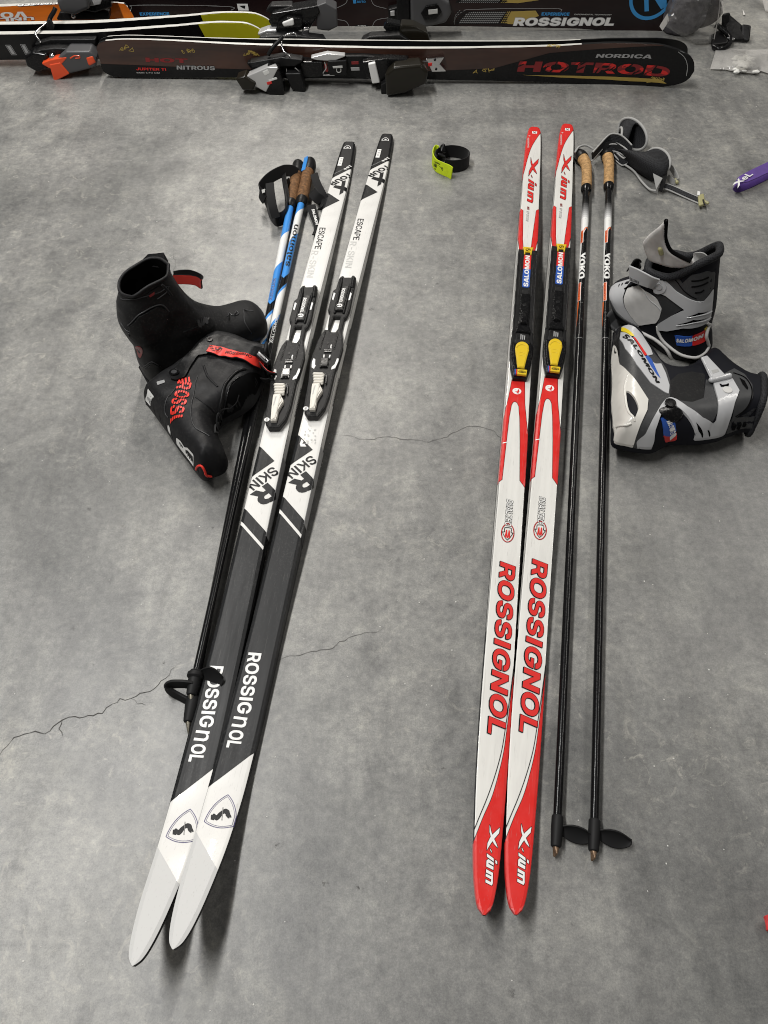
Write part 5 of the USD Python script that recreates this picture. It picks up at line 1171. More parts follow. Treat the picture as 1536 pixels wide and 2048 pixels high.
P2 = spline([SPT(560, 1225, .010), SPT(540, 1175, -.006), SPT(515, 1165, .010), SPT(495, 1180, .030)], 6); put(t, 'strap_end', ribbon(P2, (.05, -.35, 1), .0024, .0240), 'plastic_dark')
d = unit(P[6] - P[14]); a = SPT(512, 1262, .0445) ; up = unit(np.cross(unit(np.cross(d, np.array([.05, -.35, 1]))), d)); up = up if up[2] > 0 else -up
nn = unit(np.cross(d, up)); nn = nn if nn @ (EYE - a) > 0 else -nn
g = fit_text('SALOMON', .022, .0065, 850); put(t, 'strap_lettering', sheet(g, lambda q: a + q[:, :1] * d + (q[:, 1:] - .003) * up + nn * .0075), 'ink_black', False)
lab = lambda *p: SU.P(z6(*p))
SU.patch(t, 'label', lab((733, 300), (885, 308), (885, 392), (750, 388)), 'ink_blue', .0016); SU.patch(t, 'label', lab((886, 308), (990, 258), (998, 352), (886, 392)), 'ink_red', .0016); SU.patch(t, 'label', lab((991, 240), (1008, 228), (1013, 318), (998, 330)), 'ink_yellow', .0016)
plane_text(SU, t, 'SALOMON', z6((748, 362))[0], z6((980, 318))[0], z6((752, 328))[0], 'ink_white', 850, 0, .0022)
SU.seam(t, 'heel_rim', z6((585, 225), (592, 280), (640, 360), (760, 455), (880, 492), (960, 478), (1030, 400), (1040, 260), (1015, 190)), .0030, 'boot_grey', .001)
SU.seam(t, 'sole_rim', z6((430, 268), (500, 305), (580, 350), (680, 450), (790, 545)), .0034, 'boot_grey', .001)
SU.seam(t, 'welt', z5((345, 1440), (400, 1540), (480, 1600), (560, 1640)), .0028, 'boot_charcoal', .0005)
so = spline([SU.q(*p) for p in z6((205, 90), (245, 165), (335, 220), (435, 270), (525, 355), (645, 460), (785, 525), (905, 506), (1000, 480))], 4)
put(t, 'sole', SU.to(cat([rhull([[a[0], a[1] - .001, -.030], [b[0], b[1] - .001, -.030], [a[0], a[1] - .001, .030], [b[0], b[1] - .001, .030]], .006, 10) for a, b in zip(so[:-1:3], so[3::3])])), 'boot_charcoal', 40)
# tongue flap, bent outwards
fl_ = [(775, 820), (768, 900), (762, 960), (775, 1010), (805, 1062), (870, 1105), (950, 1150), (968, 1188), (900, 1200), (800, 1190), (720, 1165), (640, 1138), (612, 1090), (590, 1035), (585, 1010), (600, 985), (650, 930), (710, 880)]
Mf = frame_up(G(1236, 640) + np.array([0, .012, 0]), G(1402, 716) + np.array([0, .012, 0]), -.25)
FT = Puff(Mf, spline(OUT(Mf, z5(*fl_)), 3), .0045, .006)
fm = FT.mesh(); 
def bend(v):
    l = (FT.Mi @ np.c_[v, np.ones(len(v))].T).T[:, :3]; x0 = l[:, 0].mean(); y0 = l[:, 1].min(); l[:, 2] += -1.6 * (l[:, 0] - x0) ** 2 + .10 * np.maximum(l[:, 1] - y0 - .03, 0) - 1.2 * np.maximum(l[:, 1] - y0 - .05, 0) ** 2
    return (FT.M[:3, :3] @ l.T).T + FT.M[:3, 3]
fm.vertices = bend(fm.vertices); tg = put(t, 'tongue', fm, 'suede', 50)
eg = np.array([FT.q(*p) for p in z5((775, 822), (768, 900), (762, 960), (775, 1010), (805, 1062), (870, 1105), (950, 1150))]); eg = spline(eg, 5)
put(tg, 'tongue_edging', tube(bend((FT.M[:3, :3] @ np.c_[eg, np.full(len(eg), .001)].T).T + FT.M[:3, 3]), .0034, 10), 'boot_lining', 60)
c = np.array([FT.q(*z5((735, 1035))[0])]); c = bend((FT.M[:3, :3] @ np.c_[c, [.006]].T).T + FT.M[:3, 3])[0]; put(tg, 'tongue_stud', cat([rhull([c, c + [.004, 0, -.008]], .0045)]), 'yellowed_plastic')
put(t, 'heel_loop', ribbon(spline([SPT(975, 1175, -.004), SPT(970, 1135, .0), SPT(1000, 1115, .006), SPT(1040, 1110, .008), SPT(1062, 1145, .006)], 6), (0, -.3, 1), .0022, .018), 'webbing_grey')
# ---- silver boot lying on its side
zc = .031; M = frame_flat(G(1340, 790), zc)
sl = z6((205, 255), (265, 232), (335, 222), (395, 250), (445, 295), (520, 415), (590, 500), (640, 560), (720, 590), (840, 590), (950, 510), (1040, 435), (1085, 420), (1130, 470), (1240, 570), (1350, 640))
slo = z6((1405, 715), (1412, 800), (1412, 900), (1408, 1010), (1402, 1090))
slb = z6((1370, 1160), (1270, 1162), (1150, 1205), (1060, 1240), (900, 1262), (780, 1262), (640, 1275), (520, 1335), (400, 1332), (290, 1310), (188, 1280), (180, 1100), (165, 950), (172, 830), (172, 700), (166, 560), (188, 390))
OUT.sign = winding(M, slb + sl + slo); o1 = spline(OUT(M, slb + sl, .046, .020, .3), 4); o2 = spline(OUT(M, slo, .040, .018, .3), 4)
SL = Puff(M, np.r_[o1, o2], lambda q: np.full(len(q), .058), .038, o2, low=.5)
t = thing('ski_boot', 'silver and white ski boot on its side, sole against the black pole', 'ski boot')
put(t, 'upper', SL.mesh(), 'boot_navy', 50); put(t, 'lining', SL.mesh(.005), 'boot_lining', 50); SL.rim(t, 'collar', .0060, 'mesh_cloth')
S = lambda *p, sm=0: SL.P(z6(*p), sm)
SL.patch(t, 'toe_bumper', S((200, 262), (265, 235), (250, 300), (245, 400), (250, 500), (205, 470), (190, 380)), 'boot_rubber', .0030)
SL.patch(t, 'side_shell', S((265, 240), (335, 225), (395, 252), (445, 300), (520, 420), (590, 505), (660, 600), (690, 700), (690, 850), (760, 870), (880, 885), (980, 850), (1000, 690), (1050, 700), (1095, 860), (1095, 980), (1055, 1060), (1000, 1040), (870, 960), (740, 880), (640, 880), (600, 960), (540, 1090), (480, 1200), (410, 1330), (350, 1325), (390, 1200), (430, 1090), (490, 960), (500, 870), (420, 750), (330, 640), (250, 570), (240, 420)), 'boot_charcoal', .0014)
SL.patch(t, 'white_shell', S((178, 400), (240, 520), (250, 572), (330, 642), (420, 752), (498, 870), (490, 962), (430, 1092), (390, 1202), (358, 1322), (290, 1310), (188, 1280), (182, 1100), (168, 900), (175, 700), (170, 560)).difference(S((310, 800), (370, 838), (412, 930), (400, 990), (365, 1048), (330, 960), (312, 870), sm=3)), 'boot_white', .0040)
SL.seam(t, 'shell_crease', z6((330, 660), (300, 740), (300, 850), (330, 980), (380, 1060)), .0022, 'boot_white', .0030)
SL.seam(t, 'shell_crease', z6((225, 1110), (290, 1095), (350, 1080)), .0024, 'boot_white', .0034)
SL.patch(t, 'toe_cap', S((266, 246), (335, 225), (395, 252), (445, 305), (520, 425), (540, 480), (490, 490), (380, 330), (320, 290)), 'boot_silver', .0026)
SL.patch(t, 'vamp', S((252, 345), (262, 290), (350, 325), (465, 490), (560, 560), (610, 560), (650, 640), (682, 745), (675, 818), (640, 803), (520, 722), (400, 570), (300, 430)), 'boot_silver', .0030)
SL.patch(t, 'yellow_stripe', S((268, 250), (312, 262), (382, 325), (352, 326), (262, 284)), 'ink_yellow', .0036, skirt=False)
SL.patch(t, 'red_stripe', S((366, 332), (384, 335), (430, 400), (490, 485), (468, 494)), 'ink_red', .0036, skirt=False)
SL.patch(t, 'blue_stripe', S((472, 498), (494, 490), (525, 520), (605, 690), (570, 655), (520, 580)), 'ink_blue', .0036, skirt=False)
plane_text(SL, t, 'SALOMON', z6((264, 340))[0], z6((566, 728))[0], z6((308, 306))[0], 'ink_black', 850, 0, .0040)
fr = unary_union([S((398, 1330), (400, 1240), (470, 1180), (560, 1000), (610, 915), (650, 868), (690, 853), (740, 870), (830, 935), (960, 1030), (1055, 1090), (1085, 1050), (1095, 860), (1052, 705), (1215, 680), (1282, 795), (1240, 905), (1190, 1080), (1145, 1200), (1060, 1240), (900, 1264), (800, 1258), (880, 1225), (905, 1190), (880, 1090), (800, 980), (720, 920), (680, 905), (640, 935), (600, 1020), (555, 1150), (530, 1300), (515, 1335))])
SL.patch(t, 'cuff_frame', fr, 'boot_silver', .0046)
SL.patch(t, 'cuff_shell', S((1160, 640), (1240, 600), (1330, 650), (1395, 740), (1400, 850), (1360, 930), (1270, 1010), (1210, 1080), (1240, 920), (1285, 795), (1215, 690)), 'boot_charcoal', .0030)
SL.seam(t, 'cuff_seam', z6((1230, 640), (1330, 680), (1385, 760), (1385, 860), (1340, 950), (1250, 1020)), .0010, 'boot_lining', .0034)
SL.patch(t, 'vent', S((1282, 680), (1330, 710), (1360, 770), (1352, 790), (1310, 740)), 'boot_lining', .0036, skirt=False)
SL.patch(t, 'cuff_shell', S((1220, 1030), (1320, 1020), (1420, 1040), (1436, 1100), (1398, 1155), (1270, 1158), (1155, 1195), (1190, 1090)), 'boot_charcoal', .0024)
for k in range(3): SL.seam(t, 'vent_groove', z6((1225 + 45 * k, 1135 - 12 * k), (1240 + 45 * k, 1100 - 12 * k), (1236 + 50 * k, 1085 - 8 * k)), .0030, 'boot_lining', .0022)
SL.patch(t, 'collar_mesh', S((1300, 1010), (1400, 950), (1440, 940), (1436, 1030), (1360, 1025)), 'mesh_cloth', .0026)
for a in (((905, 1072), (935, 1110), (965, 1215), (950, 1225), (925, 1150)), ((1002, 1138), (1018, 1150), (1026, 1205), (1015, 1215), (1010, 1180))): SL.patch(t, 'frame_slot', S(*a), 'boot_lining', .0050, skirt=False)
SL.patch(t, 'label', S((606, 1022), (716, 1022), (740, 1152), (630, 1172)), 'ink_blue', .0016); SL.patch(t, 'label', S((631, 1174), (741, 1154), (748, 1255), (642, 1268)), 'ink_red', .0016)
plane_text(SL, t, 'SALOMON', z6((648, 1060))[0], z6((676, 1236))[0], z6((694, 1052))[0], 'ink_white', 850, 0, .0034)
c = SL.near(*z6((690, 990))[0]); SL.patch(t, 'pivot_flap', affinity.scale(Point(*c).buffer(.018), 1.15, .55), 'plastic_gloss', .0055)
c = SL.near(*z6((682, 915))[0]); SL.patch(t, 'pivot', Point(*c).buffer(.0090), 'plastic_gloss', .0090)
c = SL.near(*z6((1176, 795))[0]); SL.patch(t, 'rivet', Point(*c).buffer(.0078), 'boot_grey', .0062)
SL.patch(t, 'buckle_slot', S((1108, 740), (1122, 742), (1130, 750), (1172, 745), (1180, 736), (1192, 738), (1185, 766), (1120, 768)), 'boot_lining', .0052, skirt=False)
B = lambda x, y, z: G(*z6((x, y))[0], z)
bz = zc + .062
bu = put(t, 'buckle', cat([rhull([B(972, 505, bz), B(1005, 495, bz), B(1150, 650, bz + .002), B(1060, 690, bz + .002)], .0030), rhull([B(1050, 690, bz + .003), B(1200, 655, bz + .003)], .0052)]), 'boot_silver')
put(bu, 'buckle_window', rhull([B(1050, 610, bz + .004), B(1100, 600, bz + .004), B(1112, 620, bz + .004), B(1060, 635, bz + .004)], .0010), 'webbing_grey')
put(bu, 'buckle_lip', rhull([B(1000, 560, bz + .003), B(1050, 660, bz + .004)], .0016), 'boot_silver')
lz = .075
ring = [B(700 + 26 * math.cos(a), 698 + 22 * math.sin(a), lz) for a in np.linspace(0, 2 * math.pi, 24)]; put(t, 'lace_ring', tube(ring, .0026, 8, False), 'boot_silver', 60)
put(t, 'lace_toggle', rhull([B(705, 655, lz), B(745, 650, lz), B(740, 672, lz)], .003), 'boot_silver')
put(t, 'lace', tube(spline([B(610, 590, .070), B(660, 600, .076), B(720, 590, .078), B(765, 650, .074)], 6), .0011, 8), 'webbing', 60)
put(t, 'lace', tube(spline([B(640, 560, .068), B(690, 620, .076), B(720, 660, .076)], 6), .0011, 8), 'webbing', 60)
SL.patch(t, 'tongue', S((690, 700), (760, 640), (880, 620), (990, 640), (985, 850), (880, 885), (760, 868), (695, 840)), 'boot_black', .0008)
for k, y in enumerate((345, 455, 555, 580)): put(t, 'sole_lug', rhull([B(180 - 2 * k, y, zc + .012), B(166, y + 14, zc + .012)], .0016, 8), 'boot_rubber')
# ------------------------------------------------------------------ downhill skis standing on edge along the back
look('maroon_wood_face', (0.062, 0.026, 0.016), 0.30, coat=0.5, var=0.9, vscale=6.5, color2=(0.020, 0.010, 0.009), stretch=(0.35, 1.6, 1), rvar=0.06)
look('brown_face', (0.030, 0.012, 0.011), 0.28, coat=0.5, var=0.7, vscale=5, color2=(0.007, 0.005, 0.006), stretch=(0.3, 1.5, 1))
look('black_face', (0.008, 0.008, 0.009), 0.30, coat=0.4, rvar=0.08, vscale=40)
look('yellow_face', (0.42, 0.40, 0.012), 0.32, coat=0.3, var=0.1, vscale=15)
look('orange_face', (0.78, 0.20, 0.015), 0.32, coat=0.4, var=0.55, vscale=7, color2=(0.48, 0.085, 0.008), stretch=(0.25, 2.5, 1))
look('edge_white', (0.62, 0.61, 0.57), 0.4, var=0.15, vscale=60)
look('edge_dark', (0.02, 0.02, 0.02), 0.4)
look('gold', (0.42, 0.30, 0.07), 0.4)
look('blue_print', (0.04, 0.28, 0.62), 0.35)
look('chrome', (0.72, 0.72, 0.73), 0.14, metallic=1.0)
look('silver_paint', (0.62, 0.62, 0.62), 0.28, metallic=0.4)
look('olive_shell', (0.030, 0.026, 0.018), 0.25, coat=0.5)
look('binding_orange', (0.80, 0.085, 0.020), 0.35, coat=0.2, edge=0.0008)
look('binding_grey', (0.075, 0.075, 0.078), 0.4, edge=0.001)
def edge_frame(a, b, lean=0.0):
    a, b = np.r_[a[:2], 0], np.r_[b[:2], 0]; ex = unit(b - a); ey = np.array([0, 0, 1.0]); ez = np.cross(ex, ey)
    c, s_ = math.cos(lean), math.sin(lean); ey, ez = c * ey - s_ * ez, c * ez + s_ * ey; return ex, ey, ez
class Alpine(Ski):
    def __init__(s, pa, pb, L, hw, zt, th, vc, back=0.0, u0=0.0, flip=False, lean=0.0):
        ex, ey, ez = edge_frame(G(*pa), G(*pb), lean); o = G(*pa) + ex * u0 - ez * back + np.array([0, 0, vc])
        if flip: ez = -ez; ey = -ey      # the other ski of the pair, base to base
        Ski.__init__(s, at(*o, ex, ey, ez), L, hw, zt, th, 0.0015, 0.0008)
    def n(s, px, py, dz): u, v = s.uv(px, py, dz); return [u, v, float(s.zt(u)) + dz]
    def block(s, parent, name, pts, d0, d1, mat, r=.003, taper=1.0):
        """Rounded convex block: pixel outline on the plane d1 in front of the top sheet, reaching back to d0."""
        P = [s.n(a, b, d1) for a, b in pts]; c = np.mean(P, 0); Q_ = []
        for p in P: q = c + (np.array(p) - c) * taper; q[2] = p[2] - (d1 - d0); Q_.append(q)
        return put(parent, name, rhull(P + Q_, r, 12), mat, 35)
    def bar(s, parent, name, pts, r, mat):
        P = spline([s.n(a, b, d) for a, b, d in pts], 6); return put(parent, name, tube(P, r, 10), mat, 60)
    def print(s, parent, name, g, mat, layer=1):
        m = s.lay(g, .0002 + .0002 * layer, .03)
        if m is not None:
            p = put(parent, name, m, mat, False)
            if name.endswith('_wear'): p.SetCustomDataByKey('kind', 'stuff')
    def word(s, parent, txt, p0, p1, h, mat, weight=800, slant=0.0, layer=2, outline=None, name='lettering'):
        a, b = s.uv(*p0), s.uv(*p1); g = place(fit_text(txt, np.linalg.norm(b - a), h, weight, slant), a, unit(b - a))
        if outline: s.print(parent, name + '_outline', g.buffer(.0012), outline, layer - .5)
        s.print(parent, name, g, mat, layer)
def build_alpine(s, label, face, edge, dark_ends=True):
    t = thing('downhill_ski', label, 'ski', s.M); top, side = s.body(110)
    put(t, 'top_sheet', top, face, 40); put(t, 'base', side, 'edge_dark', 40)
    if edge != 'edge_dark':
        for sg in (-1, 1):
            us = np.linspace(.018 * s.L, (0.81 if dark_ends else .992) * s.L, 120); V = s.on(.0003)(np.array([(u, sg * (float(s.hw(u)) + k * (float(s.th(u)) - .0022))) for u in us for k in (0.02, 1)]))
            put(t, 'side_wall', trimesh.Trimesh(V, [f for i in range(119) for f in ([2 * i, 2 * i + 1, 2 * i + 3], [2 * i, 2 * i + 3, 2 * i + 2])], process=False), edge, 40)
    return t
v2, v1, v3z = View(400, 0, 520 / 1536), View(0, 0, 520 / 1536), View(860, 0, 676 / 1536)
HW = [(0, .028), (.004, .037), (.02, .0465), (.06, .0500), (.25, .0425), (.5, .0395), (.75, .0455), (.88, .0555), (.93, .0550), (.965, .0475), (.985, .0365), (.996, .0210), (1, .0015)]
# the brown pair in front
ZT = [(0, .014), (.1, .013), (.3, .0205), (.5, .0250), (.7, .0200), (.85, .0140), (.92, .018), (1, .046)]; TH = [(0, .0085), (.1, .009), (.3, .0115), (.5, .012), (.7, .0115), (.85, .0085), (.92, .0075), (1, .006)]
N1 = Alpine((212, 153), (1350, 166), 1.648, HW, ZT, TH, .0520)
N2 = Alpine((212, 153), (1350, 166), 1.648, HW, ZT, TH, .0532, .004, 0, True)
t = build_alpine(N1, 'brown and red downhill ski with gold print and silver bindings, in front of its twin', 'maroon_wood_face', 'edge_white')
N1.print(t, 'dark_lower_band', Polygon([(.0, -.07), (.0, -.012), (.28, -.020), (.8, -.022), (1.1, -.01), (1.25, .03), (1.648, .06), (1.648, -.07)]), 'black_face', 1)
N1.print(t, 'rust_streak', poly([(.08, .030), (.35, .028), (.7, .022), (.9, .024), (.9, .034), (.5, .034), (.1, .042)]), 'maroon_wood_face', 1)
N1.word(t, 'HOTROD', v3z((395, 325))[0], v3z((1080, 352))[0], .0270, 'ink_darkred', 900, .1, 3, 'ink_black')
a_, b_ = N1.uv(*v3z((395, 325))[0]), N1.uv(*v3z((1080, 352))[0]); hr = place(fit_text('HOTROD', np.linalg.norm(b_ - a_), .0270, 900, .1), a_, unit(b_ - a_)); rw = random.Random(3)
spl = unary_union([affinity.rotate(affinity.scale(Point(*(a_ + (b_ - a_) * rw.random() + [0, .027 * rw.random()])).buffer(.004 + .006 * rw.random(), 4), 1.6, .6), rw.uniform(-30, 30)) for _ in range(26)])
N1.print(t, 'lettering_wear', hr.intersection(spl), 'ink_red', 3.6)
cut_ = unary_union([affinity.rotate(affinity.scale(Point(*(a_ + (b_ - a_) * rw.random() + [0, .027 * rw.random()])).buffer(.002 + .004 * rw.random(), 4), 2.2, .4), rw.uniform(20, 70)) for _ in range(30)])
N1.print(t, 'lettering_wear', hr.intersection(cut_), 'ink_black', 4)
N1.print(t, 'gold_ground', N1.P(v3z((420, 340), (700, 345), (1050, 362), (1075, 380), (900, 368), (600, 352))), 'gold', 2)
N1.word(t, 'NORDICA', v3z((752, 262))[0], v3z((1005, 266))[0], .0098, 'ink_grey', 850, .25, 3)
r_ = random.Random(9)
def scrolls(s, parent, x0, y0, x1, y1, n, v):
    gs = []
    for _ in range(n):
        p = s.uv(*v((r_.uniform(x0, x1), r_.uniform(y0, y1)))[0]); q = [p + np.array([r_.uniform(-.010, .010), r_.uniform(-.005, .005)]) for _ in range(4)]
        gs.append(LineString(spline([p] + q, 4)).buffer(.0007))
    s.print(parent, 'gold_scroll', unary_union(gs), 'gold', 2)
scrolls(N1, t, 540, 195, 620, 215, 5, v3z); scrolls(N1, t, 205, 318, 285, 330, 4, v3z); scrolls(N1, t, 990, 350, 1070, 370, 7, v3z)
scrolls(N1, t, 275, 308, 355, 325, 7, v2); scrolls(N1, t, 700, 270, 770, 300, 4, v1); scrolls(N1, t, 1080, 298, 1170, 312, 4, v1)
N1.word(t, 'HOT', v1((862, 366))[0], v1((1110, 372))[0], .0115, 'ink_darkred', 900, .1, 2); N1.word(t, 'JUPITER TI', v1((806, 414))[0], v1((982, 418))[0], .0070, 'ink_red', 800, .1, 2)
N1.word(t, 'NITROUS', v1((1045, 410))[0], v1((1270, 414))[0], .0105, 'ink_grey', 800, .15, 2, 'ink_black'); N1.word(t, 'SIZE 170 CM', v1((808, 432))[0], v1((945, 434))[0], .0032, 'ink_palegrey', 600, 0, 2)
N1.bar(t, 'metal_nose', [(a, b, .0012) for a, b in v3z((1128, 235), (1158, 262), (1170, 300), (1165, 345))], .0012, 'chrome')
def silver_clawed_binding(s, t, dy=0):
    b = s.block(t, 'binding_plate', v2((285, 375), (480, 338), (720, 372), (722, 452), (600, 458), (300, 395)), 0, .016, 'plastic_black')
    s.block(t, 'binding_plate', v2((855, 335), (960, 335), (1225, 350), (1228, 425), (980, 462), (860, 440)), 0, .016, 'plastic_black')
    s.block(b, 'heel_arm', v2((300, 375), (480, 342), (600, 358), (560, 385), (310, 392)), .014, .040, 'plastic_black')
    s.block(b, 'heel_cup', v2((372, 450), (402, 405), (458, 412), (478, 470), (492, 582), (440, 585), (402, 540)), .030, .075, 'plastic_gloss', .005, .9)
    s.block(b, 'silver_claw', v2((262, 462), (345, 432), (400, 402), (455, 402), (385, 440), (388, 535), (350, 515), (322, 485)), .045, .078, 'silver_paint', .003, .8)
    s.block(b, 'claw_pad', v2((228, 470), (265, 458), (318, 492), (305, 518), (258, 518)), .050, .082, 'olive_shell', .006)
    s.print(b, 'star_emblem', Point(0, 0).buffer(.0001), 'ink_white')
    s.block(b, 'star_emblem', v2((372, 425), (398, 412), (408, 430), (385, 445)), .074, .0805, 'ink_white', .0012)
    s.block(b, 'red_mark', v2((395, 487), (420, 480), (424, 492), (400, 500)), .074, .0805, 'ink_red', .0010)
    s.block(b, 'white_mark', v2((405, 470), (450, 458), (455, 466), (410, 480)), .074, .0803, 'ink_white', .0008)
    s.block(b, 'heel_flap', v2((512, 440), (588, 438), (602, 480), (618, 548), (548, 520)), .025, .055, 'plastic_black', .004)
    s.block(b, 'heel_post', v2((600, 372), (715, 372), (720, 440), (610, 450)), .012, .030, 'plastic_gloss', .004)
    s.bar(b, 'spring_wire', [(a, c, .05) for a, c in v2((510, 405), (515, 470))], .0018, 'chrome'); s.bar(b, 'spring_wire', [(a, c, .048) for a, c in v2((560, 400), (590, 430), (580, 470))], .0018, 'chrome')
    s.block(b, 'white_wedge', v2((660, 342), (750, 320), (852, 330), (790, 356), (690, 350)), .014, .030, 'silver_paint', .002)
    s.block(b, 'height_block', v2((762, 365), (860, 362), (862, 438), (770, 436)), .014, .034, 'plastic_black', .003)
    s.block(b, 'block_print', v2((785, 392), (840, 390), (842, 400), (787, 402)), .033, .0373, 'ink_palegrey', .0006)
    s.bar(b, 'block_loop', [(a, c, .037) for a, c in v2((808, 405), (808, 422), (820, 428), (832, 422), (832, 405))], .0012, 'ink_palegrey')
    s.bar(b, 'metal_strip', [(a, c, .03) for a, c in v2((735, 365), (745, 400), (725, 440), (795, 442))], .0024, 'chrome'); s.block(b, 'red_mark', v2((735, 380), (748, 382), (755, 425), (742, 420)), .026, .031, 'ink_darkred', .0008)
    s.block(b, 'din_window', v2((892, 400), (940, 398), (942, 415), (894, 417)), .014, .0195, 'ink_grey', .0006); s.block(b, 'din_window', v2((895, 365), (935, 363), (936, 378), (897, 380)), .014, .0192, 'ink_darkred', .0006)
    s.block(b, 'toe_wing', v2((1000, 382), (1030, 376), (1056, 482), (1022, 486)), .030, .048, 'ink_white', .003)
    s.block(b, 'toe_base', v2((965, 372), (1110, 352), (1220, 360), (1180, 420), (1060, 475), (990, 450)), .014, .038, 'plastic_gloss', .004)
    s.block(b, 'toe_piece', v2((1112, 442), (1150, 408), (1300, 396), (1330, 425), (1322, 478), (1210, 528), (1116, 545)), .030, .078, 'olive_shell', .008, .85)
    s.bar(b, 'toe_stripe', [(a, c, .0788) for a, c in v2((1165, 500), (1210, 475), (1260, 455))], .0016, 'gold'); s.bar(b, 'toe_stripe', [(a, c, .0785) for a, c in v2((1165, 522), (1230, 500), (1300, 470))], .0014, 'ink_palegrey')
    s.block(b, 'toe_mark', v2((1125, 455), (1160, 440), (1155, 460), (1130, 470)), .076, .0796, 'ink_orange', .0008); s.block(b, 'toe_mark', v2((1120, 485), (1150, 510), (1140, 530)), .076, .0796, 'ink_white', .0008)
    s.block(b, 'toe_scale', v2((1272, 462), (1300, 455), (1302, 475), (1276, 482)), .074, .0795, 'ink_palegrey', .0008); s.block(b, 'toe_screw', v2((1296, 425), (1322, 425), (1328, 470), (1302, 470)), .06, .080, 'steel_dark', .003)
    s.block(b, 'toe_foot', v2((1075, 505), (1110, 480), (1112, 550), (1076, 550)), .02, .060, 'plastic_black', .003)
    s.block(b, 'silver_bracket', v2((1338, 350), (1438, 340), (1412, 378), (1350, 372)), .002, .012, 'chrome', .0016); s.block(b, 'silver_bracket', v2((1350, 372), (1412, 376), (1450, 418), (1372, 422)), .002, .012, 'chrome', .0016)
    for p in ((1388, 353), (1395, 408)): q = s.n(*v2(p)[0], .0138); put(b, 'bracket_hole', rhull([q, np.array(q) - [0, 0, .002]], .0035), 'ski_side')
    s.bar(b, 'bracket_rod', [(a, c, .010) for a, c in v2((1240, 365), (1345, 362))], .0020, 'chrome'); s.block(b, 'red_mark', v2((1348, 375), (1370, 373), (1368, 388), (1350, 390)), .010, .0142, 'ink_red', .0008)
    s.bar(b, 'brake_arm', [(*p, d) for p, d in zip(v2((545, 348), (520, 322), (492, 298), (482, 258), (485, 225), (520, 202), (558, 195), (574, 212)), (.038, .036, .030, .014, .000, -.02, -.02, -.02))], .0024, 'chrome')
    s.bar(b, 'brake_pad', [(*p, d) for p, d in zip(v2((402, 325), (430, 280), (470, 240), (488, 215)), (.030, .024, .010, .0))], .0052, 'plastic_black')
silver_clawed_binding(N1, t)
t2 = build_alpine(N2, 'brown downhill ski with white edge, base to base behind the gold-printed one', 'maroon_wood_face', 'edge_white')
def back_block(parent, name, pts, y0, dep, mat, r=.004):
    """Rounded convex block with a pixel outline on the upright plane at depth y0, reaching dep further back."""
    P = [EYE + ray(a, b) * (y0 / ray(a, b)[1]) for a, b in pts]; P = [np.array([p[0], p[1], max(p[2], r + .001)]) for p in P]
    c = np.mean(P, 0); Q_ = [c + (p - c) * .9 + np.array([0, dep, 0]) for p in P]
    m = tri(rhull(list(P) + Q_, r, 12)); m.apply_transform(np.linalg.inv(parent_M[parent.GetPath()])); return put(parent, name, m, mat, 35)
parent_M = {t2.GetPath(): N2.M}
yb = 2.345
bb = back_block(t2, 'binding_plate', v2((350, 245), (360, 222), (560, 215), (740, 238), (740, 252)), yb, .03, 'plastic_black')
for nm, pts, y, dep, m in (('heel_post', ((415, 125), (430, 85), (560, 62), (690, 42), (700, 70), (640, 165), (440, 170)), yb + .05, .05, 'plastic_gloss'), ('heel_cylinder', ((690, 40), (740, 22), (800, 55), (805, 150), (760, 172), (700, 165)), yb + .055, .05, 'binding_grey'),
                           ('silver_claw', ((350, 200), (400, 182), (450, 180), (455, 225), (430, 228)), yb + .03, .03, 'silver_paint'), ('heel_cup', ((450, 190), (470, 140), (520, 110), (595, 118), (590, 170), (500, 200)), yb + .03, .04, 'plastic_gloss'), ('heel_top', ((400, 62), (420, 40), (545, 38), (545, 52), (430, 72)), yb + .08, .03, 'plastic_black'),
                           ('white_mark', ((495, 138), (545, 118), (548, 140), (540, 132), (500, 148)), yb + .024, .006, 'ink_white'), ('claw_arm', ((600, 215), (618, 168), (640, 168), (630, 215)), yb + .025, .006, 'chrome'),
                           ('toe_base', ((955, 245), (1000, 222), (1180, 212), (1230, 245)), yb, .03, 'plastic_black'), ('toe_wing', ((1092, 160), (1110, 138), (1180, 152), (1185, 205), (1140, 212)), yb + .03, .03, 'plastic_gloss'), ('toe_piece', ((1190, 152), (1260, 158), (1335, 195), (1350, 240), (1320, 246), (1185, 212)), yb + .02, .04, 'olive_shell')):
    back_block(t2, nm, v2(*pts), y, dep, m)
# the dark pair behind with white and blue lettering
ZT2 = [(0, .016), (.1, .014), (.3, .021), (.5, .024), (.7, .021), (.85, .015), (.92, .019), (1, .05)]
HW2 = [(0, .036), (.003, .046), (.015, .0545), (.05, .0580), (.25, .0490), (.5, .0445), (.75, .0530), (.88, .0640), (.93, .0635), (.965, .052), (.985, .038), (.996, .019), (1, .0015)]
E1 = Alpine((206, 58), (1330, 57), 1.90, HW2, ZT2, TH, .0610)
t = build_alpine(E1, 'dark maroon downhill ski with large white lettering and blue ring emblem', 'brown_face', 'edge_dark')
E1.word(t, 'ROSSIGNOL', v3z((378, 116))[0], v3z((832, 116))[0], .0215, 'ink_white', 900, .18, 2, 'ink_grey'); E1.word(t, 'EXPERIENCE', v3z((506, 70))[0], v3z((632, 71))[0], .0085, 'blue_print', 850, 0, 2)
E1.word(t, 'EXPERIMENTAL TECHNOLOGY', v3z((656, 68))[0], v3z((826, 69))[0], .0032, 'ink_palegrey', 600, 0, 2); E1.word(t, 'EXPERIENCE', v1((828, 92))[0], v1((1002, 90))[0], .0085, 'blue_print', 850, 0, 2)
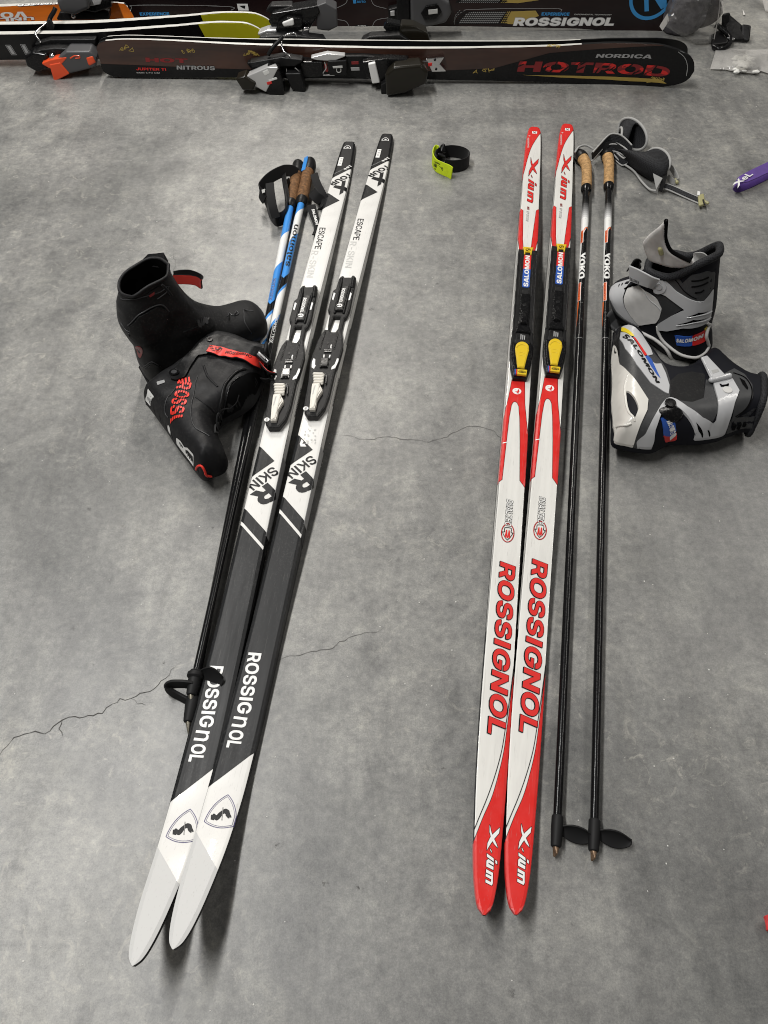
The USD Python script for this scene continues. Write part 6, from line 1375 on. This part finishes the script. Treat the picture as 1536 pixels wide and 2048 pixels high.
c = E1.uv(*v3z((1008, -20))[0]); E1.print(t, 'ring_emblem', Point(*c).buffer(.066).difference(Point(*c).buffer(.056)), 'blue_print', 2); E1.print(t, 'ring_emblem_ground', Point(*c).buffer(.0655), 'ink_black', 1)
for p in (((975, 52), (970, -60), (990, -60), (995, 50)), ((985, -60), (1010, -60), (1072, 30), (1050, 42)), ((1050, 42), (1075, 28), (1075, -60), (1052, -60))): E1.print(t, 'ring_emblem_letter', E1.P(v3z(*p)), 'blue_print', 2)
for y0, y1 in ((-20, 12), (52, 108)):
    E1.print(t, 'grid_panel', E1.P(v3z((128, y1), (165, y0 + 8), (205, y0), (345, y0), (310, y1))), 'ink_grey', 1); E1.print(t, 'gold_panel', E1.P(v3z((318, y1), (352, y0), (480, y0 - 4), (495, y0 + 20), (400, y1 + 2))), 'gold', 1)
    gx = unary_union([LineString([E1.uv(*v3z((x, y0))[0]), E1.uv(*v3z((x - 30, y1))[0])]).buffer(.0011) for x in range(150, 370, 9)] + [LineString([E1.uv(*v3z((120, y))[0]), E1.uv(*v3z((350, y))[0])]).buffer(.0010) for y in range(int(y0), int(y1), 9)]); E1.print(t, 'grid_lines', gx, 'ink_black', 2)
def loop_line(v, pts): E1.print(t, 'contour_line', LineString(spline([E1.uv(*q) for q in v(*pts)], 6)).buffer(.0006), 'ink_grey', 1.5)
loop_line(v3z, ((110, 110), (118, 78), (150, 52), (205, 42), (560, 38), (595, 52))); loop_line(v2, ((800, 50), (860, 20), (870, -10))); loop_line(v2, ((1010, -10), (1030, 30), (1100, 50))); loop_line(v2, ((780, 115), (860, 125), (890, 180))); loop_line(v2, ((1015, 165), (1040, 120), (1110, 105))); loop_line(v1, ((770, 90), (778, 45), (820, 30), (1340, 38), (1365, 60))); loop_line(v2, ((1500, 130), (1510, 90), (1536, 60)))
E1.print(t, 'white_label', E1.P(v2((218, 22), (282, 22), (288, 62), (226, 62))), 'ink_white', 2); E1.print(t, 'label_print', E1.P(v2((232, 34), (268, 32), (266, 52), (250, 46))), 'ink_black', 3)
E1.print(t, 'black_label', E1.P(v2((918, 146), (992, 146), (992, 162), (918, 162))), 'ink_black', 2); E1.word(t, '170', v2((932, 160))[0], v2((980, 160))[0], .0058, 'ink_white', 800, 0, 3); E1.word(t, 'AUTO', v2((926, 16))[0], v2((978, 16))[0], .0055, 'blue_print', 800, 0, 2); E1.print(t, 'blue_mark', E1.P(v2((902, -8), (922, -8), (922, 20), (906, 20))), 'blue_print', 2)
b = E1.block(t, 'binding_plate', v2((1118, 60), (1160, 50), (1168, 118), (1122, 118)), 0, .025, 'plastic_black', .003)
E1.block(b, 'toe_clip', v2((1170, -30), (1230, -30), (1232, 135), (1172, 140)), 0, .055, 'plastic_black', .004); E1.block(b, 'toe_clip', v2((1236, -20), (1262, -20), (1262, 148), (1238, 148)), 0, .045, 'plastic_gloss', .004)
E1.block(b, 'toe_piece', v2((1262, -30), (1400, -20), (1455, 20), (1465, 70), (1440, 112), (1350, 132), (1265, 150)), 0, .060, 'binding_grey', .010, .9)
E1.block(b, 'toe_panel', v2((1312, 80), (1340, 40), (1400, 30), (1422, 70), (1392, 108), (1330, 112)), .05, .074, 'plastic_gloss', .003); E1.block(b, 'toe_label', v2((1350, 60), (1402, 54), (1402, 78), (1352, 84)), .07, .0775, 'ink_palegrey', .0008)
q = E1.n(*v2((1250, 104))[0], .052); put(b, 'rivet', rhull([q, np.array(q) + [0, 0, .001]], .004), 'steel_dark'); E1.block(b, 'clip_eye', v2((1126, 68), (1148, 66), (1148, 92), (1128, 92)), .024, .030, 'silver_paint', .001)
# black and yellow pair on the left
HW3 = [(0, .040), (.3, .033), (.55, .0335), (.78, .0445), (.90, .0545), (.945, .0540), (.97, .047), (.985, .037), (.996, .021), (1, .002)]
ZT3 = [(0, .016), (.5, .024), (.8, .016), (.92, .020), (1, .042)]; TH3 = [(0, .013), (.5, .018), (.8, .013), (.92, .010), (1, .007)]
def yellow_end(s, t, p0, p1):
    a, b = s.uv(*p0), s.uv(*p1); d = (b - a) / (b[1] - a[1]); hgt = .09
    s.print(t, 'yellow_tip', Polygon([a + d * (hgt - a[1]), a + d * (-hgt - a[1]), (s.L, -hgt), (s.L, hgt)]).intersection(Polygon([(u, float(s.hw(u)) - .0004) for u in np.linspace(.9, s.L, 80)] + [(u, -float(s.hw(u)) + .0004) for u in np.linspace(s.L, .9, 80)]).buffer(0)), 'yellow_face', 1)
K1 = Alpine((0, 129), (530, 122), 1.25, HW3, ZT3, TH3, .0548, 0, -.452)
t = build_alpine(K1, 'black downhill ski with yellow end and orange binding, front of its pair', 'black_face', 'edge_white', False); yellow_end(K1, t, v1((1168, 138))[0], v1((1228, 250))[0])
for p in (((30, 265), (62, 265), (100, 325), (68, 325)), ((118, 260), (148, 260), (182, 322), (150, 322))):
    g = K1.P(v1(*p)).buffer(-.001).buffer(.001); K1.print(t, 'grey_mark', g.difference(g.buffer(-.0012)).union(g.buffer(-.003)), 'ink_grey', 1)
b = K1.block(t, 'binding_plate', v1((215, 262), (300, 238), (560, 235), (560, 272), (480, 300), (260, 300)), 0, .020, 'plastic_black', .003)
K1.block(b, 'heel_cup', v1((160, 345), (200, 318), (270, 330), (272, 392), (222, 410), (172, 382)), .02, .058, 'plastic_gloss', .006); K1.block(b, 'heel_body', v1((360, 345), (400, 312), (530, 312), (558, 340), (555, 378), (480, 400), (385, 422)), .015, .070, 'binding_grey', .007, .9)
K1.block(b, 'heel_bridge', v1((235, 300), (330, 290), (500, 300), (480, 318), (300, 325)), .012, .046, 'plastic_black', .005)
K1.block(b, 'orange_claw', v1((256, 375), (300, 358), (390, 340), (355, 378), (330, 410), (290, 395)), .045, .075, 'binding_orange', .003); K1.block(b, 'orange_claw', v1((300, 385), (355, 375), (402, 432), (325, 472), (312, 430)), .045, .077, 'binding_orange', .003)
K1.block(b, 'orange_cap', v1((520, 345), (545, 338), (555, 362), (530, 375)), .05, .074, 'binding_orange', .005); K1.bar(b, 'orange_mark', [(a, c, .0765) for a, c in v1((415, 345), (440, 330), (470, 330))], .0018, 'binding_orange'); K1.bar(b, 'orange_mark', [(a, c, .0765) for a, c in v1((445, 345), (470, 342), (470, 330))], .0016, 'binding_orange')
q = K1.n(*v1((310, 332))[0], .060); put(b, 'pivot_ball', rhull([q, np.array(q) + [0, 0, .004]], .0085), 'chrome', 50); q = K1.n(*v1((474, 278))[0], .025); put(b, 'rivet', rhull([q, np.array(q) + [0, 0, .002]], .0032), 'chrome')
K1.bar(b, 'brake_arm', [(*p, d) for p, d in zip(v1((242, 252), (222, 222), (208, 200), (225, 178), (258, 150), (285, 122)), (.025, .02, .01, -.005, -.03, -.05))], .0026, 'chrome'); K1.bar(b, 'brake_pad', [(*p, d) for p, d in zip(v1((285, 160), (295, 110), (318, 70), (328, 45)), (-.04, -.05, -.055, -.06))], .0060, 'plastic_black'); K1.block(b, 'strap_flap', v1((275, 170), (290, 118), (312, 160), (310, 172)), -.05, -.038, 'webbing', .002)
K1.bar(b, 'lever_rod', [(a, c, .05) for a, c in v1((200, 315), (240, 296))], .0024, 'chrome')
K2 = Alpine((0, 129), (530, 122), 1.27, HW3, ZT3, TH3, .0555, .066, -.452)
t = build_alpine(K2, 'black downhill ski with yellow end, standing behind the one with orange binding', 'black_face', 'edge_white', False); yellow_end(K2, t, v1((1185, 88))[0], v1((1230, 200))[0])
# orange ski
O1 = Alpine((0, 72), (220, 66), 1.05, [(0, .043), (.5, .041), (.8, .042), (.93, .044), (.975, .045), (.995, .02), (1, .002)], ZT3, TH3, .0450, 0, -.62)
t = build_alpine(O1, 'orange downhill ski with upside-down lettering and a grey binding', 'orange_face', 'edge_white', False)
O1.word(t, 'LIMITED', v1((335, 5))[0], v1((95, 18))[0], .0085, 'ink_white', 850, .2, 2, 'ink_black'); O1.word(t, 'VO', v1((160, 68))[0], v1((0, 72))[0], .0160, 'ink_white', 900, .2, 2); O1.word(t, 'UNL', v1((200, 98))[0], v1((0, 108))[0], .0085, 'ink_white', 850, .2, 2, 'ink_darkred')
b = O1.block(t, 'binding_plate', v1((345, 110), (360, 78), (480, 70), (640, 78), (640, 104), (480, 108)), 0, .030, 'plastic_black', .004)
O1.block(b, 'toe_piece', v1((360, 10), (380, -20), (500, -20), (510, 30), (440, 62), (375, 50)), .02, .080, 'binding_grey', .010); O1.block(b, 'toe_lug', v1((500, -10), (640, -15), (650, 30), (560, 60), (505, 50)), .01, .050, 'plastic_gloss', .006)
O1.block(b, 'toe_metal', v1((520, -5), (600, -10), (590, 20), (530, 32)), .04, .058, 'silver_paint', .002); q = O1.n(*v1((435, 92))[0], .040); put(b, 'pivot_ball', rhull([q, np.array(q) + [0, 0, .003]], .0070), 'chrome', 50); O1.block(b, 'orange_mark', v1((430, 68), (450, 66), (458, 80), (436, 82)), .03, .041, 'binding_orange', .001)
# ------------------------------------------------------------------ small things
look('neon_felt', (0.62, 0.78, 0.02), 0.7, spec=0.3, var=0.12, vscale=120)
look('neon_dark', (0.42, 0.52, 0.01), 0.7, spec=0.3)
look('purple_rubber', (0.115, 0.055, 0.29), 0.55, var=0.15, vscale=60)
look('red_rubber', (0.66, 0.045, 0.045), 0.5)
look('dark_cloth', (0.075, 0.070, 0.078), 0.8, var=0.45, vscale=60)
look('white_beads', (0.80, 0.80, 0.76), 0.45)
look('paper_white', (0.75, 0.73, 0.70), 0.6)
def film(name, tint, gloss, haze):
    n = {'t': ('transparent_bsdf', {'color': tint}), 'g': ('glossy_bsdf', {'color': (1, 1, 1), 'roughness': 0.12}), 'd': ('diffuse_bsdf', {'color': (0.75, 0.74, 0.72)}), 'f': ('fresnel', {'IOR': gloss}),
         'tc': ('texture_coordinate', {}), 'no': ('noise_texture', {'scale': 30.0, 'detail': 2}), 'b': ('bump', {'strength': 0.6, 'distance': 0.004}),
         'm1': ('mix_closure', {'fac': haze}), 'm2': ('mix_closure', {})}
    LOOK[name] = usdkit.material(stage, '/World/Looks/' + name, n, [('tc.object', 'no.vector'), ('no.fac', 'b.height'), ('b.normal', 'g.normal'), ('b.normal', 'f.normal'), ('t.BSDF', 'm1.closure1'), ('d.BSDF', 'm1.closure2'), ('f.fac', 'm2.fac'), ('m1.closure', 'm2.closure1'), ('g.BSDF', 'm2.closure2')], surface='m2.closure')
film('clear_film', (0.95, 0.95, 0.95), 1.5, 0.07)
film('hazy_film', (0.85, 0.84, 0.82), 1.35, 0.40)
# neon and black strap loop
c = G(900, 330); zh = .030
t = thing('ski_strap', 'black loop strap with a neon yellow printed tab, alone on the open floor', 'strap', at(*c))
a = np.linspace(math.radians(-118), math.radians(205), 60); rx, ry = .042, .036
ring = np.c_[rx * np.cos(a) + .004, ry * np.sin(a), np.full(60, .016)]
put(t, 'band', ribbon(ring, (0, 0, 1), .0022, .031), 'webbing')
loc = lambda px, py, z: G(px, py, z) - c
v9 = View(840, 270, 120 / 1536)
L9 = lambda x, y, z: loc(*v9((x, y))[0], z)
tb = spline([L9(470, 420, .018), L9(400, 400, .018), L9(335, 500, .017), L9(330, 640, .0165), L9(420, 780, .016), L9(600, 870, .016), L9(740, 930, .0155), L9(815, 985, .015)], 8)
put(t, 'tab', ribbon(tb, (0, .12, 1), .0024, np.interp(np.linspace(0, 1, len(tb)), [0, .3, 1], [.026, .029, .031])), 'neon_felt')
put(t, 'buckle', rhull([L9(560, 300, .034), L9(600, 270, .036), L9(560, 420, .028), L9(620, 420, .026)], .0045), 'plastic_gloss')
put(t, 'keeper', rhull([L9(490, 500, .024), L9(520, 610, .010), L9(600, 640, .008), L9(620, 560, .020)], .004), 'plastic_black')
i0, i1 = int(len(tb) * .55), int(len(tb) * .90); A9, B9 = tb[i0], tb[i1]; d = unit(B9 - A9); nn = np.cross(d, (0, 0, 1)); nn = nn if nn[1] < 0 else -nn
def tabtext(txt, w, h, z0, x0):
    g = fit_text(txt, w, h, 850); put(t, 'tab_lettering', sheet(g, lambda q: A9 + (q[:, :1] + x0) * d + np.c_[np.zeros(len(q)), np.zeros(len(q)), q[:, 1] + z0] + nn * .0030), 'ink_black', False)
tabtext('MG 2000', .030, .0080, -.004, -.004); tabtext('SAMPLE', .018, .0034, .007, -.002); tabtext('SKI STRAP', .024, .0030, -.010, -.002)
# purple strap at the right edge
c = G(1500, 355)
t = thing('ski_strap', 'folded purple rubber strap with white lettering at the right edge', 'strap', at(*c))
vp = View(1440, 300, 96 / 1536)
LP = lambda x, y, z: G(*vp((x, y))[0], z) - c
top_ = spline([LP(2000, 330, .034), LP(1600, 530, .034), LP(1200, 720, .034), LP(850, 890, .033), LP(620, 1010, .029), LP(500, 1110, .018), LP(560, 1180, .008), LP(760, 1140, .0035), LP(1050, 1010, .003), LP(1350, 860, .003), LP(1800, 640, .003)], 10)
put(t, 'band', ribbon(top_, (.45, .85, .1), .0032, .027), 'purple_rubber')
a, b = LP(560, 1120, .034), LP(1020, 800, .034); d = unit(b - a); e = np.cross((0, 0, 1), d)
g = fit_text('XeL', np.linalg.norm(b - a) * 1.0, .0145, 750); put(t, 'lettering', sheet(g, lambda q: a + q[:, :1] * d + (q[:, 1:] - .003) * e + np.array([0, 0, .0030]) - np.c_[np.zeros(len(q)), np.zeros(len(q)), .010 * np.clip((.018 - q[:, 0]) / .018, 0, 1) ** 2], .004), 'ink_white', False)
# red strap end lower right
c = G(1560, 1842)
t = thing('ski_strap', 'red strap end poking in at the lower right edge of the picture', 'strap', at(*c))
L_ = lambda x, y, z: G(x, y, z) - c
p = spline([L_(1640, 1838, .020), L_(1590, 1838, .020), L_(1550, 1840, .020), L_(1530, 1843, .016), L_(1524, 1849, .009), L_(1545, 1852, .004), L_(1600, 1850, .003)], 8)
put(t, 'band', ribbon(p + np.array([.006, 0, 0]), (0, 1, .3), .003, .014), 'red_rubber')
# bag of dark cloth
vb_ = View(1280, 0, 256 / 1536)
c = G(1380, 95)
t = thing('plastic_bag', 'clear plastic bag holding dark grey cloth beside the ski tips', 'bag', at(*c))
rb = np.random.default_rng(4)
def lump(center, ax, seed, amp, sub=4, scale=18):
    m = trimesh.creation.icosphere(subdivisions=sub); n = meshkit.fbm(m.vertices * 1.3 + seed, 4, seed) - .5; m.vertices = m.vertices * (1 + amp * n[:, None] * 2); m.vertices = m.vertices * np.asarray(ax) + np.asarray(center); m.vertices[:, 2] = np.maximum(m.vertices[:, 2], .002); return m
yb_ = 2.60
def VB(x, y, yy): r = ray(*vb_((x, y))[0]); return EYE + r * (yy / r[1]) - c
cl = lump((VB(600, 150, yb_) + [0, .03, 0]), (.064, .05, .085), 3, .30); put(t, 'cloth', cl, 'dark_cloth', 60)
P_ = [(330, 330), (240, 300), (340, 160), (380, 60), (420, -120), (900, -140), (1000, 0), (990, 180), (900, 440), (870, 600), (700, 600), (590, 620), (580, 480), (420, 390)]
def facing(m, e):
    f = m.faces.copy(); v = m.vertices; cr = np.cross(v[f[:, 1]] - v[f[:, 0]], v[f[:, 2]] - v[f[:, 0]]); bad = (cr * (e - v[f].mean(1))).sum(1) < 0; f[bad] = f[bad][:, [0, 2, 1]]; return trimesh.Trimesh(v, f, process=False)
def film_mesh(outline, yy, bulge, seed, n=24, crum=.008):
    g = Polygon(outline); x0, y0, x1, y1 = g.bounds; X, Y = np.meshgrid(np.linspace(x0, x1, n), np.linspace(y0, y1, n)); Q_ = np.c_[X.ravel(), Y.ravel()]; Q_ = Q_[shapely.contains(g.buffer(-8), shapely.points(Q_))]; Q_ = np.vstack([Q_, resample(LineString(list(g.exterior.coords)), 22)[:-1]])
    T = Delaunay(Q_).simplices; T = T[shapely.contains(g, shapely.points(Q_[T].mean(1)))]
    dd = np.minimum(shapely.distance(shapely.points(Q_), g.exterior) / 160, 1); h = bulge * np.sqrt(dd)
    nz = meshkit.fbm(np.c_[Q_ / 70, np.zeros(len(Q_))], 3, seed) - .5; rd = np.abs(meshkit.noise(np.c_[Q_ / 120, np.ones(len(Q_))], seed + 7) - .5)
    V = np.array([VB(a, b, yy - hh - crum * (z * 2 + r_ * 2) * min(1, q * 3 + .2)) for (a, b), hh, z, r_, q in zip(Q_, h, nz, rd, dd)]); V[:, 2] = np.maximum(V[:, 2], .003)
    return facing(trimesh.Trimesh(V, T, process=False), EYE - c)
put(t, 'film', film_mesh(P_, yb_ - .03, .05, 2), 'clear_film', 25); put(t, 'film_back', film_mesh(P_, yb_ + .07, -.02, 5), 'clear_film', 25)
put(t, 'bag_seam', tube(spline([VB(x, y, yb_ - .05) for x, y in ((960, -120), (955, 60), (940, 200), (905, 380), (880, 520), (862, 610))], 6), .0012, 6), 'paper_white', 60)
put(t, 'paper_slip', m3.Manifold.hull_points([VB(x, y, yb_ - .06 + o) for x, y in ((240, 300), (330, 160), (350, 250), (300, 300), (270, 370), (235, 320)) for o in (0, .002)]), 'paper_white', 30)
# black brake part beyond the bag
c = G(1470, 90)
t = thing('ski_brake_part', 'black plastic ski binding part lying between the clear bag and the packet', 'binding part', at(*c))
BB = lambda x, y, z: G(*vb_((x, y))[0], z) - c
put(t, 'loop', tube(spline([BB(880, 560, .008), BB(960, 590, .008), BB(1050, 560, .008), BB(1085, 490, .010), BB(1060, 420, .016), BB(960, 330, .026), BB(900, 300, .03)], 8), .0072, 12), 'plastic_gloss', 60)
put(t, 'plate', rhull([BB(870, 540, .005), BB(1040, 520, .005), BB(960, 370, .010), BB(870, 430, .008)], .004), 'plastic_black')
put(t, 'cross_bar', rhull([BB(1010, 200, .040), BB(1055, 190, .040), BB(1180, 300, .030), BB(1000, 330, .020), BB(1240, 350, .022), BB(1230, 470, .010), BB(1080, 460, .008)], .005), 'plastic_black')
put(t, 'end_lip', rhull([BB(1240, 320, .032), BB(1305, 330, .032), BB(1290, 480, .008), BB(1240, 470, .008)], .006), 'plastic_black'); put(t, 'end_lip', rhull([BB(1008, 190, .050), BB(1056, 180, .050), BB(1000, 330, .022), BB(1036, 320, .022)], .006), 'plastic_black')
put(t, 'metal_link', rhull([BB(1058, 458, .014), BB(1122, 468, .014)], .0035), 'steel')
# packet with white pellets
c = G(1480, 125)
t = thing('plastic_packet', 'flat hazy plastic packet holding white pellets near the top right edge', 'packet', at(*c))
BB2 = lambda x, y, z: G(*vb_((x, y))[0], z) - c
g = Polygon([(915, 580), (1060, 578), (1300, 596), (1536, 592), (1750, 640), (1750, 900), (1536, 880), (1450, 850), (1400, 885), (1250, 872), (1000, 832), (840, 830), (880, 700)])
def pack(z0, seed):
    x0, y0, x1, y1 = g.bounds; X, Y = np.meshgrid(np.linspace(x0, x1, 40), np.linspace(y0, y1, 26)); Q_ = np.c_[X.ravel(), Y.ravel()]; Q_ = Q_[shapely.contains(g.buffer(-6), shapely.points(Q_))]; Q_ = np.vstack([Q_, resample(LineString(g.exterior.coords), 24)[:-1]])
    T = Delaunay(Q_).simplices; T = T[shapely.contains(g, shapely.points(Q_[T].mean(1)))]; dd = np.minimum(shapely.distance(shapely.points(Q_), g.exterior) / 60, 1)
    bl_ = np.exp(-(((Q_[:, 0] - 1260) / 130) ** 2 + ((Q_[:, 1] - 750) / 90) ** 2)); nz = meshkit.fbm(np.c_[Q_ / 60, np.zeros(len(Q_))], 3, seed)
    return facing(trimesh.Trimesh(np.array([BB2(a, b, .002 + z0 * (d * .006 + e * .016) + .004 * n) for (a, b), d, e, n in zip(Q_, dd, bl_, nz)]), T, process=False), EYE - c)
put(t, 'film', pack(1, 3), 'hazy_film', 25); put(t, 'film_back', pack(.05, 8), 'hazy_film', 25)
ps = []
for _ in range(70):
    x, y = rb.normal(1255, 65), rb.normal(755, 48)
    if 1120 < x < 1420 and 655 < y < 870: ps.append(lump(BB2(x, y, .006 + .005 * rb.random()), (.008, .006, .004), int(rb.integers(1, 99)), .35, 2))
pe = put(t, 'pellets', cat(ps), 'white_beads', 40); pe.SetCustomDataByKey('kind', 'stuff')
put(t, 'zip_line', tube([BB2(1020, 640, .008), BB2(965, 755, .008)], .0010, 6), 'ink_grey')
put(t, 'printed_label', sheet(poly([BB2(a, b, 0)[:2] for a, b in ((1515, 715), (1600, 720), (1600, 790), (1512, 780))]), lambda q: np.c_[q, np.full(len(q), .0125)]), 'ink_grey', False)
# white bag corner at the very edge
c = G(1545, 15)
t = thing('white_bag', 'white bag or cloth just showing in the top right corner', 'bag', at(*c))
LW = lambda x, y, z: G(*vb_((x, y))[0], z) - c
put(t, 'fold', rhull([LW(1500, -40, .02), LW(1540, 110, .006), LW(1700, 150, .012), LW(1800, -60, .06), LW(1580, -90, .05)], .010, 18), 'paper_white', 50)
# crumbs of grit and a flake on the floor
look('grit', (0.70, 0.69, 0.65), 0.6)
rg = random.Random(21); gr = []
for _ in range(420):
    y = rg.uniform(.05, 2.7); x = rg.uniform(-.5, .5) * (.9 + y * .85); r = rg.uniform(.0004, .0011)
    m = trimesh.creation.icosphere(subdivisions=0, radius=r); m.vertices *= [rg.uniform(.7, 1.6), rg.uniform(.7, 1.6), .6]; m.apply_translation([x, y, r * .4]); gr.append(m)
o = put(None, 'floor_grit', cat(gr), 'grit', False); o.SetCustomDataByKey('kind', 'stuff'); o.SetCustomDataByKey('label', 'tiny pale crumbs of grit scattered over the concrete floor'); o.SetCustomDataByKey('category', 'grit')
o = put(None, 'plastic_flake', m3.Manifold.hull_points([G(*vb_(p)[0], z) for p in ((1232, 110), (1262, 175), (1240, 180)) for z in (.001, .004)]), 'paper_white', False); o.SetCustomDataByKey('label', 'small white flake on the floor between the packet and the top edge'); o.SetCustomDataByKey('category', 'flake')

# pairs
for p in stage.GetPrimAtPath('/World').GetChildren():
    l = p.GetCustomDataByKey('label') or ''
    for key, g in (('charcoal and white cross-country', 'pair of charcoal and white cross-country skis'), ('red and white racing', 'pair of red and white racing skis'), ('black pole with', 'pair of black ski poles'), ('blue and white pole', 'pair of blue and white ski poles'),
                   ('black ski boot', 'pair of black ski boots'), ('silver and', 'pair of silver ski boots'), ('downhill ski', 'downhill skis standing on edge along the back')):
        if key in l and p.GetCustomDataByKey('category') in ('ski', 'ski pole', 'ski boot') and not p.GetCustomDataByKey('group'): p.SetCustomDataByKey('group', g)
